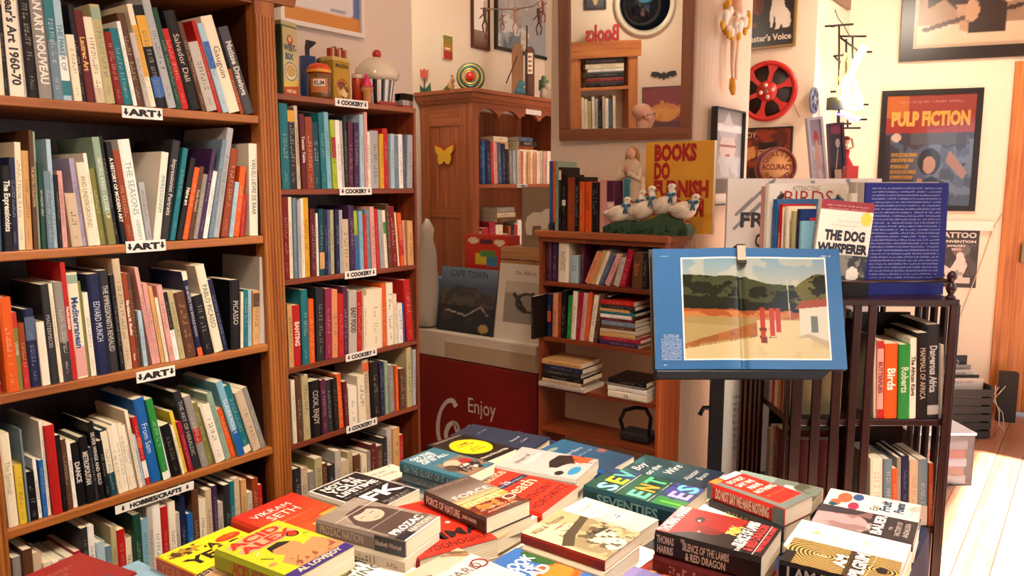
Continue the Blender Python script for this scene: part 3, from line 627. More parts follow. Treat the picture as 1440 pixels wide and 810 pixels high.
shelf_row([(38, 66, 34, 58, 'darkred'), (67, 85, 50, 58, 'cream'), (86, 102, 79, 62, 'steel'), (103, 120, 98, 75, 'silver'), (121, 137, 108, 66, 'ivory'), (138, 165, 120, 62, 'gold'), (167, 190, 160, 115, 'maroon'), (191, 200, 182, 135, 'white'),
 (201, 225, 196, 115, 'darkteal', None, None, dict(bands=((.1, .35, 'tan'),))), (227, 244, 220, 118, 'navy'), (245, 261, 239, 120, 'slate'), (262, 280, 256, 120, 'khaki'), (281, 299, 274, 120, 'navy'), (300, 316, 292, 120, 'silver'),
 (318, 351, 316, 165, 'beige'), (354, 378, 335, 100, 'purple'), (379, 395, 367, 125, 'lime', None, None, dict(bands=((0, .6, 'blue'),))), (396, 414, 386, 125, 'skyblue'), (415, 431, 408, 140, 'red'), (433, 455, 426, 118, 'steel'),
 (458, 478, 441, 105, 'pink'), (479, 495, 468, 115, 'red'), (498, 514, 483, 120, 'silver'), (515, 529, 500, 122, 'ivory', None, None, dict(bands=((.6, .8, 'green'),))), (530, 546, 508, 92, 'brown'), (552, 580, 532, 105, 'darkred'),
 (581, 590, 560, 132, 'cream'), (591, 609, 572, 135, 'orange', None, None, dict(bands=((.2, .5, 'red'),))), (612, 621, 601, 170, 'pink'), (623, 649, 616, 172, 'tan')],
 3.376, 390, 260, zs=KZ[2], where='second shelf of cookery bookcase', group='cookery books on the second shelf', **K_)
shelf_row([(62, 85, 50, 570, 'tan'), (86, 121, 78, 575, 'red', 'BANTING', '#f3e6da', dict(bold=True, tfrac=.4)), (124, 156, 112, 500, 'teal'), (158, 183, 150, 545, 'orange'), (192, 228, 185, 490, 'charcoal'), (231, 262, 228, 495, 'magenta'),
 (264, 291, 260, 500, 'peach'), (293, 319, 290, 520, 'red'), (321, 342, 312, 485, 'plum'), (346, 384, 344, 505, 'lightgrey', 'EASY FOOD', '#3a3330', dict(bold=True, tfrac=.4)), (386, 411, 385, 510, 'red'), (412, 428, 413, 525, 'cream'),
 (430, 503, 430, 500, 'cream', None, '#8a6a44'), (505, 527, 496, 470, 'orange'), (529, 559, 518, 468, 'ivory'), (561, 575, 553, 520, 'cream'), (577, 599, 572, 565, 'white'), (600, 614, 592, 565, 'blue'), (620, 651, 597, 455, 'red'), (653, 667, 635, 460, 'brown')],
 3.376, 390, 260, zs=KZ[3], where='third shelf of cookery bookcase', group='cookery books on the third shelf', **K_)
shelf_row([(80, 100, 70, 255, 'cream', None, '#7a6a50'), (101, 130, 86, 240, 'brown'), (131, 163, 110, 235, 'khaki'), (166, 215, 152, 262, 'black', 'COOK, ENJOY', '#d9d2c4', dict(tfrac=.6)), (218, 244, 205, 255, 'plum'),
 (245, 272, 236, 255, 'charcoal'), (273, 299, 255, 250, 'black', None, '#9c7a5c'), (301, 325, 280, 228, 'orange'), (326, 346, 312, 262, 'maroon'), (348, 389, 346, 290, 'ivory'), (391, 424, 380, 235, 'cream'), (425, 453, 402, 162, 'beige', None, None, dict(bands=((.8, .95, 'orange'),))),
 (455, 494, 440, 170, 'black'), (495, 514, 485, 170, 'navy'), (516, 531, 509, 165, 'mint'), (540, 565, 530, 185, 'grey'), (568, 582, 562, 185, 'orange'), (586, 611, 580, 200, 'brown'), (620, 644, 614, 100, 'khaki'), (646, 662, 646, 110, 'silver')],
 3.374, 390, 460, zs=KZ[4], where='fourth shelf of cookery bookcase', group='cookery books on the fourth shelf', **K_)
packed(KXL + .03, KX1 - .03, KZ[5], (0, YK + .003, 0), .14, .2,
  ['grey', 'brown', 'charcoal', 'beige', 'grey', 'khaki', 'brown', 'charcoal', 'lightgrey', 'beige', 'khaki', 'brown', 'cream', 'grey', 'maroon', 'brown', 'charcoal', 'lightgrey', 'tan', 'red'],
  'bottom shelf of cookery bookcase', 'cookery books on the bottom shelf', (1, 0, 0), (0, 1, 0), 9, kind='cookbook')
def M4(o, x, y, z):
    return Matrix(((x[0], y[0], z[0], o[0]), (x[1], y[1], z[1], o[1]), (x[2], y[2], z[2], o[2]), (0, 0, 0, 1)))
def flat(org, D, IN, L, w, t, colour, label=None, group=None, **k):
    """book lying flat, spine outwards; org = left front bottom corner, D = picture right"""
    D = Vector(D).normalized(); IN = Vector(IN).normalized(); o = Vector(org) + D * L
    return book(M4(o, (0, 0, 1), IN, -D), w, L, t, colour, label=label, group=group, **k)
def stack(org, D, IN, rows, where, group):
    """rows bottom to top: (L, w, t, colour, title, text colour, offset)"""
    z = 0; D = Vector(D); n = len(rows)
    for i, r in enumerate(rows):
        L, w, t, c = r[:4]; off = r[6] if len(r) > 6 else random.uniform(0, .01)
        nb = 'at the bottom' if i == 0 else 'on top' if i == n - 1 else '%s from the bottom' % ordn(i)
        flat(Vector(org) + D * off + Vector((0, 0, z)), D, IN, L, w, t - .0006, c, label='%s book lying flat, %s of %s' % (cw(c), nb, where), group=group,
             title=r[4] if len(r) > 4 else None, tcol=r[5] if len(r) > 5 else None, scrib=t > .009 and not (len(r) > 4 and r[4]))
        z += t
    return z
XD, XIN = (0, -1, 0), (1, 0, 0)

# ---------------------------------------------------------------- tall pine cabinet in the recess
XC = 3.55; YF = on_line(666, (XC, 0, 0), (0, 1, 0)).y; YB = YR - .01
zt = at_x(667, 123, XC - .05).z; XE = 4.62; cu = .07
cab = empty('cabinet', (XC, YF, 0), 'tall pine dresser with scalloped top edge and yellow butterfly on its side', 'cabinet')
mb = MB(); mb.box(XC, YF + .03, 0, XC + .02, YB, zt - cu); part(mb, 'side_panel', CAB['Z'], cab)
for z0, z1 in ((1.30, 1.36), (zt - cu - .13, zt - cu), (.2, .3)):
    mb = MB(); mb.box(XC - .008, YF + .03, z0, XC, YB, z1); part(mb, 'side_rail', CAB['Y'], cab)
for y0, y1 in ((YF + .03, YF + .09), (YB - .07, YB)):
    mb = MB(); mb.box(XC - .012, y0, .0, XC, y1, zt - cu); part(mb, 'side_stile', CAB['Z'], cab)
mb = MB(); mb.box(XC - .004, YF + .26, 1.36, XC, YF + .265, zt - .2); part(mb, 'panel_joint', CAB['Z'], cab)
mb = MB(); mb.box(XC - .012, YF, 0, XC + .055, YF + .03, zt - cu); part(mb, 'front_stile', CAB['Z'], cab, .003)
mb = MB(); mb.box(XE - .06, YF, 0, XE, YB, zt - cu); part(mb, 'side_panel', CAB['Z'], cab)
mb = MB(); mb.box(XC + .02, YB - .012, 0, XE - .06, YB, zt - cu); part(mb, 'back_panel', CAB['Z'], cab)
# scalloped valance
x0, x1 = XC + .055, XE - .06; top = zt - cu; zb = at_y(700, 160, YF).z; pts = [(x0, top), (x0, zb - .035)]
for k in range(1, 61):
    t = k / 60; pts.append((x0 + (x1 - x0) * t, zb - .03 + .055 * abs(math.sin(math.pi * (t * 4.5 + .1))) ** .6 * (1 - .0 * t)))
pts += [(x1, top)]
mb = MB(); mb.prism(pts[::-1], 0, .022, M=M4((0, YF, 0), (1, 0, 0), (0, 0, 1), (0, 1, 0))); part(mb, 'scalloped_valance', CAB['X'], cab)
cp = [(0, 0), (.01, 0), (.02, .015), (.03, .02), (.04, .045), (.055, .05), (.055, .07), (0, .07)]
mb = MB(); n = len(cp)
def ringpts(p, z): return [(XC - .012 - p, YB, zt - cu + z), (XC - .012 - p, YF - p, zt - cu + z), (XE + p, YF - p, zt - cu + z), (XE + p, YB, zt - cu + z)]
vs = []; 
for p, z in cp: vs += ringpts(p, z)
fs = []
for i in range(n):
    j = (i + 1) % n
    for k in range(3): fs.append((i * 4 + k, i * 4 + k + 1, j * 4 + k + 1, j * 4 + k))
mb.add(vs, fs); mb.box(XC - .012, YF, zt - .02, XE, YB, zt - .001); part(mb, 'cornice', CAB['X'], cab)
CS = [at_y(700, 259, YF + .03).z, at_y(720, 345, YF + .03).z, .85]
for z in CS:
    mb = MB(); mb.box(XC + .02, YF + .012, z - .022, XE - .06, YB - .012, z); part(mb, 'shelf', CAB['X'], cab)
strip_p = at_y(750, 158, YF)
s = strip(None, (strip_p.x, YF - .001, strip_p.z), (1, 0, 0), (0, -1, 0), '', .17, .032, arrows=False); s.parent = cab; s.matrix_parent_inverse = cab.matrix_world.inverted()
cp_ = at_y(736, 262, YF)
s = strip(None, (cp_.x, YF + .011, CS[0] - .01), (1, 0, 0), (0, -1, 0), 'CLASSICS', .11, .022); s.parent = cab; s.matrix_parent_inverse = cab.matrix_world.inverted()
# yellow butterfly cut-out on the side
bp = at_x(626, 220, XC - .0085); bf = empty('butterfly_ornament', bp, 'yellow wooden butterfly cut-out fixed to the side of the pine dresser', 'ornament')
half = [(0, .03), (.03, .05), (.075, .068), (.07, .03), (.05, .008), (.055, -.02), (.04, -.05), (.015, -.045), (.004, -.03)]
poly = half + [(-x, y) for x, y in half[::-1]]
mb = MB(); mb.prism([(x * .95, y * .95) for x, y in poly], .004, .012, M=M4((0, 0, 0), (0, -1, 0), (0, 0, 1), (-1, 0, 0))); o = mb.build('wings', mat('#e0b22c', .5), bf)
mb = MB(); mb.prism([(x * 1.08, y * 1.08 + .005) for x, y in poly], .0, .004, M=M4((0, 0, 0), (0, -1, 0), (0, 0, 1), (-1, 0, 0))); o = mb.build('backing', mat('#b5451f', .5), bf)
C_ = dict(P=(0, YF + .04), D=(1, 0, 0), IN=(0, 1, 0), maxd=.2)
shelf_row([(326, 339, 326, 240, 'navy'), (340, 357, 336, 240, 'blue'), (358, 378, 350, 243, 'navy'), (379, 392, 374, 250, 'red'), (393, 409, 388, 252, 'pink'), (411, 428, 402, 250, 'slate'), (429, 444, 424, 255, 'navy'), (446, 459, 440, 280, 'black'), (461, 474, 458, 285, 'grey'),
 (476, 489, 474, 285, 'silver'), (491, 507, 490, 285, 'lightgrey'), (509, 519, 509, 288, 'orange'), (521, 535, 521, 288, 'cream'), (537, 549, 537, 290, 'tan'), (551, 563, 551, 288, 'ivory'), (565, 577, 565, 290, 'peach'), (579, 592, 579, 288, 'cream'), (594, 606, 594, 286, 'beige'), (608, 622, 608, 288, 'pink'), (624, 640, 624, 288, 'ivory'), (642, 660, 642, 286, 'rust')],
 3.114, 570, 120, zs=CS[0], where='upper shelf of pine dresser', group='small books in the pine dresser', **C_)
ztb = at_y(700, 210, YF + .04).z + .004
def xa(px, y=YF + .04): return on_line(px, (0, y, 0), (1, 0, 0)).x
stack((xa(675), YF + .05, ztb - .008), (1, 0, 0), (0, 1, 0), [(.085, .15, .03, 'grey'), (.085, .15, .03, 'darkred')], 'left pile in pine dresser', 'books lying in the pine dresser')
stack((xa(697), YF + .06, ztb - .012), (1, 0, 0), (0, 1, 0), [(.15, .15, .024, 'beige'), (.15, .15, .034, 'tan'), (.14, .15, .03, 'cream')], 'middle pile in pine dresser', 'books lying in the pine dresser')
stack((xa(731), YF + .05, ztb - .022), (1, 0, 0), (0, 1, 0), [(.2, .15, .028, 'cream'), (.16, .15, .022, 'rust'), (.19, .15, .03, 'charcoal', 'PRIVATE', '#cfc8ba'), (.15, .15, .026, 'slate')], 'right pile in pine dresser', 'books lying in the pine dresser')
shelf_row([(325, 338, 325, 640, 'lightblue'), (340, 372, 335, 628, 'red'), (374, 398, 372, 600, 'crimson'), (400, 430, 400, 612, 'cream'), (432, 452, 432, 650, 'mint'), (454, 466, 454, 615, 'rust'), (468, 480, 468, 610, 'black'), (482, 494, 482, 612, 'red'), (496, 510, 496, 590, 'white'), (512, 530, 512, 600, 'tan'), (532, 560, 532, 600, 'slate'), (562, 590, 562, 600, 'navy'), (592, 630, 592, 605, 'brown')],
 3.114, 570, 120, zs=CS[1], where='lower shelf of pine dresser', group='small books in the pine dresser', **C_)
zs2 = at_y(720, 311, YF + .06).z
stack((xa(702), YF + .06, zs2 - .004), (1, 0, 0), (0, 1, 0), [(.2, .15, .03, 'brown'), (.19, .15, .03, 'beige'), (.18, .15, .035, 'grey')], 'lower shelf pile in pine dresser', 'books lying in the pine dresser')

# ---- ornaments on the dresser
def at_top(px, dy=.12): return Vector((on_line(px, (0, YF + dy, zt), (1, 0, 0)).x, YF + dy, zt))
TY = dict()
p = on_plane(596, 125, (XC, 0, 0), (1, 0, 0)); tul = empty('tulip_ornament', (XC + .02, at_x(597, 122, XC + .02).y, zt), 'painted wooden tulip with red flower standing on the dresser corner', 'ornament')
Mt = M4((0, 0, 0), (math.sin(AZ), -math.cos(AZ), 0), (0, 0, 1), (-math.cos(AZ), -math.sin(AZ), 0))
k = 4.75 / 1110
mb = MB()
for sx in (-1, 1): mb.prism([(0, 0), (sx * .035, .0), (sx * .04, .02), (sx * .036, .068), (sx * .02, .045), (sx * .004, .03)][::sx], -.006, .006, M=Mt)
mb.build('leaf', mat('#1f5a34', .5), tul)
mb = MB(); mb.tube([(0, 0, 0), (0, 0, .1)], .003); mb.build('stem', mat('#2b4a2a', .5), tul)
mb = MB(); mb.prism([(-.012, .092), (.012, .092), (.022, .108), (.024, .148), (.012, .135), (0, .15), (-.012, .135), (-.024, .148), (-.022, .108)], -.007, .007, M=Mt); mb.build('flower', mat('#c9533a', .5), tul)
rb = empty('rabbit_figurine', at_top(634, .2), 'tiny tan rabbit figurine on the dresser beside the humming top', 'figurine')
mb = MB(); mb.ball((0, 0, .03), (.022, .02, .03)); mb.ball((.004, -.01, .068), (.014, .014, .016)); mb.tube([(0, -.008, .075), (-.004, -.006, .098)], [.005, .003]); mb.tube([(.008, -.008, .075), (.01, -.006, .1)], [.005, .003]); mb.build('body', mat('#b98a58', .6), rb)
mb = MB(); mb.box(-.05, -.012, 0, -.018, .012, .018); mb.tube([(-.05, 0, .018), (-.03, 0, .03)], .005); mb.build('cart', mat('#4a5a34', .6), rb)
tp = at_top(662, .11); ht = empty('humming_top', tp + Vector((0, 0, .085)), 'striped tin humming top lying on its side with red centre knob', 'toy')
Mh = M4((0, 0, 0), RT, (0, 0, 1), Vector((-math.cos(AZ), -math.sin(AZ), 0)))
rings = [(.084, '#3c6a4c'), (.074, '#c9a968'), (.064, '#2f5f58'), (.05, '#caa35c'), (.036, '#8fa070')]
for i, (r_, c) in enumerate(rings):
    nx = rings[i + 1][0] if i + 1 < len(rings) else .024
    z0 = .055 * math.sqrt(max(0, 1 - (r_ / .085) ** 2)); z1 = .055 * math.sqrt(max(0, 1 - (nx / .085) ** 2))
    mb = MB(); mb.lathe([(r_, -z0), (r_ + .0005, z0), (nx, z1), (nx, -z1)], 32, M=Mh, cap=False); mb.build('coloured_band', mat(c, .22, metal=.5), ht)
mb = MB(); mb.lathe([(.026, .045), (.027, .062), (.018, .07), (.003, .074)], 20, M=Mh); mb.build('knob', mat('#c01c16', .35), ht)
cd = at_y(629, 67, YR - .012); card = empty('picture_card', cd, 'small card shaded green over red hung above the dresser', 'picture')
cv = Canvas(.085, .14, 30, '#c9b02e'); cv.grad(.35, 1, '#b87a28', '#6f7d2e'); cv.grad(0, .35, '#b52420', '#a03a28'); cv.ell(.45, .45, .3, .05, '#efe0d0'); cv.build('printed_face', M4((-.042, -.006, -.07), (1, 0, 0), (0, 0, 1), (0, -1, 0)), card)
mb = MB(); mb.box(-.0425, -.005, -.07, .0425, .008, .07); mb.build('board', mat('#efe8dc', .7), card)
# wooden coffin-shaped ornament with a small skeleton
cf = at_top(738, .1); cof = empty('skeleton_ornament', cf, 'brown wooden coffin-shaped ornament with small skeleton holding a scythe', 'ornament')
mb = MB(); mb.prism([(-.085, 0), (-.01, 0), (-.01, .31), (-.02, .345), (-.045, .36), (-.07, .345), (-.085, .3)], -.03, -.012, M=Mt); mb.build('lid', mat('#96602a', .4, noise=.2), cof)
mb = MB(); mb.prism([(0, 0), (.062, 0), (.062, .31), (.045, .33), (.015, .33), (0, .31)], -.015, .02, M=Mt); mb.build('case', mat('#5a2a1c', .4, noise=.15), cof)
cv = Canvas(.036, .13, 14, '#e8dcc4'); 
for q in range(4): cv.rect(.2, .12 + q * .22, .8, .2 + q * .22, '#8a5a40')
cv.build('paper_panel', M4(Mt @ Vector((.014, .16, .0212)), RT, (0, 0, 1), -FW.normalized()), cof)
mb = MB(); mb.ball((0, 0, .40), (.026, .026, .03)); mb.box(-.012, -.012, .36, .012, .012, .38); mb.tube([(0, 0, .37), (0, 0, .34)], .008)
for q in range(4): mb.tube([Mt @ Vector((-.022, .345 - q * .012, 0)), Mt @ Vector((0, .35 - q * .012, .012)), Mt @ Vector((.022, .345 - q * .012, 0))], .003)
mb.build('skeleton', mat('#e3d6bb', .6), cof)
mb = MB(); mb.tube([Mt @ Vector((.012, .05, .024)), Mt @ Vector((.012, .46, .024))], .005); mb.tube([Mt @ Vector((-.12, .1, .03)), Mt @ Vector((-.05, .27, .03))], .004); mb.build('scythe', mat('#3a2418', .5), cof)
bd = at_top(731, .05); bird = empty('glass_bird', bd, 'glossy blue and green ceramic duck beside the skeleton ornament', 'figurine')
mb = MB(); mb.ball((0, 0, .035), (.045, .035, .035)); mb.ball((.0, -.01, .085), .023); mb.tube([(0, 0, .05), (0, -.005, .085)], [.025, .018]); mb.build('body', mat('#2d6f80', .12, coat=.6, noise=.4, nscale=25), bird)
mb = MB(); mb.tube([Mt @ Vector((.02, .085, 0)), Mt @ Vector((.04, .08, 0))], [.007, .003]); mb.build('beak', mat('#1f4a6a', .2), bird)
cwp = at_top(766, .09); cowf = empty('cow_figurine', cwp, 'pale spotted cow figurine under a small wooden block at the wall edge', 'figurine')
mb = MB(); mb.ball((0, 0, .05), (.04, .03, .05)); mb.ball((.005, -.02, .1), (.022, .022, .026)); mb.tube([(-.02, 0, .115), (.005, -.01, .11), (.03, 0, .118)], .005); mb.build('body', mat('#cdbba6', .5, noise=.5, nscale=14), cowf)
mb = MB(); mb.ball((.03, .03, .16), (.018, .018, .022)); mb.box(0, .01, .08, .06, .05, .15); mb.build('block', mat('#5e8a6a', .5), cowf)
# branch mobile hanging from the ceiling
mo = at_y(715, 5, YF + .02); mob = empty('branch_mobile', mo, 'bent wire branch hung with small dark twig figures above the dresser', 'mobile')
def sp(px, py, dy=0): return at_y(px, py, YF + .02 + dy) - mo
mb = MB(); mb.tube([sp(676, 12), sp(700, 13), sp(725, 13), sp(750, 9), sp(762, 0), sp(766, -12)], .004); mb.tube([sp(715, 12), sp(715, -20), mo * 0 + Vector((0, 0, ZC - mo.z))], .0015); mb.build('branch', mat('#7d6248', .6), mob)
def twig(px, py, s=1.0, c='#4a3020'):
    m = MB(); b = lambda x, y: sp(px + x * s, py + y * s)
    m.tube([b(0, 0), b(0, 8)], .002); m.ball(b(0, 12), .012 * s); m.tube([b(0, 14), b(1, 28)], [.012 * s, .008 * s]); m.tube([b(-7, 26), b(0, 18), b(7, 12)], .004); m.tube([b(1, 28), b(-3, 38), b(-1, 48)], [.007, .004, .004]); m.tube([b(1, 28), b(5, 38), b(3, 47)], [.007, .004, .004])
    m.build('twig_figure', mat(c, .6), mob)
for a in ((681, 2, .9), (724, 0, 1.0, '#a87c60'), (757, 2, 1.0), (763, -6, .8, '#8a4a3a'), (706, 14, .6, '#7a5a44')): twig(*a)
# framed pictures behind
def picture(name, o, D, N, w, h, fw, fcol, paint, nx, label, cat='picture', fth=.02, glass=False, inner=None, words=()):
    """framed picture: o = centre on the wall"""
    D = Vector(D).normalized(); N = Vector(N).normalized(); U = N.cross(D); M = M4(o, D, U, N)
    e = empty(name, M, label, cat)
    mb = MB()
    for a in ((-w / 2, -h / 2, w / 2, -h / 2 + fw), (-w / 2, h / 2 - fw, w / 2, h / 2), (-w / 2, -h / 2 + fw, -w / 2 + fw, h / 2 - fw), (w / 2 - fw, -h / 2 + fw, w / 2, h / 2 - fw)): mb.box(a[0], a[1], .001, a[2], a[3], fth)
    mb.build('frame', fcol if not isinstance(fcol, str) else mat(fcol, .3), e)
    cv = Canvas(w - 2 * fw + .002, h - 2 * fw + .002, nx); paint(cv); cv.build('printed_picture', Matrix.Translation((-w / 2 + fw - .001, -h / 2 + fw - .001, fth * .45)), e, rough=.3)
    bc = {}
    for wd in words: bc.setdefault(wd[4], []).append(wd)
    for cc, ws in bc.items():
        q = MB()
        for (s_, x, y, hh, _, o_) in ws:
            Mt_ = Matrix.Translation((-w / 2 + fw + x * cv.w, -h / 2 + fw + y * cv.h, fth * .45 + .001))
            if o_.get('rot'): Mt_ = Mt_ @ Matrix.Rotation(R(o_['rot']), 4, 'Z')
            if s_ is None: scribble(q, Mt_, hh * cv.w, o_.get('width', .4) * cv.w)
            else: put_text(q, s_, Mt_, hh * cv.w, width=o_['width'] * cv.w if 'width' in o_ else None, bold=o_.get('bold', False), align=o_.get('align', 'c'))
        q.build('lettering', mat(cc, .5), e)
    mb = MB(); mb.box(-w / 2 + .003, -h / 2 + .003, 0, w / 2 - .003, h / 2 - .003, fth * .4); mb.build('backing_board', mat('#3a3026', .8), e)
    if glass: mb = MB(); mb.box(-w / 2 + fw, -h / 2 + fw, fth * .62, w / 2 - fw, h / 2 - fw, fth * .7); mb.build('glass', glassmat(), e)
    return e
def ppl(px0, py0, px1, py1, P, N):       # centre and size of an upright rectangle seen between two pixels
    a = on_plane(px0, py0, P, N); b = on_plane(px1, py1, P, N); return (a + b) / 2, math.hypot(a.x - b.x, a.y - b.y), abs(a.z - b.z)
c, w, h = ppl(697, -60, 790, 95, (0, YR - .02, 0), (0, 1, 0))
def pt(cv): cv.grad(0, 1, '#8d97a0', '#b8b2aa'); cv.mottle(.35, 5, 3); cv.blot(0, 0, 1, .4, '#dfe0dd', 7, 4, .62, .6); cv.blot(.1, .0, .35, .3, '#3b5366', 6, 8, .5, .8); cv.blot(.3, .5, 1, 1, '#efeadf', 10, 9, .62, .6)
picture('framed_picture', (c.x, YR - .003, c.z + .03), (1, 0, 0), (0, -1, 0), w, h, .022, '#16120f', pt, 50, 'large silvery grey picture in black frame behind the dresser ornaments')
c, w, h = ppl(664, -40, 689, 72, (0, YR - .02, 0), (0, 1, 0))
def pt(cv): cv.grad(0, 1, '#5a3322', '#f2e8da'); cv.rect(0, .25, .8, 1, '#f6efe6'); cv.blot(.6, 0, 1, .4, '#6a3a2a', 5, 2, .45)
picture('framed_picture', (c.x, YR - .003, c.z), (1, 0, 0), (0, -1, 0), w, h, .012, '#4a1d14', pt, 30, 'narrow pale picture in thin brown frame left of the silvery one')

# ---------------------------------------------------------------- red drinks cooler
XK = 3.0
ca = on_line(575, (XK, 0, 0), (0, 1, 0)).y; cb = 2.095; zc = at_x(677, 475, XK).z
co = empty('drinks_cooler', (XK, (ca + cb) / 2, 0), 'dark red drinks cooler chest with white script lettering and pale top band', 'cooler')
zw = at_x(677, 512, XK).z
mb = MB(); mb.box(XK, cb, .04, XK + .5, ca, zw); part(mb, 'body', mat('#7c0d12', .3, coat=.3, noise=.12, nscale=4), co, .012)
mb = MB(); mb.box(XK - .004, cb, zw, XK + .5, ca, zc); part(mb, 'lid_band', mat('#d8cfbe', .5, noise=.06), co, .006)
ya = on_line(625, (XK, 0, 0), (0, 1, 0)).y
mb = MB(); mb.box(XK - .008, cb + .002, zw + .006, XK - .004, ya, zc - .045); part(mb, 'wood_strip', mat('#b8a288', .5, noise=.12, nscale=10), co)
q = MB(); pe = at_x(677, 583, XK); put_text(q, 'Enjoy', M4((XK - .0012, pe.y, pe.z), XD, (0, 0, 1), (-1, 0, 0)), .078, width=.185)
part(q, 'lettering', mat('#d8d0c8', .5), co)
def ribbon(mb, pts, wds, M):
    pts = [Vector((a, b, 0)) for a, b in pts]; P2 = []
    for i in range(len(pts) - 1):       # catmull
        p0, p1, p2, p3 = pts[max(i - 1, 0)], pts[i], pts[i + 1], pts[min(i + 2, len(pts) - 1)]
        for k_ in range(6):
            t = k_ / 6; P2.append((.5 * ((2 * p1) + (-p0 + p2) * t + (2 * p0 - 5 * p1 + 4 * p2 - p3) * t * t + (-p0 + 3 * p1 - 3 * p2 + p3) * t ** 3), wds[i] * (1 - t) + wds[i + 1] * t))
    P2.append((pts[-1], wds[-1])); vs = []
    for i, (p, w_) in enumerate(P2):
        d = P2[min(i + 1, len(P2) - 1)][0] - P2[max(i - 1, 0)][0]; nn = Vector((-d.y, d.x, 0)).normalized() * w_ / 2; vs += [M @ (p + nn), M @ (p - nn)]
    mb.add(vs, [(2 * i, 2 * i + 1, 2 * i + 3, 2 * i + 2) for i in range(len(P2) - 1)])
q = MB(); o_ = at_x(677, 605, XK); Mc = M4((XK - .0012, o_.y, o_.z), XD, (0, 0, 1), (-1, 0, 0)); s_ = .0035
def rb_(pts, w_): ribbon(q, [((x - 677) * s_, (605 - y) * s_) for x, y in pts], [a * s_ for a in w_], Mc)
rb_([(629, 578), (622, 570), (610, 574), (598, 590), (592, 612), (594, 634), (606, 646), (620, 640)], [9, 8, 6, 6, 8, 8, 6, 3])
rb_([(626, 602), (614, 610), (608, 626), (614, 642), (626, 640), (634, 622), (632, 606), (624, 602)], [5, 8, 8, 7, 6, 5, 4, 4])
rb_([(624, 603), (630, 616), (642, 614), (656, 602)], [3, 5, 6, 5])
rb_([(668, 612), (652, 618), (650, 635), (662, 645), (676, 636)], [4, 7, 7, 5, 4])
rb_([(757, 597), (742, 597), (728, 606), (722, 620), (728, 640), (745, 640)], [5, 6, 6, 6, 6, 4])
rb_([(706, 612), (692, 618), (692, 640), (708, 635), (712, 614), (716, 640)], [4, 6, 6, 4, 4, 5])
part(q, 'script_lettering', mat('#d8d0c8', .5), co)
# propped books on the cooler
def propped(px0, py0, px1, py1, x, lean, t, colour, label, art=None, words=(), name='book', depthdir=1, cat='book', **kk):
    """book standing with its front cover towards -x, between pixels (left, top) and (right, bottom) at its foot"""
    a = at_x(px0, py1, x); b = at_x(px1, py1, x); top = at_x((px0 + px1) / 2, py0, x + .05); w = abs(a.y - b.y); h = (top.z - a.z) / math.cos(lean)
    up = Vector((math.sin(lean), 0, math.cos(lean))); n = Vector((-math.cos(lean), 0, math.sin(lean))); D = Vector((0, -1, 0))
    # local X (thickness, front cover) = n ; Y (depth from spine) = D ; Z = up
    M = M4(Vector((x, a.y, kk.pop('z', a.z))) - n * t, n, D, up)
    e = book(M, w, h, t, colour, name=name, art=art, words=words, **kk); tag(e, label, cat); return e
def pt(cv):
    cv.grad(.0, 1, '#1a1d22', '#4f6478'); cv.grad(.68, 1, '#3f5166', '#6f879b'); cv.poly([(0, .5), (.15, .62), (.3, .72), (.6, .70), (.8, .62), (1, .6), (1, .2), (0, .2)], '#3a3b40'); cv.blot(.05, .3, .95, .66, '#5b5348', 9, 4, .5, .7)
    cv.blot(0, .1, 1, .42, '#1c2833', 4, 6, .48, .9); cv.line(.15, .33, .5, .27, .008, '#b9b4a6'); cv.line(.5, .27, .75, .42, .008, '#a9a496'); cv.line(.75, .42, .88, .3, .008, '#a9a496'); cv.ell(.82, .1, .085, .065, '#a88a55')
ct = propped(614, 384, 693, 470, XK + .04, .16, .03, 'navy', 'dark blue coastal photo book titled CAPE TOWN propped on the red cooler', (pt, 60), [('CAPE TOWN', .5, .86, .085, '#1c222c', dict(width=.66))], z=zc + .0005, hard=True)
def pt(cv): cv.rect(0, 0, 1, 1, '#d6ccbc'); cv.rect(.12, .22, 1, .78, '#8d877d'); cv.rect(.12, .62, 1, .78, '#b8b0a2'); cv.line(.3, .6, .5, .4, .03, '#26241f'); cv.ring(.55, .5, .2, .12, .14, '#2b2823'); cv.line(.62, .62, .9, .4, .03, '#2b2823'); cv.line(.7, .35, 1, .55, .025, '#2b2823'); cv.line(.4, .22, .4, .78, .004, '#3c3830'); cv.line(.8, .22, .8, .78, .004, '#3c3830')
propped(695, 384, 776, 486, XK + .045, .14, .02, 'beige', 'pale book with black-and-white photo propped beside the coastal photo book', (pt, 60), [('On Africa Time', .58, .86, .06, '#5a544c', dict(width=.6)), ('________', .6, .1, .03, '#8a8478', dict(width=.3))], z=zc + .0005)
mb = MB(); y0 = on_line(612, (XK + .12, 0, 0), (0, 1, 0)).y
e = empty('box_file', (XK + .1, y0, zc), 'pale blue box file standing behind the coastal photo book', 'box file'); mb.box(0, -.13, 0, .15, -.01, .27); mb.build('case', mat('#7fa8c9', .5), e, bevel=.004); mb = MB(); mb.box(-.001, -.04, .1, 0, -.02, .16); mb.build('label', mat('#dfe6ea', .6), e)
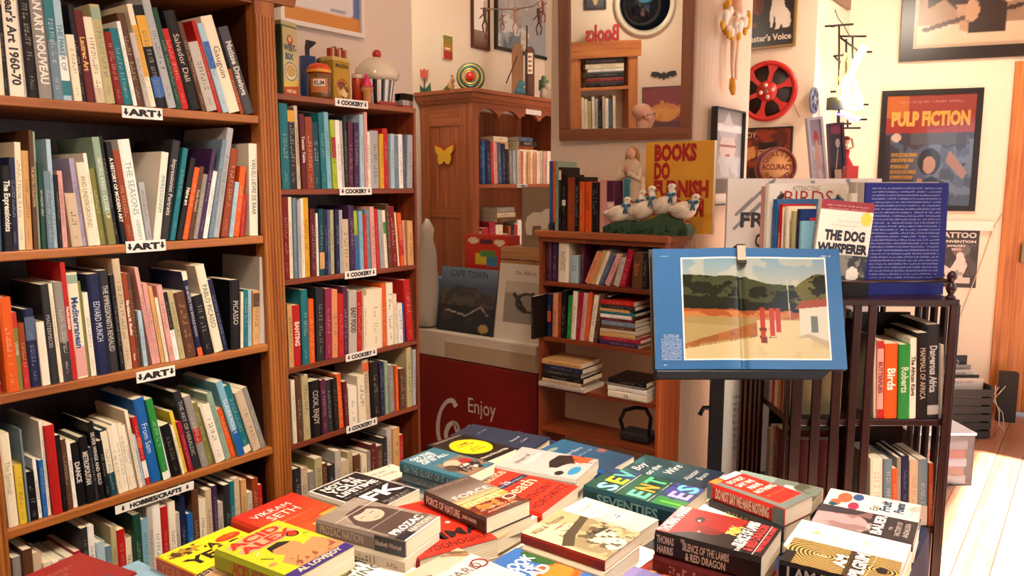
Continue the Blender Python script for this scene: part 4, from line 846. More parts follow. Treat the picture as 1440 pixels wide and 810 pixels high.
# pile of boxes carrying the games box, crate carrying the elephant picture
Z1 = at_x(690, 382, XK + .22).z; Z2 = at_x(740, 347, XK + .22).z
def yx(px, x): return on_line(px, (x, 0, 0), (0, 1, 0)).y
e = empty('cardboard_box', (XK + .22, yx(675, XK + .2), zc), 'plain cardboard box under the red games box on the cooler', 'box'); mb = MB(); mb.box(0, -.07, 0, .22, .09, Z1 - zc); mb.build('carton', mat('#a58a6a', .8), e)
for sx in (0,): mb = MB(); mb.box(-.001, -.02, 0, 0, .01, Z1 - zc); mb.build('tape', mat('#c2a57c', .4), e)
ya_, yb_ = yx(654, XK + .2), yx(715, XK + .2); hh = at_x(680, 331, XK + .2).z - Z1
e = empty('games_box', (XK + .2, (ya_ + yb_) / 2, Z1 + .0005), 'red games box with coloured blocks picture behind the coastal photo book', 'box'); W_ = abs(ya_ - yb_)
mb = MB(); mb.box(0, -W_ / 2, 0, .1, W_ / 2, hh); mb.build('carton', mat('#b8261c', .45), e)
def pt(cv): cv.rect(0, 0, 1, 1, '#c42c20'); cv.rect(.25, .2, .5, .5, '#d8c02e'); cv.rect(.5, .15, .75, .45, '#3f7fa0'); cv.rect(.35, .4, .7, .6, '#4a8a4a'); cv.ell(.2, .85, .12, .09, '#e8d8c0'); cv.ell(.8, .82, .12, .09, '#e8d8c0'); cv.rect(.35, .78, .65, .88, '#502030')
cv = Canvas(W_, hh, 36); pt(cv); cv.build('printed_face', M4((-.0008, W_ / 2, 0), XD, (0, 0, 1), (-1, 0, 0)), e)
ya_, yb_ = yx(704, XK + .16), 2.1
e = empty('wooden_crate', (XK + .16, (ya_ + yb_) / 2, zc), 'pale slatted wooden crate on the cooler under the elephant picture', 'crate'); W_ = abs(ya_ - yb_); nS = 7; sh = (Z2 - zc) / nS
for i in range(nS): mb = MB(); mb.box(0, -W_ / 2, i * sh + .004, .01, W_ / 2, (i + 1) * sh - .003); mb.build('slat', wood('crate_pine', '#9a6a42', '#c89a68', 'Y'), e)
for i in range(2): s1 = (-1, 1)[i]; mb = MB(); mb.box(.0105, min(s1 * W_ / 2, s1 * (W_ / 2 - .014)), 0, .2, max(s1 * W_ / 2, s1 * (W_ / 2 - .014)), Z2 - zc); mb.build('side_board', wood('crate_pine', '#9a6a42', '#c89a68', 'Z'), e)
mb = MB(); mb.box(.0105, -W_ / 2 + .015, Z2 - zc - .012, .2, W_ / 2 - .015, Z2 - zc); mb.build('top_board', wood('crate_pine', '#9a6a42', '#c89a68', 'Y'), e)
ya_, yb_ = yx(734, XK + .2), 2.1; hh = at_x(755, 263, XK + .2).z - Z2
e = empty('elephant_picture', (XK + .2, (ya_ + yb_) / 2, Z2 + .0005), 'grey-brown card with white elephant cut-out standing on the wooden crate', 'picture'); W_ = abs(ya_ - yb_)
mb = MB(); mb.box(0, -W_ / 2, 0, .006, W_ / 2, hh); mb.build('card', mat('#8d7762', .7), e)
el = [(.12, .0), (.26, 0), (.28, .25), (.5, .27), (.52, 0), (.66, 0), (.68, .3), (.78, .45), (.82, .2), (.9, .2), (.9, .55), (.93, .95), (.86, .96), (.8, .72), (.62, .72), (.5, .62), (.3, .62), (.14, .5), (.08, .3)]
mb = MB(); mb.prism([(x * W_ * 1.0, y * hh * .62) for x, y in el], 0, .005, M=M4((-.0005, W_ / 2 - .005, hh * .2), XD, (0, 0, 1), (-1, 0, 0))); mb.build('elephant_cutout', mat('#ded5c3', .6), e)
# plastic bag hanging at the end of the cookery bookcase
bgp = Vector((XK + .06, yx(601, XK + .06), zc)); 
mb = MB(); prof = [(.02, .002), (.065, .015), (.075, .08), (.06, .16), (.07, .24), (.05, .32), (.055, .40), (.035, .47), (.04, .53), (.012, .58)]
mb.lathe(prof, 18); rr = random.Random(3); mb.v = [(x * (1 + rr.uniform(-.22, .22)), y * (.8 + rr.uniform(-.2, .2)), z + rr.uniform(-.008, .008) * (z > .01)) for x, y, z in mb.v]
o = mb.build('plastic_bag', mat('#d6cdc0', .3, trans=.15), None, M=Matrix.Translation(bgp)); tag(o, 'crumpled white plastic wrapping standing beside the cookery bookcase end', 'bag')

# ---------------------------------------------------------------- bookcase below the mirror
XB = 2.85; y0, y1 = on_line(758, (XB, 0, 0), (0, 1, 0)).y, on_line(933, (XB, 0, 0), (0, 1, 0)).y; DB = .20
BZ = [at_x(760, 324, XB - .02).z, 1.07, .82, .60, .40]
bc = empty('bookcase', (XB, (y0 + y1) / 2, 0), 'small red pine bookcase under the mirror with geese ornament on top', 'bookcase')
for a, b in ((y0 - .018, y0), (y1, y1 + .018)):
    mb = MB(); mb.box(XB, a, 0, XB + DB, b, BZ[0] - .022); part(mb, 'side_panel', MAHO['Z'] if a > 1.6 else wood('side_pine', '#8a3c14', '#c46428', 'Z'), bc, .003)
mb = MB(); mb.box(XB - .022, y1 - .035, BZ[0] - .03, XB + DB, y0 + .012, BZ[0]); part(mb, 'top', CAB['Y'], bc, .006)
mb = MB(); mb.box(XB - .004, y1 - .012, BZ[0] - .05, XB + DB, y0 + .004, BZ[0] - .03); part(mb, 'top_moulding', CAB['Y'], bc, .004)
mb = MB(); mb.box(XB + DB - .01, y1 + .018, .83, XB + DB - .002, y0 - .018, BZ[0] - .05); part(mb, 'back_panel', MAHO['Z'], bc)
for z in BZ[1:]: mb = MB(); mb.box(XB + .003, y1 + .0185, z - .02, XB + DB - .012, y0 - .0185, z); part(mb, 'shelf', MAHO['Y'], bc, .002)
B_ = dict(P=(XB + .012, 0), D=XD, IN=XIN, maxd=.165)
YB1 = y0 - .018
shelf_row([(46, 56, 47, 55, 'purple'), (57, 67, 58, 55, 'plum'), (68, 86, 70, 55, 'purple'), (92, 131, 95, 57, 'ivory', 'FANTASTIC', '#b8ae9a', dict(tfrac=.5)), (135, 164, 138, 108, 'lightblue'), (174, 185, 180, 68, 'plum'),
 (190, 212, 236, 98, 'peach'), (213, 229, 262, 92, 'tan'), (230, 243, 278, 92, 'ivory'), (245, 261, 292, 108, 'slate'), (264, 284, 316, 108, 'pink'), (298, 320, 330, 120, 'lightgrey'), (323, 345, 362, 88, 'crimson'),
 (370, 408, 372, 95, 'brown', 'Spice', '#c95a34', dict(tfrac=.35)), (411, 430, 411, 95, 'black')],
 2.7, 750, 320, zs=BZ[1], where='top shelf of mirror bookcase', group='small books below the mirror', hardp=.1, **B_)
shelf_row([(53, 67, 53, 252, 'navy', None, None, dict(bands=((.35, .6, 'orange'),))), (68, 88, 71, 250, 'peach'), (90, 101, 93, 250, 'rust'), (102, 119, 106, 240, 'black'), (121, 138, 129, 260, 'green'), (139, 156, 148, 242, 'ivory'), (158, 172, 171, 250, 'crimson'),
 (173, 189, 190, 248, 'pink'), (191, 204, 208, 245, 'orange'), (206, 223, 228, 258, 'ivory'), (225, 240, 255, 255, 'brown'), (242, 256, 276, 262, 'black')],
 2.7, 750, 320, zs=BZ[2], where='middle shelf of mirror bookcase', group='small books below the mirror', hardp=.1, **B_)
o_b = Vector((XB - .085, YB1 - .001, BZ[2] + .0005)); book(M4(o_b, XD, XIN, (0, 0, 1)), .15, .19, .015, 'black', label='black book jutting out at the left end, middle shelf of mirror bookcase', group='small books below the mirror', scrib=True)
pz = lambda px: on_line(px, (XB + .012, 0, 0), (0, 1, 0)).y
k3 = 3.25 / 1110
st = [(62, 'purple', 18), (64, 'crimson', 12), (58, 'tan', 14), (60, 'beige', 14), (56, 'brown', 12), (54, 'steel', 16), (56, 'maroon', 10), (50, 'white', 13), (54, 'teal', 10), (48, 'tan', 10), (54, 'charcoal', 14), (54, 'red', 16)]
z_ = stack((XB + .006, pz(846), BZ[2]), XD, XIN, [(L * k3, .15, t * .00122, c) for L, c, t in st], 'pile beside the upright books', 'books lying below the mirror')
rows = [(.24, .17, .02, 'lightgrey', None, None, 0), (.2, .16, .02, 'beige', None, None, .02), (.215, .16, .022, 'black', None, None, .02), (.2, .16, .02, 'charcoal', None, None, .022), (.2, .17, .022, 'navy', None, None, .03), (.2, .16, .022, 'tan', None, None, .02)]
stack((XB - .03, pz(766), BZ[3]), XD, XIN, rows, 'left low pile below mirror', 'books lying below the mirror')
rows = [(.185, .17, .03, 'ivory', '50', '#4a4540', .01), (.185, .17, .02, 'white', None, None, .008), (.18, .17, .012, 'grey', None, None, .0), (.18, .17, .02, 'black', None, None, .01)]
stack((XB - .002, pz(858), BZ[3]), XD, XIN, rows, 'right low pile below mirror', 'books lying below the mirror')
pb = at_x(768, 405, XB - .06)
# bag with curved strap on the lowest shelf
bp = Vector((XB + .09, pz(893), BZ[4] + .001)); e = empty('handbag', bp, 'black bag with arched strap on the lowest shelf under the mirror', 'bag')
mb = MB(); mb.box(-.045, -.06, 0, .045, .075, .045); mb.build('body', mat('#1d1a1b', .6), e, bevel=.012)
mb = MB(); mb.tube([(-.03, .062, .04), (-.045, .07, .09), (-.045, .05, .135), (-.045, .0, .156), (-.045, -.05, .16), (-.035, -.068, .12), (-.03, -.058, .04)], .009); mb.build('strap', mat('#15120f', .5), e)
# books standing on top of it
T_ = dict(P=(XB + .02, 0), D=XD, IN=XIN, maxd=.15)
shelf_row([(83, 95, 84, 98, 'blue', None, None, dict(bands=((0, .12, 'black'),))), (97, 109, 97, 100, 'orange', None, None, dict(bands=((0, .12, 'black'),))), (111, 128, 111, 100, 'mint'), (131, 145, 132, 130, 'black', None, None, dict(bands=((.8, .95, 'cream'),))), (147, 166, 150, 168, 'black', None, None, dict(bands=((.45, .55, 'white'),))),
 (168, 208, 170, 182, 'rust', None, '#d8784a'), (210, 235, 214, 180, 'black'), (238, 262, 240, 205, 'orange'), (264, 298, 266, 205, 'orange', None, '#2a1a10'), (300, 333, 302, 208, 'black'), (336, 374, 338, 197, 'pink', None, '#b8a898'), (376, 418, 378, 200, 'plum', 'B', '#e8e0d4', dict(tfrac=.2, bands=((0, .6, 'pink'),)))],
 3.68, 750, 200, zs=BZ[0], where='top of mirror bookcase', group='books standing on the mirror bookcase', hardp=.1, **T_)
# statue of praying woman
sx = XB + .115; sp_ = Vector((sx, on_line(886, (sx, 0, 0), (0, 1, 0)).y, BZ[0])); HS = at_x(886, 206, sx).z - BZ[0]
st_ = empty('praying_statue', M4(sp_, (0, -1, 0), (1, 0, 0), (0, 0, 1)), 'painted plaster statue of a praying veiled woman in cream robe and blue sash', 'statue')
k_ = HS / .37
mb = MB(); mb.lathe([(.055 * k_, 0), (.056 * k_, .02), (.05 * k_, .08), (.047 * k_, .16), (.052 * k_, .22), (.05 * k_, .27), (.036 * k_, .305), (.018 * k_, .32)], 24); mb.v = [(x * (1 + .06 * math.sin(9 * math.atan2(y, x)) * (z < .24)), y * .62, z * k_) for x, y, z in mb.v]; mb.build('robe', mat('#cdb797', .6, noise=.12), st_)
mb = MB(); mb.ball((0, -.004, .338 * k_), (.019, .020, .026), 18); mb.tube([(0, 0, .30 * k_), (0, 0, .325 * k_)], .011); mb.ball((0, -.025, .336 * k_), (.003, .005, .005), 8); mb.build('head', mat('#d2a583', .55), st_)
mb = MB()
for a in range(9):
    an = math.pi * (a / 8); mb.tube([(.016 * math.cos(an), .006 + .014 * math.sin(an), .36 * k_), (.024 * math.cos(an), .006 + .018 * math.sin(an), .335 * k_), (.028 * math.cos(an), .004 + .018 * math.sin(an), .29 * k_)], .008)
mb.ball((0, .006, .352 * k_), (.022, .02, .017)); mb.build('hair', mat('#a5774a', .6), st_)
mb = MB()
for s1 in (-1, 1): mb.tube([(s1 * .04, -.002, .28 * k_), (s1 * .044, -.02, .23 * k_), (s1 * .006, -.045, .255 * k_)], [.012, .014, .011]); mb.tube([(s1 * .05, 0, .24 * k_), (s1 * .06, .0, .12 * k_), (s1 * .05, 0, .02)], [.012, .012, .008])
mb.build('sleeve', mat('#d8c6a8', .6), st_)
mb = MB()
for s1 in (-1, 1): mb.tube([(s1 * .006, -.045, .25 * k_), (s1 * .003, -.05, .275 * k_), (s1 * .001, -.049, .292 * k_)], [.006, .005, .002])
mb.build('hand', mat('#c9977a', .6), st_)
mb = MB(); mb.box(-.013, -.0385, .05 * k_, .0, -.03, .22 * k_); mb.box(.002, -.0385, .07 * k_, .012, -.03, .22 * k_); mb.box(-.014, -.039, .215 * k_, .014, -.03, .232 * k_); mb.build('sash', mat('#3f8a9c', .5), st_)
# BOOKS DO FURNISH A ROOM panel
sgx = XB + .165; a = at_x(906, 327, sgx); b = at_x(1001, 327, sgx); zt_ = at_x(950, 199, sgx).z; W_ = a.y - b.y
e = empty('sign_board', M4((sgx, a.y, BZ[0]), (0, -1, 0), (0, 0, 1), (-1, 0, 0)), 'yellow board with red capitals BOOKS DO FURNISH A ROOM behind the geese', 'sign'); H_ = zt_ - BZ[0]
mb = MB(); mb.box(0, .0005, -.022, W_, H_, 0); mb.build('canvas_edge', mat('#eee4d2', .7), e)
cv = Canvas(W_, H_, 24, '#e4ac38'); cv.mottle(.12, 5, 2); cv.build('printed_face', Matrix.Translation((0, 0, .0008)), e, .6)
q = MB()
for tx, x0, x1, yy in (('BOOKS', .13, .75, .80), ('DO', .13, .37, .60), ('FURNISH', .13, .94, .405), ('A ROOM', .13, .88, .20)):
    put_text(q, tx, Matrix.Translation(((x0 + x1) / 2 * W_, yy * H_, .0016)), .165 * H_, width=(x1 - x0) * W_, bold=2)
q.build('lettering', mat('#b02318', .6), e)
# geese ornament
gx = XB + .03; ga = on_line(846, (gx, 0, 0), (0, 1, 0)).y; gb = on_line(980, (gx, 0, 0), (0, 1, 0)).y
ge = empty('geese_ornament', M4((gx, (ga + gb) / 2, BZ[0]), (0, -1, 0), (1, 0, 0), (0, 0, 1)), 'resin row of five white geese with blue bows on a green bank', 'ornament'); GW = ga - gb
g = 3.15 / 1110
def gp(px, py): return ((px - 913) * g, (327 - py) * g)
mb = MB(); ol = [gp(x, y) for x, y in ((846, 327), (846, 318), (860, 312), (880, 309), (900, 310), (925, 304), (940, 297), (958, 303), (972, 308), (981, 318), (979, 327))]
mb.prism(ol, -.03, .035, M=M4((0, 0, 0), (1, 0, 0), (0, 0, 1), (0, -1, 0))); rr = random.Random(2)
for i in range(60): x = rr.uniform(-.19, .19); z0_ = rr.uniform(.0, .02); mb.tube([(x, -.036, z0_), (x + rr.uniform(-.006, .006), -.04, z0_ + .022)], [.004, .001], 4)
mb.build('grass_bank', mat('#2b4a34', .6, noise=.4, nscale=30), ge)
def goose(cx, cy, hx, hy, y, bl, ang):
    """body centre, head centre in photo px, depth"""
    bx, bz = gp(cx, cy); hx, hz = gp(hx, hy)
    m = MB(); Mb = Matrix.Translation((bx, y, bz)) @ Matrix.Rotation(R(-ang), 4, 'Y'); m.ball((0, 0, 0), (bl * g, .032, .036), 18, M=Mb)
    m.tube([Mb @ Vector((-bl * g * .7, 0, .006)), Mb @ Vector((-bl * g * 1.35, 0, .018))], [.02, .004])
    m.tube([(bx + bl * g * .6, y, bz + .012), ((bx + bl * g * .7 + hx) / 2 + .004, y, (bz + hz) / 2), (hx - .002, y, hz)], [.024, .015, .013], 12); m.ball((hx, y, hz), (.018, .014, .015), 14)
    gb_ = m.build('goose', mat('#e6ddcd', .4), ge)
    m = MB(); m.tube([(hx + .014, y, hz - .003), (hx + .034, y, hz - .007)], [.007, .003]); m.build('beak', mat('#a8562c', .5), gb_)
    m = MB()
    for s1 in (-1, 1): m.tube([(bx + s1 * .006, y - .005, bz - .03), (bx + s1 * .008, y - .006, bz - .05)], .005, 6); m.box(bx + s1 * .008 - .01, y - .02, bz - .053, bx + s1 * .008 + .015, y + .004, bz - .047)
    m.build('foot', mat('#a4503a', .5), gb_)
    nx, nz = (bx + bl * g * .65 + hx) / 2 + .006, (bz + hz) / 2 + .006; m = MB()
    for s1 in (-1, 1): m.ball((nx + s1 * .012, y - .02, nz + .003), (.012, .006, .008), 8); m.tube([(nx, y - .022, nz), (nx + s1 * .008, y - .026, nz - .03)], [.005, .004], 6)
    m.build('bow', mat('#3d6f8a', .5), gb_)
    m = MB(); m.ball((hx + .006, y - .013, hz + .003), .0025, 6); m.build('eye', mat('#111111', .3), gb_)
    m = MB(); m.ball((-.01, -.024, .006), (bl * g * .62, .012, .02), 12, M=Mb); m.build('wing', mat('#d8cdb9', .5), gb_)
goose(868, 299, 882, 279, -.012, 19, 10); goose(886, 297, 901, 269, .012, 17, 18); goose(908, 293, 921, 263, -.014, 19, 25); goose(937, 286, 949, 260, .0, 18, 30); goose(968, 292, 986, 274, -.006, 19, 8)
# framed paper behind? mirror
mph = R(112); MD = Vector((-math.cos(mph), -math.sin(mph), 0)); MN0 = Vector((-math.sin(mph), math.cos(mph), 0)); tl = R(5)
MUP = (Vector((0, 0, 1)) * math.cos(tl) + MN0 * math.sin(tl)); MN = MD.cross(MUP); 
bl_ = on_line(788, WP, WD); bl_ = bl_ + MN0 * .03
a = on_plane(788, 198, bl_, MN0); b = on_plane(973, 198, bl_, MN0); MWid = (b - a).dot(MD); MH = .78
MM = M4(a, MD, MUP, MN); mir = empty('wall_mirror', MM, 'mirror in wide brown wooden frame above the geese, tilted forward', 'mirror'); fw_ = .052
WM = {'X': wood('frame_pine', '#6a3a20', '#8e5636', 'X'), 'Y': wood('frame_pine', '#6a3a20', '#8e5636', 'Y')}
for x0_, y0_, x1_, y1_, ax in ((0, 0, MWid, fw_, 'X'), (0, MH - fw_, MWid, MH, 'X'), (0, fw_, fw_, MH - fw_, 'Y'), (MWid - fw_, fw_, MWid, MH - fw_, 'Y')):
    mb = MB(); mb.box(x0_, y0_, 0, x1_, y1_, .03); mb.build('frame', WM[ax], mir, bevel=.003)
mb = MB(); mb.box(fw_ - .002, fw_ - .002, .004, MWid - fw_ + .002, MH - fw_ + .002, .010); mb.build('mirror_glass', mat('#e8ece8', 0.01, metal=1.0), mir)
# white puppet figure hung on the pier return
ry = WC.y; pz_ = at_y(1036, 60, ry - .05); pu = empty('hanging_puppet', pz_, 'hanging doll in yellow and white ruffles with long pale legs on the lit corner', 'doll')
def rp(px, py, dy=0): return at_y(px, py, ry - .05 + dy) - pz_
mb = MB(); mb.tube([rp(1036, -20), rp(1036, 4), rp(1034, 18)], [.018, .024, .03], 12); mb.ball(rp(1036, -26), .03); mb.build('torso', mat('#d8a884', .6), pu)
mb = MB(); rr = random.Random(4)
for i in range(26): an = rr.uniform(0, 6.28); c = rp(1034 + 14 * math.cos(an), 28 + 22 * math.sin(an) * rr.uniform(.3, 1), rr.uniform(-.02, .02)); mb.ball(c, (.018, .014, .022), 8)
stuff(mb.build('white_ruffle', mat('#f2ece0', .7), pu))
mb = MB()
for i in range(22): an = rr.uniform(0, 6.28); c = rp(1034 + 19 * math.cos(an), 26 + 26 * math.sin(an), rr.uniform(-.02, .02)); mb.ball(c, (.014, .012, .02), 8)
stuff(mb.build('yellow_ruffle', mat('#e0a828', .6), pu))
for dx in (0, 5): mb = MB(); mb.tube([rp(1032 + dx, 44), rp(1031 + dx, 70), rp(1030 + dx, 88), rp(1030 + dx, 112)], [.014, .012, .009, .006], 10); mb.build('leg', mat('#e6c6a8', .6), pu)
mb = MB(); mb.tube([rp(1030, 110), rp(1030, 124), rp(1031, 133)], [.012, .016, .009], 10); mb.build('boot', mat('#d89a22', .5), pu)
# silver poster on the pier return
a = at_y(1009, 149, ry - .03); b = at_y(1044, 287, ry - .03); c = (a + b) / 2
def pt(cv):
    cv.grad(0, 1, '#c4c8ca', '#8a9094'); cv.rect(0, 0, 1, .12, '#efece6'); cv.rect(0, .12, 1, .27, '#6a675f'); cv.ell(.5, .6, .28, .17, '#d8d2cc'); cv.ell(.5, .52, .07, .02, '#a3262a'); cv.rect(.2, .72, .8, .78, '#b8c0c4'); cv.blot(0, .3, 1, .5, '#cfdbe2', 6, 3, .5, .8); cv.rect(0, .78, 1, .84, '#e9eef0'); cv.poly([(.3, .84), (.5, .97), (.7, .84)], '#c9ccce'); cv.line(.2, .62, .8, .62, .02, '#8a2a2a')
picture('framed_poster', (c.x, ry - .002, c.z), (1, 0, 0), (0, -1, 0), b.x - a.x, a.z - b.z, .006, '#2a2a2c', pt, 40, 'narrow silver-grey poster of a pale face on the bright corner return', fth=.03)

# ---------------------------------------------------------------- ornaments on the cookery bookcase
KT = KZ[0]
def kt(px, dy=.06): return Vector((on_line(px, (0, YK + dy, KT + .05), (1, 0, 0)).x, YK + dy, KT))
kf = lambda p: (p - EYE).dot(FW) / FPX
def turned(p, deg): return Matrix.Translation(p) @ Matrix.Rotation(R(deg), 4, 'Z')
def tin(name, p, deg, w, d, h, colour, label, faces, cat='tin', lidc=None):
    e = empty(name, turned(p, deg), label, cat); mb = MB(); mb.box(-w / 2, 0, .0005, w / 2, d, h); mb.build('tin_body', mat(colour, .3, coat=.3), e, bevel=.004)
    if lidc: mb = MB(); mb.box(-w / 2 - .001, -.001, h - .012, w / 2 + .001, d + .001, h + .003); mb.build('lid', mat(lidc, .3), e, bevel=.003)
    cv = Canvas(w - .006, h - .018, 40); faces[0](cv); cv.build('printed_face', M4((-w / 2 + .003, -.0015, .002), (1, 0, 0), (0, 0, 1), (0, -1, 0)), e)
    for cc in {f_[4] for f_ in faces[1]}:
        q = MB()
        for (s_, x, y, hh, c_, wd) in faces[1]:
            if c_ == cc: put_text(q, s_, M4((-w / 2 + x * w, -.0022, y * h), (1, 0, 0), (0, 0, 1), (0, -1, 0)), hh * w, width=wd * w, bold=True)
        q.build('lettering', mat(cc, .5), e)
    return e
def pt(cv): cv.rect(0, 0, 1, 1, '#cfc78e'); cv.ell(.5, .82, .2, .07, '#b8482a'); cv.ell(.5, .83, .1, .04, '#e8d890'); cv.ell(.5, .36, .4, .13, '#e9dfb8'); cv.ell(.5, .37, .33, .09, '#c9a868'); cv.rect(0, 0, 1, .2, '#c4542a'); cv.poly([(0, .2), (1, .26), (1, .16), (0, .12)], '#e0c860'); cv.ring(.5, .36, .4, .13, .06, '#4a6a86')
p = kt(409, .05); k_ = kf(p)
tin('cereal_tin', p, 14, 34 * k_, .06, 101 * k_, '#4a5a3a', 'tall pale green and orange cereal tin standing against the fluted post', (pt, [('WEET-', .5, .62, .24, '#1f5a7a', .8), ('BIX', .42, .5, .24, '#1f5a7a', .5), ('WEET-BIX', .5, .05, .13, '#f0e2b0', .6)]), lidc='#c9c08a')
p = kt(434, .19); e = empty('utensil_pot', p, 'small blue pot of dark tipped utensils behind the jar', 'pot'); k_ = kf(p)
mb = MB(); mb.lathe([(.022, 0), (.028, .03), (.028, .16), (.024, .16), (.02, .02)], 18, cap=False); mb.lathe([(.022, 0), (.001, .001)], 18, cap=False); mb.build('pot', mat('#2e5a9a', .3), e)
mb = MB()
for i in range(4): mb.tube([(0, 0, .02), (.008 * (i - 1), .004 * i, .19), (.014 * (i - 1) + .015, .004 * i, .215)], [.003, .003, .006])
mb.build('utensil', mat('#26262a', .4), e)
p = kt(449, .045); k_ = kf(p); e = empty('glass_jar', p, 'squat brown jar with orange lid and small white label', 'jar')
mb = MB(); r_ = 16.5 * k_; mb.lathe([(r_ * .9, .0005), (r_, .008), (r_, 33 * k_), (r_ * .85, 36 * k_)], 28); mb.build('jar_body', mat('#6a4420', .2, coat=.5), e)
mb = MB(); mb.lathe([(r_ * .8, 35 * k_), (r_ * 1.0, 36 * k_), (r_ * 1.02, 42 * k_), (r_ * .7, 48 * k_), (r_ * .2, 50 * k_)], 28); mb.build('lid', mat('#d0481c', .3), e)
mb = MB(); mb.lathe([(r_ * 1.03, 36.5 * k_), (r_ * 1.03, 40 * k_)], 28, cap=False); mb.build('lid_rim', mat('#e0a030', .3), e)
mb = MB(); mb.ball((0, 0, 53 * k_), 3.6 * k_, 12); mb.build('knob', mat('#3a2a22', .3), e)
def arc(name, r, a0, a1, z0, z1, m, e, n=14):
    mb = MB(); vs = []; 
    for i in range(n + 1): an = a0 + (a1 - a0) * i / n; vs += [(r * math.cos(an), r * math.sin(an), z0), (r * math.cos(an), r * math.sin(an), z1)]
    mb.add(vs, [(2 * i, 2 * i + 2, 2 * i + 3, 2 * i + 1) for i in range(n)]); return mb.build(name, m, e)
ca_ = math.atan2(-p.y, -p.x)
arc('label', r_ * 1.015, ca_ - .75, ca_ + .75, 8 * k_, 28 * k_, mat('#b0642c', .5), e)
lb = arc('label_panel', r_ * 1.02, ca_ - .5, ca_ + .5, 17 * k_, 26 * k_, mat('#efe6d4', .5), e)
q = MB(); n_ = Vector((math.cos(ca_), math.sin(ca_), 0)); put_text(q, 'KLIM', M4(n_ * r_ * 1.03 + Vector((0, 0, 18.5 * k_)), Vector((0, 0, 1)).cross(n_), (0, 0, 1), n_), 6 * k_, width=14 * k_, bold=True); q.build('lettering', mat('#5a2a18', .5), e)
def pt(cv): cv.rect(0, 0, 1, 1, '#b8902a'); cv.ell(.55, .3, .3, .2, '#d8b868'); cv.ell(.4, .42, .2, .1, '#8a4a2a'); cv.ell(.65, .2, .15, .1, '#e8d4a0'); cv.ell(.5, .55, .12, .05, '#c9541c'); cv.blot(.15, .08, .9, .5, '#6a3a1c', 8, 2, .56); cv.ring(.5, .3, .42, .27, .04, '#6a4a1c')
p = kt(481, .05); k_ = kf(p)
mz = tin('starch_tin', p, 8, 36 * k_, .06, 60 * k_, '#9a7a24', 'golden yellow tin with wooden pegs lined up on its lid', (pt, [('MAIZENA', .5, .78, .14, '#2a2016', .74)]), lidc='#c9b060')
e = empty('peg_row', turned(p + Vector((0, .02, 60 * k_ + .0035)), 8), 'row of red and tan wooden pegs standing on the golden tin', 'pegs')
for i in range(8): mb = MB(); x = (-.5 + i / 7) * 32 * k_; mb.box(x - .004, -.008, 0, x + .005, .008, .026 + .004 * (i % 3)); mb.build('peg', mat(['#a03024', '#c99a70', '#6a3a2a'][i % 3], .6), e)
p = kt(503, .07); k_ = kf(p); e = empty('red_canister', p, 'red canister half hidden behind the golden tin', 'tin'); mb = MB(); mb.lathe([(.02, .0005), (.02, 40 * k_), (.016, 42 * k_)], 18); mb.build('canister', mat('#b83a1c', .3), e); mb = MB(); mb.lathe([(.0205, 36 * k_), (.0205, 41 * k_)], 18, cap=False); mb.build('rim', mat('#d8c8b0', .3), e)
p = kt(516, .035); k_ = kf(p); e = empty('ice_cream_ornament', p, 'plastic ice cream cone ornament with bright pink swirl', 'ornament')
mb = MB(); mb.lathe([(7 * k_ * .8, .0005), (5.5 * k_, 4 * k_), (6 * k_, 16 * k_), (9 * k_, 18 * k_), (9 * k_, 24 * k_)], 20); mb.build('wafer_cone', mat('#c98a4c', .6), e)
mb = MB(); pr = []; 
for i in range(13): t = i / 12; pr.append(((8.5 * (1 - t) + .6) * k_ * (1 + .13 * math.cos(i * math.pi)), (23 + 19 * t) * k_))
mb.lathe(pr, 20); mb.build('pink_swirl', mat('#d8245c', .35), e)
p = kt(531, .12); k_ = kf(p); e = empty('cupcake_jar', p, 'large ceramic cupcake jar with cream icing lid, cherry and striped base', 'jar'); B_r = 22 * k_
for i in range(24):
    a0 = 2 * math.pi * i / 24; a1 = 2 * math.pi * (i + 1) / 24; mb = MB(); vs = []
    for an in (a0, (a0 + a1) / 2, a1): b_ = 1.03 if an == (a0 + a1) / 2 else 1; vs += [(B_r * .82 * b_ * math.cos(an), B_r * .82 * b_ * math.sin(an), .0005), (B_r * 1.05 * b_ * math.cos(an), B_r * 1.05 * b_ * math.sin(an), 38 * k_)]
    mb.add(vs, [(0, 2, 3, 1), (2, 4, 5, 3)]); mb.build('stripe', mat('#efe9de' if i % 2 else '#1c1a1c', .25), e)
mb = MB(); mb.lathe([(B_r * 1.02, 37 * k_), (B_r * 1.35, 40 * k_), (B_r * 1.4, 46 * k_), (B_r * 1.3, 54 * k_), (B_r * 1.0, 62 * k_), (B_r * .6, 68 * k_), (B_r * .2, 70 * k_)], 36); mb.v = [(x * (1 + .03 * math.sin(6 * math.atan2(y, x) + z * 90)), y * (1 + .03 * math.sin(6 * math.atan2(y, x) + z * 90)), z) for x, y, z in mb.v]; mb.build('icing_lid', mat('#e2d8bc', .25, coat=.4), e)
mb = MB(); mb.ball((0, 0, 74 * k_), 6.5 * k_, 16); mb.build('cherry', mat('#b81e1a', .2, coat=.5), e)
p = kt(568, .06); k_ = kf(p); e = empty('clear_box', p, 'small clear plastic box with red base at the right end above cookery books', 'box')
mb = MB(); mb.box(-.028, -.02, .012, .028, .02, .055); mb.build('clear_lid', glassmat(), e); mb = MB(); mb.box(-.028, -.02, .0005, .028, .02, .012); mb.build('base', mat('#a02018', .4), e); mb = MB(); mb.box(-.018, -.01, .012, .018, .01, .032); mb.build('contents', mat('#d8cfc4', .5), e)
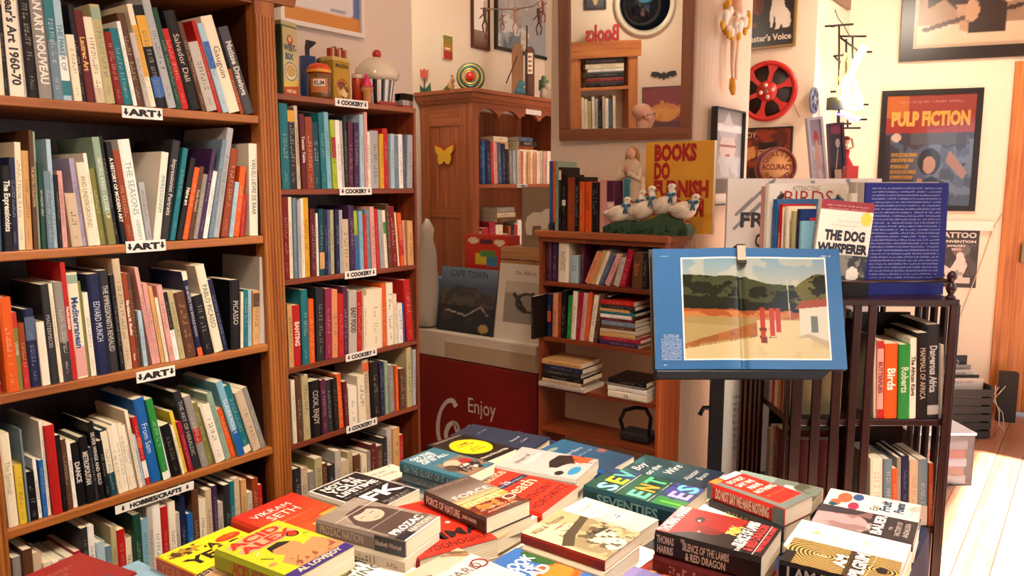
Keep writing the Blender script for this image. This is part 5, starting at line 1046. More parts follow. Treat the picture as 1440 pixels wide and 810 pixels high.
p = kt(545, .02); e = empty('red_tray', p, 'flat red tray lying in front of the cupcake jar', 'tray'); mb = MB(); mb.box(-.05, -.012, .0005, .03, .012, .009); mb.build('tray_base', mat('#8e2018', .4), e); mb = MB(); mb.box(-.05, -.012, .009, .03, -.008, .014); mb.build('rim', mat('#a8302a', .4), e)
# framed print above the cookery bookcase
a = at_y(390, -70, YL - .02); b = at_y(512, 54, YL - .02); c = (a + b) / 2
def pt(cv): cv.rect(0, 0, 1, 1, '#e2dccf'); cv.rect(0, 0, 1, .30, '#d08a3a'); cv.rect(.9, .24, 1, 1, '#5a74a8'); cv.rect(0, .24, .88, 1, '#dcd8d2'); cv.rect(.6, .28, .8, .36, '#8a86a0'); cv.rect(.1, .5, .5, .9, '#c9a070')
picture('framed_print', (c.x, YL - .003, c.z), (1, 0, 0), (0, -1, 0), b.x - a.x, a.z - b.z, .016, '#e9e2d6', pt, 40, 'white framed print with orange band and blue stripe above the tins', fth=.024)
# ---------------------------------------------------------------- music stand with an open art book
FH = Vector((math.cos(AZ), math.sin(AZ), 0)); ZV = Vector((0, 0, 1))
tlt = R(17); BU = ZV * math.cos(tlt) + FH * math.sin(tlt); BN = RT.cross(BU)      # towards the viewer
bb = EYE + ray(920, 520) * 2.0 / 1.0
bb = on_plane(921, 520, FH * 2.03, FH); WB = .505; HB = .325
MBk = M4(bb, RT, BU, BN)
ob = empty('open_book', MBk, 'large open art book with blue pages showing a country road picture on the black stand', 'book')
gut = .46
def bowf(X, Y): return .012 * np.exp(-((X - gut + .1) / .12) ** 2) + .010 * np.exp(-((X - gut - .12) / .16) ** 2) - .012 * np.exp(-((X - gut) / .018) ** 2) + .014
cv = Canvas(WB, HB, 300, '#316193'); cv.mottle(.06, 3, 2)
px0, px1, py0, py1 = .155, .915, .085, .915
cv.rect(px0 - .006, py0 - .009, px1 + .006, py1 + .009, '#e9e6dc')
def R_(x): return px0 + (px1 - px0) * x
def Q_(y): return py0 + (py1 - py0) * y
A0 = cv.A.copy()
cv.grad(Q_(.5), Q_(1), '#c9c2a0', '#7fa3b8')
n1 = cv.fbm(7, 5); n2 = cv.fbm(22, 6); tx = (cv.X - px0) / (px1 - px0); ty = (cv.Y - py0) / (py1 - py0)
cv.put((n1 > .55) & (ty > .68), '#d8cfb0', .35)
treeline = np.where(tx < .45, .84 - .10 * tx, .78 - .18 * (tx - .45)) + .06 * (n1 - .5); treeline = np.where(tx > .78, .70 + .15 * np.sin((tx - .78) * 9) + .05 * (n1 - .5), treeline)
cv.put((ty < treeline) & (ty > .3), '#1d251d'); cv.put((ty < treeline) & (ty > treeline - .2) & (n2 > .52), '#4a5236', .7); cv.put((ty < treeline) & (tx > .78) & (n2 > .5), '#6d6a38', .8)
cv.put((ty < .50 + .03 * (n2 - .5) - .05 * tx) & (ty > .3), '#a4552e'); cv.put((ty < .47) & (ty > .38) & (n2 > .5), '#c98a4c', .7)
cv.put(ty < .43 - .06 * tx, '#a58c5c'); cv.put(ty < .36 - .12 * tx, '#b09a68'); cv.put((ty < .15 + .42 * tx) & (ty > .12 + .22 * tx) & (tx < .5), '#a86a3c'); cv.put((ty < .17 + .3 * tx) & (tx < .5) & (n2 > .45) & (ty > .1 + .2 * tx), '#8d5a34', .7)
cv.put((ty < .10 + .23 * tx), '#d8c496'); cv.put((tx > .5) & (ty < .38), '#d9c594'); cv.put((tx > .5) & (ty < .38) & (n1 > .55), '#c9b280', .5)
cv.poly([(R_(.80), Q_(.20)), (R_(.80), Q_(.50)), (R_(1), Q_(.53)), (R_(1), Q_(.16))], '#d6d2c0'); cv.poly([(R_(.77), Q_(.49)), (R_(.82), Q_(.57)), (R_(1), Q_(.60)), (R_(1), Q_(.52))], '#9a4a30'); cv.rect(R_(.88), Q_(.26), R_(.93), Q_(.42), '#6a7468'); cv.poly([(R_(.76), Q_(.2)), (R_(.86), Q_(.2)), (R_(1), Q_(.1)), (R_(1), Q_(.17)), (R_(.86), Q_(.25))], '#b9ad8c')
for bx, bh in ((.52, .34), (.585, .28), (.63, .24)): cv.rect(R_(bx), Q_(.16 + (bx - .52) * .9), R_(bx + .035), Q_(.16 + (bx - .52) * .9 + bh), '#b53a2a'); cv.blot(R_(bx - .01), Q_(.14 + (bx - .52)), R_(bx + .045), Q_(.3), '#7a2c22', 30, 3, .55)
cv.line(R_(.735), Q_(.34), R_(.725), Q_(.8), .0022, '#c9c0a8')
cv.A *= .68
out = ~((cv.X >= px0) & (cv.X <= px1) & (cv.Y >= py0) & (cv.Y <= py1)); cv.A[out] = A0[out]
cv.build('open_page', Matrix.Identity(4), ob, rough=.16, bow=lambda X, Y: bowf(X, Y) + .001)
q = MB(); rr = random.Random(12)
for i in range(17): scribble(q, Matrix.Translation((.083 * WB, (.275 - i * .0125) * HB, .0225)), .0022, (.08 if i < 3 else .105) * WB, rnd=rr)
scribble(q, Matrix.Translation((.06 * WB, .93 * HB, .0225)), .003, .02, rnd=rr); scribble(q, Matrix.Translation((.92 * WB, .93 * HB, .02)), .003, .03, rnd=rr); scribble(q, Matrix.Translation((.05 * WB, .03 * HB, .022)), .003, .01, rnd=rr)
q.build('lettering', mat('#dfe8f0', .5), ob)
mb = MB(); mb.box(.002, .002, -.006, WB * gut - .004, HB - .002, .010); mb.build('pages', pagemat(), ob); mb = MB(); mb.box(WB * gut + .004, .002, -.006, WB - .002, HB - .002, .006); mb.build('pages', pagemat(), ob)
mb = MB(); mb.box(-.006, -.003, -.011, WB + .004, HB + .003, -.0065); mb.build('cover', mat('#26282c', .4), ob)
cl = empty('page_clip', MBk @ Matrix.Translation((.467 * WB, HB - .02, .025)), 'beige and steel clip holding the top of the open book', 'clip')
mb = MB(); mb.box(-.011, -.014, -.0005, .011, .026, .006); mb.build('clip_plate', mat('#b9a792', .4, metal=.3), cl); mb = MB(); mb.box(-.0115, -.024, 0, .0115, -.0145, .010); mb.box(-.011, .0265, -.04, .011, .03, .006); mb.build('clip_jaw', mat('#26221e', .4), cl)
ms = empty('music_stand', Vector((bb.x, bb.y, 0)) + RT * .19 + FH * .06, 'black metal music stand holding the open art book', 'stand'); MSi = ms.matrix_world.inverted()
SM = mat('#12141c', .42, metal=.3)
mb = MB(); mb.box(.006, -.018, -.020, WB - .06, HB - .03, -.0115, M=MSi @ MBk); mb.build('desk', SM, ms, bevel=.003)
mb = MB(); mb.prism([(-.002, -.026), (WB - .075, -.026), (WB - .052, -.004), (-.002, -.004)], -.02, .032, M=MSi @ MBk); mb.build('ledge', SM, ms, bevel=.002)
pm = RT * ((on_plane(1012, 560, FH * 2.06, FH) - (Vector((bb.x, bb.y, 0)) + RT * .19 + FH * .06)).dot(RT))
mb = MB(); mb.box(-.018, -.009, .30, .018, .009, bb.z + .10, M=M4(pm, RT, FH, ZV)); mb.tube([pm + Vector((0, 0, .02)), pm + Vector((0, 0, .32))], .014); mb.build('post', SM, ms)
mb = MB(); kz = on_plane(1003, 578, FH * 2.06, FH).z; mb.tube([pm + Vector((0, 0, kz)), pm - RT * .035 + Vector((0, 0, kz)), pm - RT * .045 + Vector((0, 0, kz - .02))], .007); mb.build('clamp_knob', SM, ms)
for i in range(3): an = AZ + (i - 1) * 1.35; mb = MB(); mb.tube([pm + Vector((0, 0, .3)), pm + Vector((.2 * math.cos(an), .2 * math.sin(an), .008))], .008); mb.build('leg', SM, ms)

# ---------------------------------------------------------------- revolving slatted bookcase
FR = 2.17; O = on_plane(1110, 590, FH * FR, FH); O.z = 0; SW = on_plane(1340, 500, FH * FR, FH); SW = (SW - O).dot(RT)
RZ = [on_plane(1250, 421, FH * FR, FH).z, on_plane(1270, 590, FH * FR, FH).z]; RZ += [RZ[1] - .325, RZ[1] - .65]
RB = M4(O, RT, FH, ZV); rbk = empty('revolving_bookcase', RB, 'dark mahogany revolving bookcase with vertical slats beside the sunlit floor', 'bookcase')
DW = DARKW
for i, z in enumerate(RZ):
    ov = .006 if i == 0 else -.001
    mb = MB(); mb.box(-ov, -ov, z - .02, SW + ov, SW + ov, z); mb.build('top_board' if i == 0 else 'shelf', DW['X'], rbk, bevel=.003)
zb_, zt_ = RZ[3] - .02, RZ[0] - .02
hw = SW / 2; off = [0, .058, .113, .163, .205]
for k_ in range(4):
    Rk = Matrix.Translation((hw, hw, 0)) @ Matrix.Rotation(math.pi / 2 * k_, 4, 'Z') @ Matrix.Translation((-hw, -hw, 0))
    for j, x in enumerate(off):
        mb = MB(); mb.box(x, -.012, zb_, x + (.03, .026, .026, .022, .022)[j], -.001, zt_ + .005, M=Rk); mb.build('slat', DW['Z'], rbk, bevel=.0015)
    mb = MB(); mb.box(SW - .022, -.012, zb_, SW, -.001, zt_ + .005, M=Rk); mb.build('slat', DW['Z'], rbk, bevel=.0015)
    for z in RZ[1:]:
        mb = MB(); mb.box(SW * .52, .19, z + .0005, SW - .03, .20, z + .28, M=Rk); mb.build('divider', DW['X'], rbk)
mb = MB(); mb.box(.002, .002, .10, SW - .002, SW - .002, RZ[3] - .02); mb.build('base_block', DW['X'], rbk, bevel=.004)
for a in (0, 1):
    mb = MB(); mb.box(-.03 if a else hw - .03, hw - .03 if a else -.03, .03, SW + .03 if a else hw + .03, hw + .03 if a else SW + .03, .085); mb.build('foot', DW['X'], rbk, bevel=.006)
mb = MB(); mb.tube([(hw, hw, .08), (hw, hw, .11)], .04, 16); mb.build('pivot', DW['Z'], rbk)
FI = [(.013, 0), (.013, .006), (.007, .012), (.012, .022), (.015, .03), (.012, .038), (.006, .046), (.007, .052), (.012, .056), (.014, .064), (.010, .074), (.003, .079)]
for sx_, sy_ in ((0, 0), (1, 0), (0, 1), (1, 1)):
    mb = MB(); mb.lathe([(r_ * 1.0, z) for r_, z in FI], 16, M=Matrix.Translation((.012 + sx_ * (SW - .024), .012 + sy_ * (SW - .024), RZ[0]))); mb.build('finial', DW['Z'], rbk)
for a in range(4):
    p0 = [(.022, .012), (SW - .012, .022), (SW - .022, SW - .012), (.012, SW - .022)][a]; p1 = [(SW - .022, .012), (SW - .012, SW - .022), (.022, SW - .012), (.012, .022)][a]
    mb = MB(); mb.tube([(p0[0], p0[1], RZ[0] + .049), (p1[0], p1[1], RZ[0] + .049)], .0045); mb.build('gallery_rail', DW['X'], rbk)
# books inside
PF = O + FH * .004
V_ = dict(P=(PF.x, PF.y), D=RT, IN=FH, maxd=.17)
shelf_row([(168, 180, 170, 320, 'beige'), (182, 214, 186, 338, 'pink', 'BUTTERFLIES', '#8a2018', dict(tfrac=.5, bands=((0, .12, 'red'), (.9, 1, 'red')))), (216, 278, 222, 352, 'orange', 'Birds', '#f4efe4', dict(bold=True, tfrac=.3)), (280, 334, 286, 355, 'green', 'Roberts', '#bcd8b0', dict(tfrac=.35)),
 (336, 368, 341, 325, 'ivory', 'The African Kings', '#3a3632', dict(tfrac=.5)), (370, 420, 374, 300, 'black', 'MAMMALS OF AFRICA', '#c9b8a0', dict(tfrac=.6)), (422, 478, 428, 262, 'charcoal', 'Dangerous Africa', '#b9c0c4', dict(tfrac=.5, bands=((.04, .14, 'silver'),))), (482, 496, 484, 355, 'lightgrey')],
 3.377, 1180, 380, zs=RZ[1], where='upper tier of revolving bookcase', group='natural history books in the revolving bookcase', hardp=.3, **V_)
shelf_row([(192, 266, 196, 455, 'ivory', None, '#b9ad98'), (268, 316, 272, 455, 'steel'), (318, 348, 320, 510, 'orange'), (352, 376, 356, 450, 'grey'), (378, 420, 384, 440, 'navy', None, '#9ab0d0'), (424, 476, 430, 465, 'beige', None, '#8a7a66'), (480, 536, 486, 460, 'steel', None, None, dict(bands=((0, .3, 'lightgrey'),))), (540, 566, 545, 480, 'rust')],
 4.265, 1180, 540, zs=RZ[2], where='lower tier of revolving bookcase', group='natural history books in the revolving bookcase', hardp=.3, **V_)
PLf = O + RT * .006; n_ = 0
for zi, cols in ((1, [('lightgrey', .030, .22), ('red', .02, .2), ('ivory', .028, .21), ('tan', .024, .2), ('rust', .02, .22), ('khaki', .03, .2)]), (2, [('grey', .03, .24), ('beige', .028, .26), ('steel', .02, .2), ('maroon', .05, .27), ('maroon', .03, .25)])):
    s_ = .2
    for c, t, h_ in cols:
        s_ -= t; nm = 'behind left slats'
        M = M4(PLf + FH * (s_ + t) + ZV * (RZ[zi] + .0005), -FH, RT, ZV)
        book(M, .16, h_, t - .001, c, label='%s%s book facing the music stand on %s tier of revolving bookcase' % ('thick ' if t > .04 else '', cw(c), 'upper' if zi == 1 else 'lower'), group='books on the stand side of the revolving bookcase', scrib=True)
# wine red board book seen through the slats
M = M4(O + RT * .03 + FH * .202 + ZV * (RZ[2] + .0005), -FH, RT, ZV)
# face-out books on top
def faceout(pxl, pxr, ytop, F, t, colour, label, yaw=0, roll=0, back=0, art=None, words=(), title=None, tcol=None, z=None, hard=True, name='book', **kk):
    zb = z if z is not None else RZ[0] + .0008
    yr = R(yaw); D = RT * math.cos(yr) + FH * math.sin(yr); IN = -RT.cross(ZV) * 1.0; Nn = D.cross(ZV)       # Nn towards viewer
    pl = on_plane(pxl, 400, FH * F, FH); pr = on_plane(pxr, 400, Vector(pl), Nn); tp_ = on_plane((pxl + pxr) / 2, ytop, pl, Nn)
    w = (pr - pl).dot(D); h = tp_.z - zb
    up = ZV * math.cos(R(roll)) + D * math.sin(R(roll)); Dr = D * math.cos(R(roll)) - ZV * math.sin(R(roll))
    lift = max(0, w * math.sin(R(roll)))
    bk = R(back); n2 = Nn * math.cos(bk) + up * math.sin(bk); up2 = up * math.cos(bk) - Nn * math.sin(bk)
    org = Vector((pl.x, pl.y, zb + lift)) - n2 * t
    e = book(M4(org, n2, Dr, up2), w, h, t, colour, name=name, art=art, words=words, title=title, tcol=tcol, hard=hard, **kk); tag(e, label, 'book'); return e
def pb_(cv):
    cv.rect(0, 0, 1, 1, '#e9e4d8'); cv.poly([(.08, .84), (.14, .92), (.2, .9), (.17, .82), (.2, .74), (.15, .76)], '#3a342c'); cv.poly([(.82, .8), (.88, .9), (.94, .86), (.97, .74), (.9, .76)], '#4a4236'); cv.blot(0, .6, 1, .82, '#8a9a7a', 12, 3, .6, .7)
faceout(1070, 1160, 262, 2.55, .022, 'pink', 'pinkish red large book at the back left of the revolving bookcase top', yaw=10, title='WILDLIFE', tcol='#f0dccc')
faceout(1077, 1183, 258, 2.505, .03, 'white', 'white book lettered BIRDS with a small bird drawing on revolving bookcase top', yaw=10, art=(pb_, 50), words=[('ATTRACTING', .47, .93, .055, '#8a6a50', dict(width=.36)), ('BIRDS', .5, .79, .17, '#b03a2a', dict(width=.66))])
faceout(1088, 1180, 280, 2.46, .026, 'blue', 'blue book directly in front of the white bird book', yaw=10, scrib=True, art=(lambda cv: (cv.rect(0, 0, 1, 1, '#3f6f9f')), 8))
faceout(1096, 1140, 287, 2.42, .022, 'red', 'red spined book with white cover between the blue and cream ones', yaw=10, title='GARDEN', tcol='#f0e6d8', art=(lambda cv: cv.rect(0, 0, 1, .96, '#e9e0d4'), 30))
faceout(1104, 1142, 290, 2.385, .02, 'cream', 'cream slim book before the red spined one on revolving bookcase', yaw=10, scrib=True)
faceout(1113, 1146, 297, 2.35, .02, 'khaki', 'khaki green slim book left of the navy one on revolving bookcase', yaw=10, scrib=True)
faceout(1121, 1150, 294, 2.315, .018, 'navy', 'navy book with red corner just left of the dog book', yaw=10, art=(lambda cv: (cv.rect(0, 0, 1, 1, '#1d3a7a'), cv.rect(.45, .78, 1, .9, '#c02a24')), 20))
faceout(1124, 1150, 311, 2.28, .014, 'skyblue', 'short sky blue book tucked left of the dog book', yaw=10)
def pd(cv):
    cv.rect(0, 0, 1, 1, '#ece6da'); cv.rect(0, .9, 1, 1, '#8e1c24'); cv.ell(.88, .82, .11, .075, '#e6d24a'); cv.rect(0, 0, 1, .42, '#2a2a28'); cv.blot(0, .2, 1, .42, '#8a8a80', 10, 3, .52, .8); cv.ell(.75, .22, .12, .08, '#e9e4d8'); cv.rect(.68, 0, .82, .2, '#e4dfd2')
faceout(1139, 1213, 286, 2.235, .024, 'lightgrey', 'white and dark red book titled THE DOG WHISPERER tilted against the blue book', yaw=3, roll=5, art=(pd, 44), title='THE DOG WHISPERER', tcol='#3a3630', hard=False,
 words=[('THE DOG', .52, .58, .17, '#1c2430', dict(width=.76, bold=2)), ('WHISPERER', .5, .445, .16, '#1c2430', dict(width=.92, bold=2)), (None, .55, .78, .025, '#9a8a78', dict(width=.4)), (None, .5, .73, .025, '#9a8a78', dict(width=.55)), (None, .5, .94, .025, '#e0c0b8', dict(width=.8)), (None, .5, .91, .02, '#e0c0b8', dict(width=.7))])
wl = [(None, .5, .945 - i * .0305, .0165, '#b4b9dc', dict(width=.84)) for i in range(28)]
faceout(1196, 1310, 256, 2.47, .05, 'lightgrey', 'tall pale book with dark top edge behind the blue text book', yaw=2)
faceout(1192, 1240, 272, 2.39, .04, 'ivory', 'shorter ivory book between the dog book and blue text book, behind', yaw=2)
faceout(1212, 1327, 257, 2.25, .04, '#161f74', 'big royal blue book covered in lines of white text on revolving bookcase', yaw=2, back=2, words=wl, bands=((0, 1, 'lightgrey'),))
faceout(1186, 1222, 398, 2.21, .012, 'black', 'low black booklet behind the gallery rail left of the blue text book', yaw=0)

# ---------------------------------------------------------------- white banner and storage cabinet behind
def cbx(name, px0, px1, ytop, F, d, label, cat, m, z0=0):
    a = on_plane(px0, ytop, FH * F, FH); b = on_plane(px1, ytop, FH * F, FH); M = M4(Vector((a.x, a.y, z0)), RT, FH, ZV); return empty(name, M, label, cat), (b - a).dot(RT), a.z - z0
e, w, h = cbx('poster_board', 1024, 1240, 251, 2.74, .01, 'large white poster board with grey swooshes and letters FR behind the bird books', 'poster', None)
mb = MB(); mb.box(0, 0, 0.0005, w, .02, h); mb.build('board', mat('#ece8e0', .7), e)
cv = Canvas(w, .62, 110, '#ebe7e0'); 
for x0_, y0_, x1_, y1_ in ((.06, .80, .3, .99), (.05, .72, .22, .86), (.55, .98, .7, .8), (.78, .99, .86, .86), (.1, .62, .0, .5)): cv.line(x0_, y0_, x1_, y1_, .012, '#6f7986', .85)
cv.ell(.03, .45, .05, .06, '#4a5666', .8); cv.blot(0, 0, .12, .3, '#9aa0a2', 9, 3, .5, .5)
cv.build('printed_face', M4((0, -.001, h - .62), (1, 0, 0), (0, 0, 1), (0, -1, 0)), e)
q = MB(); Mq = lambda px, py: M4((((on_plane(px, py, FH * 2.74, FH) - e.matrix_world.translation).dot(RT)), -.002, on_plane(px, py, FH * 2.74, FH).z), (1, 0, 0), (0, 0, 1), (0, -1, 0))
put_text(q, 'FR', Mq(1056, 319), .05, width=.085, bold=True); put_text(q, 'C', Mq(1066, 347), .045, width=.025, bold=True); q.build('lettering', mat('#3a3f48', .5), e)
q = MB(); 
for i in range(9): scribble(q, Mq(1036, 560 + i * 9), .012, .03)
q.build('small_print', mat('#8a8880', .5), e)
FCB = 3.05; ZCB = 1.483
e, w, h = cbx('storage_cabinet', 1062, 1226, 275, FCB, .3, 'plain white storage cabinet behind the poster board carrying frames and tin sign', 'cabinet', None)
h = ZCB; mb = MB(); mb.box(0, 0, 0, w, .30, h); mb.build('body', mat('#d8d0c2', .6), e, bevel=.004)
for i in range(2): mb = MB(); mb.box(.01 + i * w / 2, -.012, .08, (i + 1) * w / 2 - .006, -.001, h - .02); d_ = mb.build('door', mat('#ddd5c8', .6), e); mb = MB(); mb.box(w / 2 - .03 + i * .045, -.025, .7, w / 2 - .02 + i * .045, -.012, .8); mb.build('handle', mat('#777777', .3, metal=.8), d_)
def cabp(px, dF): p = on_plane(px, 240, FH * (FCB + dF), FH); return Vector((p.x, p.y, ZCB + .0005))
p = cabp(1092, .05); kF = (FCB + .05) / 1100; r_ = 28 * kF; cz = on_plane(1092, 236, FH * (FCB + .05), FH).z
e = empty('round_sign', M4((p.x, p.y, ZCB + r_ + .001), RT, ZV, -FH), 'round maroon rimmed tin sign lettered QUALITY ACCURACY', 'sign')
mb = MB(); mb.lathe([(r_, -.03), (r_, .0), (r_ * .96, .012), (r_ * .83, .012), (r_ * .81, .004)], 40, cap=False); mb.lathe([(r_, -.03), (.001, -.03)], 40, cap=False); mb.build('rim', mat('#7d2420', .35, coat=.3), e)
mb = MB(); mb.lathe([(r_ * .82, .002), (r_ * .82, .004)], 40); mb.build('face', mat('#efb070', .5, noise=.1), e)
q = MB(); put_text(q, 'ACCURACY', Matrix.Translation((0, -r_ * .12, .0048)), r_ * .27, width=r_ * 1.5, bold=True)
for s_, a0, a1, rr_ in (('QUALITY', 150, 30, .56), ('GUARANTEED', 215, 325, .72)):
    for i, ch in enumerate(s_):
        an = R(a0 + (a1 - a0) * i / (len(s_) - 1)); up_ = an - math.pi / 2 if a0 < 180 else an + math.pi / 2
        put_text(q, ch, Matrix.Translation((r_ * rr_ * math.cos(an), r_ * rr_ * math.sin(an), .0048)) @ Matrix.Rotation(up_, 4, 'Z'), r_ * .2, bold=True)
q.build('lettering', mat('#8a2a20', .5), e)
def leaning_frame(px0, px1, ytop, dF, label, fcol, paint, tiltr=6):
    p = cabp(px0, dF); k_ = (FCB + dF) / 1100; w = (px1 - px0) * k_; top = on_plane(px0, ytop, FH * (FCB + dF), FH).z; h = top - ZCB
    D = RT; up = (ZV - RT * math.sin(R(tiltr)) * 1.0 + FH * .05).normalized(); D = (RT - up * RT.dot(up)).normalized(); N = D.cross(up)
    M = M4(p + ZV * (max(0, D.z * -w) + .002), D, up, N); e = empty('leaning_frame', M, label, 'picture')
    f_ = .01; mb = MB()
    for a in ((0, 0, w, f_), (0, h - f_, w, h), (0, f_, f_, h - f_), (w - f_, f_, w, h - f_)): mb.box(a[0], a[1], -.02, a[2], a[3], .004)
    mb.build('frame', mat(fcol, .3), e); cv = Canvas(w - 2 * f_, h - 2 * f_, 30); paint(cv); cv.build('printed_picture', Matrix.Translation((f_, f_, -.002)), e); mb = MB(); mb.box(f_, f_, -.018, w - f_, h - f_, -.004); mb.build('backing_board', mat('#2a2222', .7), e)
def pt(cv): cv.grad(0, 1, '#b9a8b0', '#8a8098'); cv.ell(.5, .72, .2, .12, '#a8362e'); cv.blot(0, .1, 1, .6, '#d8ccd0', 5, 3, .5, .7); cv.ell(.5, .45, .18, .25, '#c99a90')
leaning_frame(1144, 1166, 166, .10, 'silver framed doll picture leaning left of the dark framed one', '#b9b4c0', pt, 7)
def pt(cv): cv.rect(0, 0, 1, 1, '#241a22'); cv.rect(0, .86, 1, 1, '#7a2a48'); cv.line(.3, .2, .6, .6, .03, '#c9a8b0'); cv.ell(.6, .7, .2, .08, '#a89aa0'); cv.rect(.2, .1, .8, .25, '#b8a090')
leaning_frame(1170, 1192, 174, .16, 'dark framed picture with purple top leaning under the neon sign', '#3a1c30', pt, 5)
p = cabp(1188, .2); kF = (FCB + .2) / 1100; e = empty('dancer_figurine', p + ZV * .0, 'small pin-up dancer figurine in red dress right of the leaning frames', 'figurine')
mb = MB(); mb.lathe([(.012, .0), (.02, .006), (.004, .01)], 14); mb.tube([(0, 0, .01), (0, 0, .09)], [.006, .010], 8); mb.tube([(0, 0, .15), (0, 0, .17)], .007); mb.ball((0, 0, .188), (.013, .013, .016)); mb.tube([(.0, 0, .15), RT * .03 + ZV * .165, RT * .02 + ZV * .2], .005); mb.build('body', mat('#d8a890', .5), e)
mb = MB(); mb.lathe([(.034, .082), (.026, .10), (.012, .125), (.016, .15), (.008, .155)], 18); mb.build('dress', mat('#c0242c', .5), e); mb = MB(); mb.ball((0, 0, .197), (.015, .015, .012), 10); mb.build('hair', mat('#7a2a20', .5), e)
p = cabp(1200, .05); e = empty('red_box', p, 'small red and white box at the right end of the storage cabinet', 'box'); Mx = M4((0, 0, 0), RT, FH, ZV)
mb = MB(); mb.box(-.025, 0, 0, .02, .04, .085, M=Mx); mb.build('carton', mat('#c8342c', .4), e); mb = MB(); mb.box(-.02, -.0006, .01, .015, -.0002, .035, M=Mx); mb.build('label', mat('#efdcd0', .5), e)

# ---------------------------------------------------------------- recess wall: dog sign, film reels, poster
NX = (-1, 0, 0)
def onrec(px0, py0, px1, py1): a = at_x(px0, py0, XREC - .02); b = at_x(px1, py1, XREC - .02); return (a + b) / 2, abs(a.y - b.y), abs(a.z - b.z)
c, w, h = onrec(1020, -18, 1118, 64)
def pt(cv):
    cv.rect(0, 0, 1, 1, '#1f1a18'); d = '#e4ddd0'
    cv.poly([(.66, .3), (.64, .5), (.67, .66), (.66, .78), (.7, .86), (.78, .88), (.82, .8), (.86, .6), (.93, .5), (.95, .36), (.93, .28), (.84, .27), (.82, .34), (.78, .26), (.72, .26), (.74, .32), (.71, .5), (.69, .3)], d)
    cv.ell(.75, .83, .07, .07, d); cv.poly([(.63, .76), (.7, .74), (.7, .82)], d); cv.ell(.80, .84, .025, .06, '#2a211c'); cv.ell(.625, .775, .015, .018, '#151210')
    cv.poly([(.12, .72), (.3, .62), (.48, .5), (.54, .74), (.5, .9), (.4, .78), (.14, .78)], '#7a3a1e'); cv.ell(.5, .7, .06, .17, '#5a2814'); cv.line(.1, .42, .38, .6, .016, '#8a4a2a'); cv.rect(.08, .32, .45, .4, '#5c3018'); cv.ell(.26, .44, .14, .035, '#3a3430')
picture('dog_sign', (XREC - .003, c.y, c.z), XD, NX, w, h, .013, '#8a6a2c', pt, 90, 'black enamel sign of a white dog listening to a gramophone, gold frame', 'sign', words=[("His Master's Voice", .53, .09, .085, '#e0d8c8', dict(width=.86, bold=True))])
rc = at_x(1078, 128, XREC - .02); Rr = .5 * abs(at_x(1078, 86, XREC).z - at_x(1078, 171, XREC).z)
def reel(name, M, Rr, col, label, n=6, dark='#1c1614'):
    e = empty(name, M, label, 'film reel'); mb = MB(); mb.lathe([(Rr * .97, 0), (Rr * .97, .006)], 48); mb.build('back_plate', mat(dark, .5), e)
    mb = MB(); mb.lathe([(Rr, .0), (Rr, .014), (Rr * .84, .014), (Rr * .84, .0065)], 48, cap=False); mb.lathe([(Rr * .34, .0065), (Rr * .34, .014), (.001, .014)], 40, cap=False)
    for k_ in range(n):
        a = 2 * math.pi * k_ / n + .3; c_, s_ = math.cos(a), math.sin(a)
        pl = [(Rr * .3, -Rr * .075), (Rr * .6, -Rr * .07), (Rr * .87, -Rr * .2), (Rr * .87, Rr * .2), (Rr * .6, Rr * .07), (Rr * .3, Rr * .075)]
        mb.prism([(x * c_ - y * s_, x * s_ + y * c_) for x, y in pl], .0065, .0138)
    mb.build('spoked_disc', mat(col, .4), e)
    for k_ in range(4): a = math.pi / 2 * k_ + .2; mb = MB(); mb.lathe([(Rr * .07, .0142), (Rr * .07, .0150)], 14, M=Matrix.Translation((Rr * .2 * math.cos(a), Rr * .2 * math.sin(a), 0))); mb.build('hub_hole', mat('#dccbbb', .6), e)
    mb = MB(); mb.lathe([(Rr * .06, .0142), (Rr * .06, .018), (Rr * .03, .02)], 14); mb.build('hub', mat('#9a8a80', .3, metal=.6), e); return e
reel('film_reel', M4((XREC - .004, rc.y, rc.z), XD, ZV, NX), Rr, '#c02722', 'large red six-spoke film reel on the wall under the dog sign')
c, w, h = onrec(1030, 181, 1111, 262)
def pt(cv): cv.rect(0, 0, 1, 1, '#54201a'); cv.blot(0, 0, 1, 1, '#93371f', 7, 2, .48, .8); cv.ell(.6, .55, .16, .2, '#c58a5c'); cv.rect(.44, .62, .76, .76, '#1a1210'); cv.line(.48, .6, .72, .6, .015, '#1a1210'); cv.poly([(.15, .4), (.4, .5), (.38, .7), (.12, .62)], '#c98a50'); cv.rect(.3, 0, .9, .3, '#1f1412')
picture('film_poster', (XREC - .003, c.y, c.z), XD, NX, w, h, .008, '#1a1412', pt, 50, 'dark red and brown comic style poster below the red film reel', 'poster', words=[('JOY', .3, .84, .1, '#d8b088', dict(width=.2))])
YBR = BKL.y
c0 = at_y(1146, 122, YBR - .02); c1 = at_y(1146, 160, YBR - .02); cc_ = at_y(1147, 141, YBR - .02)
reel('film_reel', M4((cc_.x, YBR - .004, cc_.z), (1, 0, 0), ZV, (0, -1, 0)), abs(c0.z - c1.z) / 2, '#5a6488', 'small blue-grey film reel high on the side return behind the frames', dark='#23283c')
# wire
wv = MB(); a = at_x(1113, 138, XREC - .006); b = at_x(1124, 165, XREC - .006); wv.tube([a, b], .0015); o = wv.build('hanging_wire', mat('#6a5a4c', .5)); tag(o, 'short loose wire hanging beside the red film reel', 'wire')

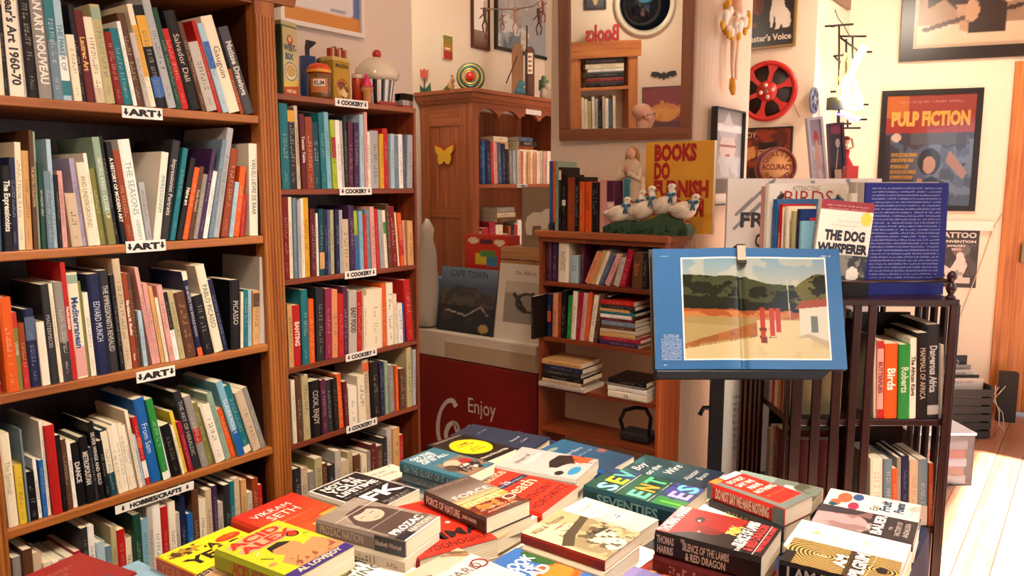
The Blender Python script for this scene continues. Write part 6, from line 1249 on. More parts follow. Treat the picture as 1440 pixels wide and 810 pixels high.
# ---------------------------------------------------------------- neon guitar sign
FN = 4.7
def np_(px, py, dF=0): return on_plane(px, py, FH * (FN + dF), FH)
nc = np_(1195, 120); ne = empty('neon_sign', nc, 'glowing yellow and white neon sign with blue tube on black wire frame', 'neon sign')
def nl(*pp, dF=0): return [np_(x, y, dF) - nc for x, y in pp]
BM = mat('#1c1714', .5); k_ = 0
for seg in (((1160, 37), (1200, 34)), ((1180, 37), (1180, 190)), ((1180, 51), (1218, 51)), ((1199, 52), (1199, 82)), ((1190, 55), (1190, 130)), ((1182, 53), (1212, 75)), ((1204, 73), (1226, 73)), ((1172, 79), (1190, 77)), ((1174, 80), (1182, 88)), ((1168, 129), (1188, 128)), ((1212, 147), (1221, 147)), ((1200, 168), (1219, 168)), ((1172, 174), (1197, 174)), ((1178, 158), (1178, 174)), ((1192, 168), (1192, 180)), ((1178, 180), (1210, 180)), ((1168, 37), (1174, 37))):
    mb = MB(); mb.tube(nl(*seg, dF=.05), .006, 6); mb.build('frame_rod', BM, ne)
mb = MB(); mb.box(-.055, -.03, -.035, .02, .03, .035, M=M4(np_(1178, 146, .05) - nc, RT, FH, ZV)); mb.build('transformer', mat('#1a1618', .5), ne)
mb = MB()
ch = nl((1174, 13), (1178, 25), (1186, 35), (1192, 46), (1196, 52), dF=.05); mb.tube(ch, .003, 5); mb.build('chain', mat('#6a6058', .4, metal=.6), ne)
def tube_(pp, col, em, r=.008, nm='neon_tube'): mb = MB(); mb.tube(nl(*pp), r, 8); mb.build(nm, mat(col, .3, emit=em), ne)
tube_([(1219, 66), (1212, 76), (1206, 88), (1200, 100), (1196, 112)], '#fff3b0', 22, .012); tube_([(1213, 64), (1206, 76), (1200, 90), (1193, 104)], '#ffe98a', 18, .009)
tube_([(1190, 75), (1184, 92), (1182, 110), (1184, 128), (1190, 136)], '#ffe23a', 12); tube_([(1192, 85), (1198, 92), (1194, 100), (1190, 108)], '#ffe23a', 12)
tube_([(1190, 108), (1186, 122), (1186, 136), (1190, 150), (1200, 154), (1208, 148), (1210, 136), (1204, 128), (1202, 114), (1194, 108), (1190, 108)], '#fff6d8', 26, .012)
tube_([(1194, 116), (1192, 130), (1196, 144), (1202, 142), (1202, 130)], '#fff0d8', 22, .010); tube_([(1184, 118), (1178, 126), (1180, 138), (1188, 142)], '#ffd84a', 12)
tube_([(1182, 156), (1190, 160), (1200, 164), (1210, 166)], '#5a5cff', 14); tube_([(1196, 150), (1212, 152), (1212, 136)], '#ffe0e8', 14)
tube_([(1176, 160), (1186, 162), (1196, 168), (1208, 169)], '#4a48f0', 12, .006)
# ---------------------------------------------------------------- back wall
BN_ = Vector((-BKD.y, BKD.x, 0)); BD = -BKD                  # outward normal (to the room), reading direction
if BN_.dot(EYE - BKP) < 0: BN_ = -BN_
def onback(px0, py0, px1, py1): a = on_plane(px0, py0, BKP + BN_ * .02, BN_); b = on_plane(px1, py1, BKP + BN_ * .02, BN_); c = (a + b) / 2 - BN_ * .017; return c, math.hypot(a.x - b.x, a.y - b.y), abs(a.z - b.z)
c, w, h = onback(1241, 128, 1371, 297)
def pt(cv):
    cv.rect(0, 0, 1, 1, '#3c3c4c'); cv.grad(.66, 1, '#a83028', '#a04038'); cv.blot(0, .0, 1, .66, '#5a6a86', 6, 3, .5, .8); cv.rect(0, .8, .25, 1, '#c86a30'); cv.blot(.5, .1, 1, .6, '#7f8ca4', 9, 4, .5, .7); cv.rect(.3, .55, .8, .66, '#5a5a62')
    cv.ell(.52, .40, .13, .12, '#141214'); cv.ell(.52, .37, .07, .08, '#d8a488'); cv.poly([(.35, .0), (.42, .22), (.55, .27), (.75, .2), (.8, 0)], '#17161a'); cv.poly([(.36, .08), (.4, .25), (.46, .24), (.44, .06)], '#d09a7e'); cv.line(.3, .08, .7, .06, .03, '#d09a7e'); cv.poly([(.74, .5), (.95, .3), (.9, .24), (.7, .4)], '#c08a70')
    cv.ell(.13, .62, .055, .04, '#e0c0b0'); cv.rect(0, 0, .06, .64, '#2a2430')
    for i in range(9): cv.rect(.08, .03 + i * .052, .30 + .04 * (i % 3), .065 + i * .052, '#c99a4c')
picture('film_poster', c, BD, BN_, w, h, .034, '#17120f', pt, 90, 'black framed film poster with yellow block title on red, on the back wall', 'poster', glass=True, words=[('PULP FICTION', .5, .73, .16, '#e8b04a', dict(width=.88, bold=2))] + [(None, .2, .035 + i * .052, .03, '#5a2a18', dict(width=.2)) for i in range(9)] + [(None, .5, .93, .022, '#e0b0a0', dict(width=.7))])
c, w, h = onback(1279, -150, 1500, 76)
def pt(cv):
    cv.rect(0, 0, 1, 1, '#b59a80'); cv.rect(.03, .03, .97, 1, '#8d735c'); cv.rect(.03, .03, .97, .16, '#c9b296'); cv.poly([(.1, 1), (.08, .5), (.1, .28), (.22, .34), (.36, .2), (.4, .1), (.66, .1), (.68, .5), (.72, 1)], '#2a1c16'); cv.poly([(.3, .3), (.34, .12), (.4, .1), (.38, .3)], '#a8866c'); cv.ell(.42, .25, .05, .08, '#b08c70'); cv.line(.08, .13, .36, .2, .018, '#4a3428'); cv.line(.68, .25, .97, .32, .018, '#3a281e'); cv.blot(.62, .25, .74, .7, '#c9ac8a', 14, 3, .5, .8); cv.mottle(.1, 20, 3)
picture('framed_photo', c, BD, BN_, w, h, .075, '#1a120e', pt, 80, 'large black framed sepia photo of a figure in dark clothes, top right', 'picture', fth=.03)
c, w, h = onback(1316, 316, 1373, 406)
e = empty('wall_poster', M4(c, BD, ZV, BN_), 'black and white convention poster with a drawn woman below the film poster', 'poster')
mb = MB(); mb.box(-w / 2, -h / 2, -.002, w / 2, h / 2, .001); mb.build('paper', mat('#e4ddd2', .6), e)
def pt(cv): cv.rect(0, 0, 1, 1, '#3a3636'); cv.poly([(.35, .1), (.2, .35), (.1, .42), (.4, .3), (.55, .5), (.7, .5), (.78, .35), (.65, .12)], '#d8ccc4'); cv.ell(.62, .60, .2, .11, '#6a6464'); cv.ell(.6, .5, .09, .07, '#dccfc6'); cv.ell(.55, .61, .1, .03, '#a07070'); cv.rect(.25, .07, .85, .16, '#cfc6bd'); cv.blot(0, .2, 1, .7, '#5a5555', 9, 3, .55, .6)
cv = Canvas(w - .004, h - .004, 60); pt(cv); cv.build('printed_face', Matrix.Translation((-w / 2 + .002, -h / 2 + .002, .002)), e)
q = MB()
for tx, y, hh, wd in (('CAPE TOWN', .93, .06, .8), ('TATTOO', .80, .13, .86), ('CONVENTION', .72, .06, .86), ('JANUARY', .655, .045, .4), ('2011', .6, .045, .22)): put_text(q, tx, Matrix.Translation((0, -h / 2 + h * y, .0032)), hh * w, width=wd * w, bold=True)
q.build('lettering', mat('#e6d8d0', .5), e)
a = on_plane(1322, 313, BKP + BN_ * .02, BN_); b = on_plane(1396, 322, BKP + BN_ * .02, BN_)
mb = MB(); L = (b - a).dot(BD); mb.box(0, -.0, -.03, L, .032, .03, M=M4(Vector((a.x, a.y, on_plane(1350, 317, BKP, BN_).z)) - BN_ * .019, BD, BN_, ZV)); o = mb.build('cable_trunking', mat('#efe6d8', .4)); tag(o, 'white cable trunking strip on the wall above the convention poster', 'trunking')
pts = [on_plane(x, y, BKP + BN_ * .006, BN_) for x, y in ((1409, 300), (1396, 322), (1385, 355), (1366, 405), (1347, 452), (1330, 500))]
mb = MB(); mb.tube(pts, .003, 6); o = mb.build('wall_cable', mat('#cdbfa8', .5)); tag(o, 'thin pale cable running diagonally down the wall beside the door', 'cable')
# corner frame piece on the return
a = at_y(1150, -60, YBR - .02); b = at_y(1196, 14, YBR - .02); c = (a + b) / 2
picture('framed_picture', (c.x, YBR - .003, c.z), (1, 0, 0), (0, -1, 0), abs(b.x - a.x), abs(a.z - b.z), .05, '#7a5646', lambda cv: cv.rect(0, 0, 1, 1, '#d8c8b4'), 12, 'brown framed picture cut by the top edge above the neon sign')
# baseboard and door
def bwx(px): return on_line(px, Vector((BKP.x, BKP.y, .3)), BKD)
bl0, br0 = BKL, BKR
o = slab('baseboard_back', (BKL.x + BN_.x * .001, BKL.y + BN_.y * .001), (BKR.x + BN_.x * .001, BKR.y + BN_.y * .001), 0, .14, .016, ORW['Y'], side=-1); struct(o)
MD_ = M4(Vector((BKR.x, BKR.y, 0)), BD, ZV, BN_); LD = 1.55 + (BKR - BKP).dot(BKD)
dr = struct(empty('door_1', MD_))
def pc(name, x0, y0, z0, x1, y1, z1, m, par, bev=.003): mb = MB(); mb.box(x0, y0, z0, x1, y1, z1); return mb.build(name, m, par, bevel=bev)
for x0_ in (.0, LD - .09): pc('door_frame', x0_, 0, -.11, x0_ + .09, 2.25, .02, ORW['Y'], dr)
pc('door_frame', .09, 2.17, -.11, LD - .09, 2.25, .02, ORW['X'], dr)
for k_ in range(2):
    x0_ = .095 + k_ * (LD - .18) / 2; x1_ = x0_ + (LD - .2) / 2 - .004
    for a in ((x0_, .02, x0_ + .1, 2.165), (x1_ - .1, .02, x1_, 2.165)): pc('door_stile', a[0], a[1], -.05, a[2], a[3], -.01, ORW['Y'], dr)
    for a in ((.02, .35), (2.05, 2.165), (1.1, 1.18)): pc('door_rail', x0_ + .1, a[0], -.05, x1_ - .1, a[1], -.01, ORW['X'], dr)
    for a in ((.35, 1.1), (1.18, 2.05)): pc('door_pane', x0_ + .1, a[0], -.033, x1_ - .1, a[1], -.027, glassmat(), dr, 0)
hd = pc('door_handle', .115, 1.0, -.01, .14, 1.12, .02, mat('#8a7a5a', .3, metal=.9), dr)
a = at_z(1413, 592, 0); mb = MB(); mb.box(-.05, -.03, 0, .05, .03, .32, M=M4(a, BD, BN_, ZV)); o = mb.build('door_stop_box', mat('#1c1512', .6)); tag(o, 'dark narrow box standing against the foot of the pine door', 'box')
# far opening in the right wall: frame of the shop doors on that side
mb = MB(); mb.box(2.75, YW - .12, 0, 2.83, YW, 2.3); struct(mb.build('door_2_frame', ORW['Z'])); mb = MB(); mb.box(4.77, YW - .12, 0, 4.85, YW, 2.3); struct(mb.build('door_2_frame', ORW['Z']))
# crate of records on the floor
a = at_z(1392, 618, 0); Mc_ = M4(a - RT * .36, RT, FH, ZV); e = empty('record_crate', Mc_, 'black slatted plastic crate of records on the floor near the pine door', 'crate'); W_ = .36
CRM = mat('#17120f', .5); hC = .32
for i in range(6): z = .01 + i * .05; mb = MB(); mb.box(0, 0, z, W_, .012, z + .040); mb.build('slat', CRM, e)
for x in (0, W_ - .012): mb = MB(); mb.box(x, .0121, .005, x + .012, .30, hC); mb.build('side', CRM, e)
mb = MB(); mb.box(.012, .30, .005, W_ - .012, .312, hC); mb.build('back', CRM, e); mb = MB(); mb.box(.012, .0125, .0, W_ - .012, .30, .012); mb.build('bottom', CRM, e)
for i, (c, hh, tx) in enumerate((('#1a1818', .44, 'WORLD'), ('#8a8680', .39, ''), ('#c8c2b8', .37, ''), ('#2c2826', .35, ''), ('#b8b0a4', .34, ''))):
    o = empty('record_sleeve', Mc_ @ Matrix.Translation((.022, .25 - i * .045, .0125)), ['black record sleeve lettered WORLD standing at the back of the crate', 'grey record sleeve second from the back in the crate', 'pale record sleeve in the middle of the crate', 'dark record sleeve fourth from the back in the crate', 'pale record sleeve at the front of the crate'][i], 'record', 'records in the black crate')
    mb = MB(); mb.box(0, 0, 0, .315, .006, hh); mb.build('sleeve', mat(c, .5), o)
    q = MB(); (put_text(q, tx, M4((.16, -.0008, hh - .06), (1, 0, 0), (0, 0, 1), (0, -1, 0)), .035, width=.22) if tx else scribble(q, M4((.16, -.0008, hh - .03), (1, 0, 0), (0, 0, 1), (0, -1, 0)), .014, .2)); q.build('lettering', mat('#b8b2a8' if i in (0, 3) else '#4a4642', .5), o)
# clear storage box
a = at_z(1366, 683, 0); Mb_ = M4(a - RT * .30, RT, FH, ZV); e = empty('storage_box', Mb_, 'clear plastic storage box of papers on the floor in the sunlight', 'box'); GP = glassmat('#e8ecf4', .15)
for nm, v in (('side', (0, 0, .0, .30, .004, .26)), ('side', (0, .226, .0, .30, .23, .26)), ('side', (0, .004, .0, .004, .226, .26)), ('side', (.296, .004, .0, .30, .226, .26)), ('bottom', (.004, .004, 0, .296, .226, .004))): mb = MB(); mb.box(*v); mb.build(nm, GP, e)
mb = MB(); mb.box(-.006, -.006, .2605, .306, .236, .275); mb.build('lid', mat('#cfd8ea', .3), e, bevel=.004)
for i in range(5): o = flat(Mb_ @ Vector((.02, .01, .0045 + i * .045)), RT, FH, .25 - .01 * (i % 2), .19, .044, ['ivory', 'peach', 'white', 'orange', 'lightgrey'][i], label='%s book lying %s in the clear storage box' % (['ivory', 'peach', 'white', 'orange', 'light grey'][i], ['at the bottom', 'second up', 'in the middle', 'fourth up', 'on top'][i]), group='books in the storage box')
# loose wires by the door
mb = MB(); rr = random.Random(5)
b0 = at_z(1400, 606, .0)
for i in range(3): mb.tube([b0 + RT * rr.uniform(-.03, .05) + FH * rr.uniform(-.03, .03) + ZV * z for z in (.004, .05, .12, .2, .28)], .0022, 5)
o = mb.build('loose_wires', mat('#d8c8b8', .5)); tag(o, 'few thin loose pale wires standing up from the floor by the door', 'wire')
# ---------------------------------------------------------------- display table with navy cloth
TX0, TX1, TY0, TY1, TZ = .30, 1.85, .245, 1.37, .752
tb_ = empty('display_table', ((TX0 + TX1) / 2, (TY0 + TY1) / 2, 0), 'sturdy display table hidden under the navy cloth and carrying the paperbacks', 'table')
mb = MB(); mb.box(-(TX1 - TX0) / 2 + .012, -(TY1 - TY0) / 2 + .012, TZ - .035, (TX1 - TX0) / 2 - .012, (TY1 - TY0) / 2 - .012, TZ - .003); mb.build('tabletop', wood('table_pine', '#6a4424', '#9a6a3c', 'X'), tb_)
for sx_ in (-1, 1):
    for sy_ in (-1, 1): mb = MB(); mb.cbox((sx_ * ((TX1 - TX0) / 2 - .06), sy_ * ((TY1 - TY0) / 2 - .06), (TZ - .035) / 2), (.06, .06, TZ - .035)); mb.build('leg', wood('table_pine', '#6a4424', '#9a6a3c', 'Z'), tb_)
mb = MB(); per = []
def rim(n=220):
    L = 2 * ((TX1 - TX0) + (TY1 - TY0)); out = []
    for i in range(n):
        s_ = L * i / n; a, b = TX1 - TX0, TY1 - TY0
        if s_ < a: out.append((TX0 + s_, TY0, 0, -1, s_))
        elif s_ < a + b: out.append((TX1, TY0 + s_ - a, 1, 0, s_))
        elif s_ < 2 * a + b: out.append((TX1 - (s_ - a - b), TY1, 0, 1, s_))
        else: out.append((TX0, TY1 - (s_ - 2 * a - b), -1, 0, s_))
    return out
rm = rim(); n = len(rm); vs = []; levels = [(0, TZ, 0), (.004, TZ - .004, 0), (.008, TZ - .06, .25), (.012, TZ - .25, .6), (.016, TZ - .5, .9), (.02, .04, 1)]
for o_, z_, f_ in levels:
    for x, y, nx_, ny_, s_ in rm: w_ = o_ + f_ * (.011 * math.sin(s_ * 31) + .008 * math.sin(s_ * 13 + 1)); vs.append((x + nx_ * w_, y + ny_ * w_, z_))
fs = [tuple(range(n))]
for l in range(len(levels) - 1):
    for i in range(n): j = (i + 1) % n; fs.append((l * n + i, (l + 1) * n + i, (l + 1) * n + j, l * n + j))
mb.add(vs, fs); cl_ = mb.build('tablecloth', mat('#1a2344', .85, noise=.15, nscale=40, bump=.1)); tag(cl_, 'navy blue cloth hanging over the table of paperbacks', 'tablecloth')
TZ += .001
UC = ['cream', 'white', 'ivory', 'charcoal', 'lightgrey', 'maroon', 'slate', 'beige']
def tbook(zt_, th, colour, label, A=None, B=None, C=None, D=None, l=None, art=None, nx=64, words=(), title=None, tcol=None, under=True, sub=None, tfrac=.8, lines=(), bold=True, bands=(), jog=None, ucol=None, hard=False):
    g_ = {k_: at_z(v[0], v[1], zt_) for k_, v in dict(A=A, B=B, C=C, D=D).items() if v}
    if 'A' not in g_ and 'C' in g_: g_['A'] = g_['B'] + g_['C'] - g_['D']
    if 'A' not in g_: d = (g_['D'] - g_['B']).normalized(); g_['A'] = g_['B'] + Vector((-d.y, d.x, 0)) * l
    if 'C' not in g_: g_['C'] = g_['A'] + g_['D'] - g_['B']
    if 'B' not in g_: g_['B'] = g_['A'] + g_['D'] - g_['C']
    A_, B_, C_, D_ = (g_.get(k_) for k_ in 'ABCD')
    if D_ is None: D_ = B_ + C_ - A_
    up_ = ((A_ - B_) + (C_ - D_)) / 2; h = up_.length; Zd = up_.normalized(); Yd = Vector((Zd.y, -Zd.x, 0)); w = (((C_ - A_) + (D_ - B_)) / 2).dot(Yd)
    cen = (A_ + B_ + C_ + D_) / 4; o_ = cen - Zd * h / 2 - Yd * w / 2; o_.z = zt_ - th
    M = M4(o_, (0, 0, 1), Yd, Zd)
    book(M, w, h, th, colour, name='paperback', label=label, group=None, art=(art, nx) if art else None, words=words, title=title, tcol=tcol, sub=sub, tfrac=tfrac, bold=bold, bands=bands, hard=hard, lines=lines)
    gap = o_.z - TZ
    if under and gap > .008:
        n = max(1, round(gap / .03)); t_ = gap / n
        for i in range(n):
            z_ = TZ + i * t_; ii = len(UNDER); UNDER.append(1); c = (ucol or UC)[(ii + i) % len(ucol or UC)]; dx = [.004, -.006, .007][ii % 3]; dy = [-.005, .004][ii % 2]
            ww, hh = w * .97, h * .97
            Mu = M4(Vector((o_.x, o_.y, z_ + .0003)) + Yd * (dx + w * .015) + Zd * (dy + h * .015), (0, 0, 1), Yd, Zd)
            sh_ = label.replace(' on the table', '').split(); nm = ' '.join(sh_[:7])
            lb = '%s paperback %s beneath the %s' % (cw(c), 'lying' if n == 1 else ['lowest', 'second up', 'third up', 'fourth up'][i], nm)
            if len(lb.split()) > 16: lb = ' '.join(lb.split()[:16])
            book(Mu, ww, hh, t_ - .0006, c, name='paperback', label=lb, group='paperbacks stacked on the table', scrib=True)
UNDER = []
b1 = dict(bold=True)
def fill(*ops):
    def f(cv):
        for o in ops: getattr(cv, o[0])(*o[1:])
    return f
# back rows first
tbook(.800, .036, 'navy', 'dark navy paperback with small white script at the far edge of the table', C=(668, 597), D=(779, 616), B=(742, 633), art=fill(('rect', 0, 0, 1, 1, '#27344c'), ('mottle', .2, 4)), words=[('Notes on', .5, .3, .09, '#b9c4d4', dict(width=.4, shear=.2)), ('a Coast', .55, .2, .09, '#b9c4d4', dict(width=.34)), (None, .6, .75, .05, '#9aa8c0', dict(width=.5))], hard=True)
tbook(.838, .036, 'black', 'black paperback with big yellow disc on its cover behind the teal one', A=(602, 627), C=(645, 609), B=(683, 651), art=fill(('rect', 0, 0, 1, 1, '#1a1613'), ('ell', .52, .52, .42, .31, '#5a4a10'), ('ell', .52, .52, .405, .30, '#e8cf1e'), ('ring', .52, .52, .36, .265, .012, '#8a7a18'), ('ell', .52, .52, .02, .015, '#3a3210')), nx=100,
 words=[('A BRIEF', .5, .64, .07, '#3a3010', dict(width=.34)), ('HISTORY OF', .5, .57, .07, '#3a3010', dict(width=.46)), ('SEVEN', .5, .42, .07, '#3a3010', dict(width=.3)), ('KILLINGS', .5, .35, .07, '#3a3010', dict(width=.4)), ('MARLON JAMES', .5, .08, .085, '#e0d8c8', dict(width=.8)), ('WINNER OF THE PRIZE', .5, .92, .05, '#e0d8c8', dict(width=.8))], ucol=['cream'])
tbook(.862, .026, '#2f6377', 'teal paperback titled OH THE GLORY OF IT ALL with group of people', A=(568, 650), C=(605, 628), B=(656, 675), art=fill(('rect', 0, 0, 1, 1, '#33697d'), ('blot', .2, 0, 1, .55, '#8a6a50', 7, 3, .42, 1), ('ell', .5, .42, .2, .1, '#c9a890'), ('ell', .78, .35, .14, .1, '#9a2a2a'), ('ell', .3, .3, .16, .12, '#4a3a30'), ('ell', .6, .2, .2, .1, '#d8ccc0'), ('blot', .3, .05, .95, .3, '#26201e', 14, 5, .55)), nx=80,
 words=[('OH THE', .42, .86, .12, '#eef2ee', dict(width=.6, bold=True)), ('GLORY', .42, .76, .12, '#eef2ee', dict(width=.56, bold=True)), ('OF IT ALL', .48, .66, .12, '#eef2ee', dict(width=.72, bold=True))], title='OH THE GLORY OF IT ALL', tcol='#8fb0bd', ucol=['cream', 'steel'])
tbook(.800, .030, 'blue', 'blue paperback with pale emblem at the far edge behind the grey jacket', A=(753, 637), C=(789, 617), D=(889, 641), art=fill(('grad', 0, 1, '#26405c', '#2c6288'), ('ell', .35, .88, .16, .04, '#8a9a8a'), ('ell', .9, .4, .12, .06, '#8a5a5c')), words=[('Tom Burns', .5, .62, .1, '#c8d4dc', dict(width=.6, shear=.2)), (None, .6, .5, .05, '#c8d4dc', dict(width=.5))], title='.', tcol='#2f6f96')
tbook(.822, .034, 'lightgrey', 'pale grey paperback with black shape and orange patch before the blue one', A=(694, 654), C=(737, 629), D=(845, 647), art=fill(('rect', 0, 0, 1, 1, '#b9b2ae'), ('poly', [(.3, .42), (.55, .5), (.9, .48), (1, .3), (.7, .22), (.5, .3), (.35, .33)], '#2a2220'), ('poly', [(.7, .22), (1, .34), (1, .05), (.75, .1)], '#c8542c'), ('ell', .35, .12, .2, .06, '#2f86b4'), ('ell', .15, .25, .1, .05, '#2a2220'), ('blot', .6, 0, 1, .4, '#3a1f18', 16, 5, .6)), nx=90,
 words=[(None, .5, .93, .05, '#e6e2de', dict(width=.5)), ('Ways of', .45, .78, .11, '#6a6460', dict(width=.5, shear=.2)), ('Happiness', .55, .68, .11, '#f2efea', dict(width=.6, shear=.2))], ucol=['cream'])
tbook(.828, .038, '#d92e1e', 'bright red paperback with cream title and black author name ANTHONY HOROWITZ'.replace(' ANTHONY HOROWITZ', ''), B=(762, 722), C=(690, 657), D=(814, 684), art=fill(('rect', 0, 0, 1, 1, '#dc3322'), ('poly', [(0, .7), (1, .62), (1, .54), (0, .6)], '#2a2c44'), ('line', .1, .66, .9, .58, .01, '#8a90a0')), nx=60,
 words=[('The', .25, .9, .16, '#f4d8b0', dict(width=.3)), ('Sentence', .55, .78, .17, '#f4d8b0', dict(width=.8)), ('is', .6, .60, .13, '#e8e8ee', dict(width=.12)), ('Death', .5, .40, .2, '#f4d8b0', dict(width=.8)), ('ANTHONY', .5, .22, .12, '#1a1212', dict(width=.82)), ('HOROWITZ', .5, .08, .12, '#1a1212', dict(width=.9))], ucol=['cream', 'beige'])
tbook(.802, .034, 'cream', 'cream paperback with grey landscape photo between the glory book and the black-and-white one', A=(505, 672), C=(546, 651), D=(632, 681), art=fill(('rect', 0, 0, 1, 1, '#d8d0be'), ('rect', 0, 0, 1, .62, '#9a938a'), ('blot', 0, .2, 1, .6, '#55504a', 10, 3, .5), ('blot', 0, .35, .6, .6, '#2e2b28', 12, 6, .48), ('line', 0, .1, 1, .3, .02, '#c9c2b6')), nx=80, words=[('LAND AND', .4, .86, .09, '#8a8070', dict(width=.5)), ('VOCATION', .45, .76, .09, '#8a8070', dict(width=.6)), ('o', .85, .94, .1, '#6a6254', dict())])
tbook(.830, .034, 'lightgrey', 'black paperback with white capitals NOT IN YOUR LIFETIME and grey edges', A=(439, 693), C=(495, 662), D=(585, 687), art=fill(('rect', 0, 0, 1, 1, '#d6d2cc'), ('rect', .03, .02, .98, .98, '#161416'), ('blot', .1, .6, .9, .9, '#7a3a3a', 10, 2, .66, .8)), nx=80,
 words=[('NOT IN', .44, .83, .13, '#ece8e2', dict(width=.66, bold=True)), ('YOUR', .46, .69, .16, '#ece8e2', dict(width=.7, bold=True)), ('LIFETIME', .5, .56, .13, '#ece8e2', dict(width=.8, bold=True)), (None, .5, .49, .04, '#b8b4ae', dict(width=.8)), ('JFK', .5, .2, .3, '#ece8e2', dict(width=.84, bold=True)), (None, .6, .08, .05, '#b8b4ae', dict(width=.6)), (None, .6, .03, .04, '#b8b4ae', dict(width=.5))], ucol=['cream', 'ivory'])
tbook(.820, .030, '#e8d8b0', 'white paperback with yellow patches and dark lettering under the brown sunset book', A=(588, 722), B=(698, 762), D=(757, 724), art=fill(('rect', 0, 0, 1, 1, '#ece6d8'), ('blot', 0, 0, 1, 1, '#dc9a2c', 4, 8, .56, .9), ('rect', .1, .58, .9, .86, '#e6e2da'), ('blot', 0, .6, 1, 1, '#e6b24a', 5, 4, .6)), nx=60, words=[('STAR OF', .5, .72, .13, '#2a241e', dict(width=.8, bold=True)), ('THE SEA', .5, .6, .13, '#2a241e', dict(width=.8, bold=True)), ('A NOVEL BY', .5, .18, .1, '#f4f0e6', dict(width=.5)), ('DENISE', .5, .06, .12, '#f4f0e6', dict(width=.6))], ucol=['cream', 'ivory'])
tbook(.868, .032, '#4a3a34', 'brown sunset paperback titled FORCE OF NATURE near the table centre', A=(602, 691), C=(653, 668), D=(746, 703), B=(683, 729), art=fill(('rect', 0, 0, 1, 1, '#5a4a42'), ('grad', .58, .85, '#8a7a70', '#5a4c46'), ('grad', .4, .58, '#e8c888', '#6a5a54'), ('grad', .1, .40, '#a8421c', '#e0a050'), ('line', 0, .42, 1, .44, .012, '#3a2a26'), ('blot', 0, .02, 1, .3, '#6a2414', 8, 4, .48), ('ell', .88, .24, .13, .06, '#efe2d0'), ('ell', .88, .24, .10, .045, '#6a2a20')), nx=100,
 words=[(None, .5, .93, .05, '#b8aca4', dict(width=.8)), ('FORCE', .5, .54, .15, '#f4efe6', dict(width=.82)), ('NATURE', .42, .30, .14, '#f4dcb0', dict(width=.8)), (None, .5, .14, .05, '#f0d8b8', dict(width=.8)), (None, .5, .07, .04, '#f0d8b8', dict(width=.7))], lines=[('FORCE OF NATURE', -.17, -.22, .48, .56), ('JANE HARPER', .26, -.1, .22, .22)], tcol='#f0ebe2', ucol=['cream', 'charcoal', 'ivory'])
tbook(.832, .036, '#d63a22', 'red and orange paperback lettered SETH left of the black-and-white photo one'.replace(' lettered SETH', ' with white capitals'), A=(329, 729), C=(409, 692), B=(447, 772), art=fill(('grad', 0, 1, '#e8602a', '#c0241a'), ('blot', 0, 0, 1, .45, '#f2a83a', 5, 3, .5, .9), ('blot', .1, 0, 1, .35, '#f6e0a0', 8, 5, .58, .9), ('line', 0, .5, .5, .42, .006, '#5a1a10'), ('line', .5, .42, 1, .5, .006, '#5a1a10'), ('blot', 0, .1, 1, .3, '#8a1a14', 9, 9, .6)), nx=90,
 words=[('VIKRAM', .42, .80, .12, '#f6efe6', dict(width=.62)), ('SETH', .46, .66, .16, '#f6efe6', dict(width=.5)), (None, .5, .57, .02, '#f0d8c0', dict(width=.5))], ucol=['lightgrey', 'ivory'])
tbook(.830, .032, '#e8c92a', 'yellow paperback lettered A YEAR with giraffe picture and orange spine', A=(224, 784), C=(319, 739), B=(318, 826), art=fill(('rect', 0, 0, 1, 1, '#f0d826'), ('poly', [(.0, .86), (.25, .95), (.5, .86), (.3, .82), (.15, .8)], '#b08a2c'), ('blot', 0, .78, .5, .95, '#4a3010', 18, 3, .56), ('ell', .8, .80, .17, .07, '#cf3a1e'), ('line', .5, .6, .9, .68, .012, '#1a1610'), ('ring', .8, .5, .2, .12, .06, '#1a1610')), nx=80,
 words=[('A', .55, .72, .14, '#1a1610', dict(bold=True)), ('YEAR', .5, .54, .2, '#1a1610', dict(width=.8, bold=True)), (None, .8, .79, .04, '#f0d826', dict(width=.2))], title='YEAR A FULL', tcol='#e07a3a', bands=((0, 1, '#c4441c'),), ucol=['charcoal', 'cream'])
tbook(.872, .040, '#a7b02a', 'lime green paperback titled ACID ALEX with cartoon man on the cover', A=(307, 773), C=(387, 731), D=(498, 767), B=(415, 815), art=fill(('rect', 0, 0, 1, 1, '#b8c42a'), ('ell', .47, .88, .42, .085, '#f0a080'), ('ell', .5, .735, .44, .085, '#f0a080'), ('rect', 0, 0, 1, .12, '#3a2a78'), ('poly', [(.25, .12), (.2, .3), (.4, .42), (.62, .4), (.9, .46), (1, .3), (1, .12)], '#d88a5c'), ('ell', .5, .48, .2, .12, '#d88a5c'), ('poly', [(.3, .5), (.34, .62), (.55, .64), (.66, .56), (.6, .55), (.36, .55)], '#1c1a1c'), ('line', .25, .16, .45, .3, .006, '#7a3a24'), ('blot', .3, .14, .95, .3, '#8a4a34', 14, 4, .6), ('ell', .82, .66, .09, .06, '#1c1a1c'), ('ell', .82, .66, .06, .04, '#c83a22'), ('line', .12, .5, .2, .42, .012, '#1c1a1c'), ('line', .9, .58, .98, .56, .008, '#1c1a1c'), ('ell', .1, .34, .06, .03, '#d88a5c'), ('line', .15, .58, .22, .62, .008, '#f0ece0')), nx=110,
 words=[('ACID', .47, .83, .17, '#c8301c', dict(width=.78, bold=True)), ('ALEX', .50, .68, .17, '#c8301c', dict(width=.8, bold=True)), ('AL LOVEJOY', .5, .04, .085, '#d8cfa8', dict(width=.7, bold=True))], title='ACID ALEX', tcol='#c8482a', sub='AL LO', tfrac=.45, ucol=['cream', 'ivory', 'slate'])
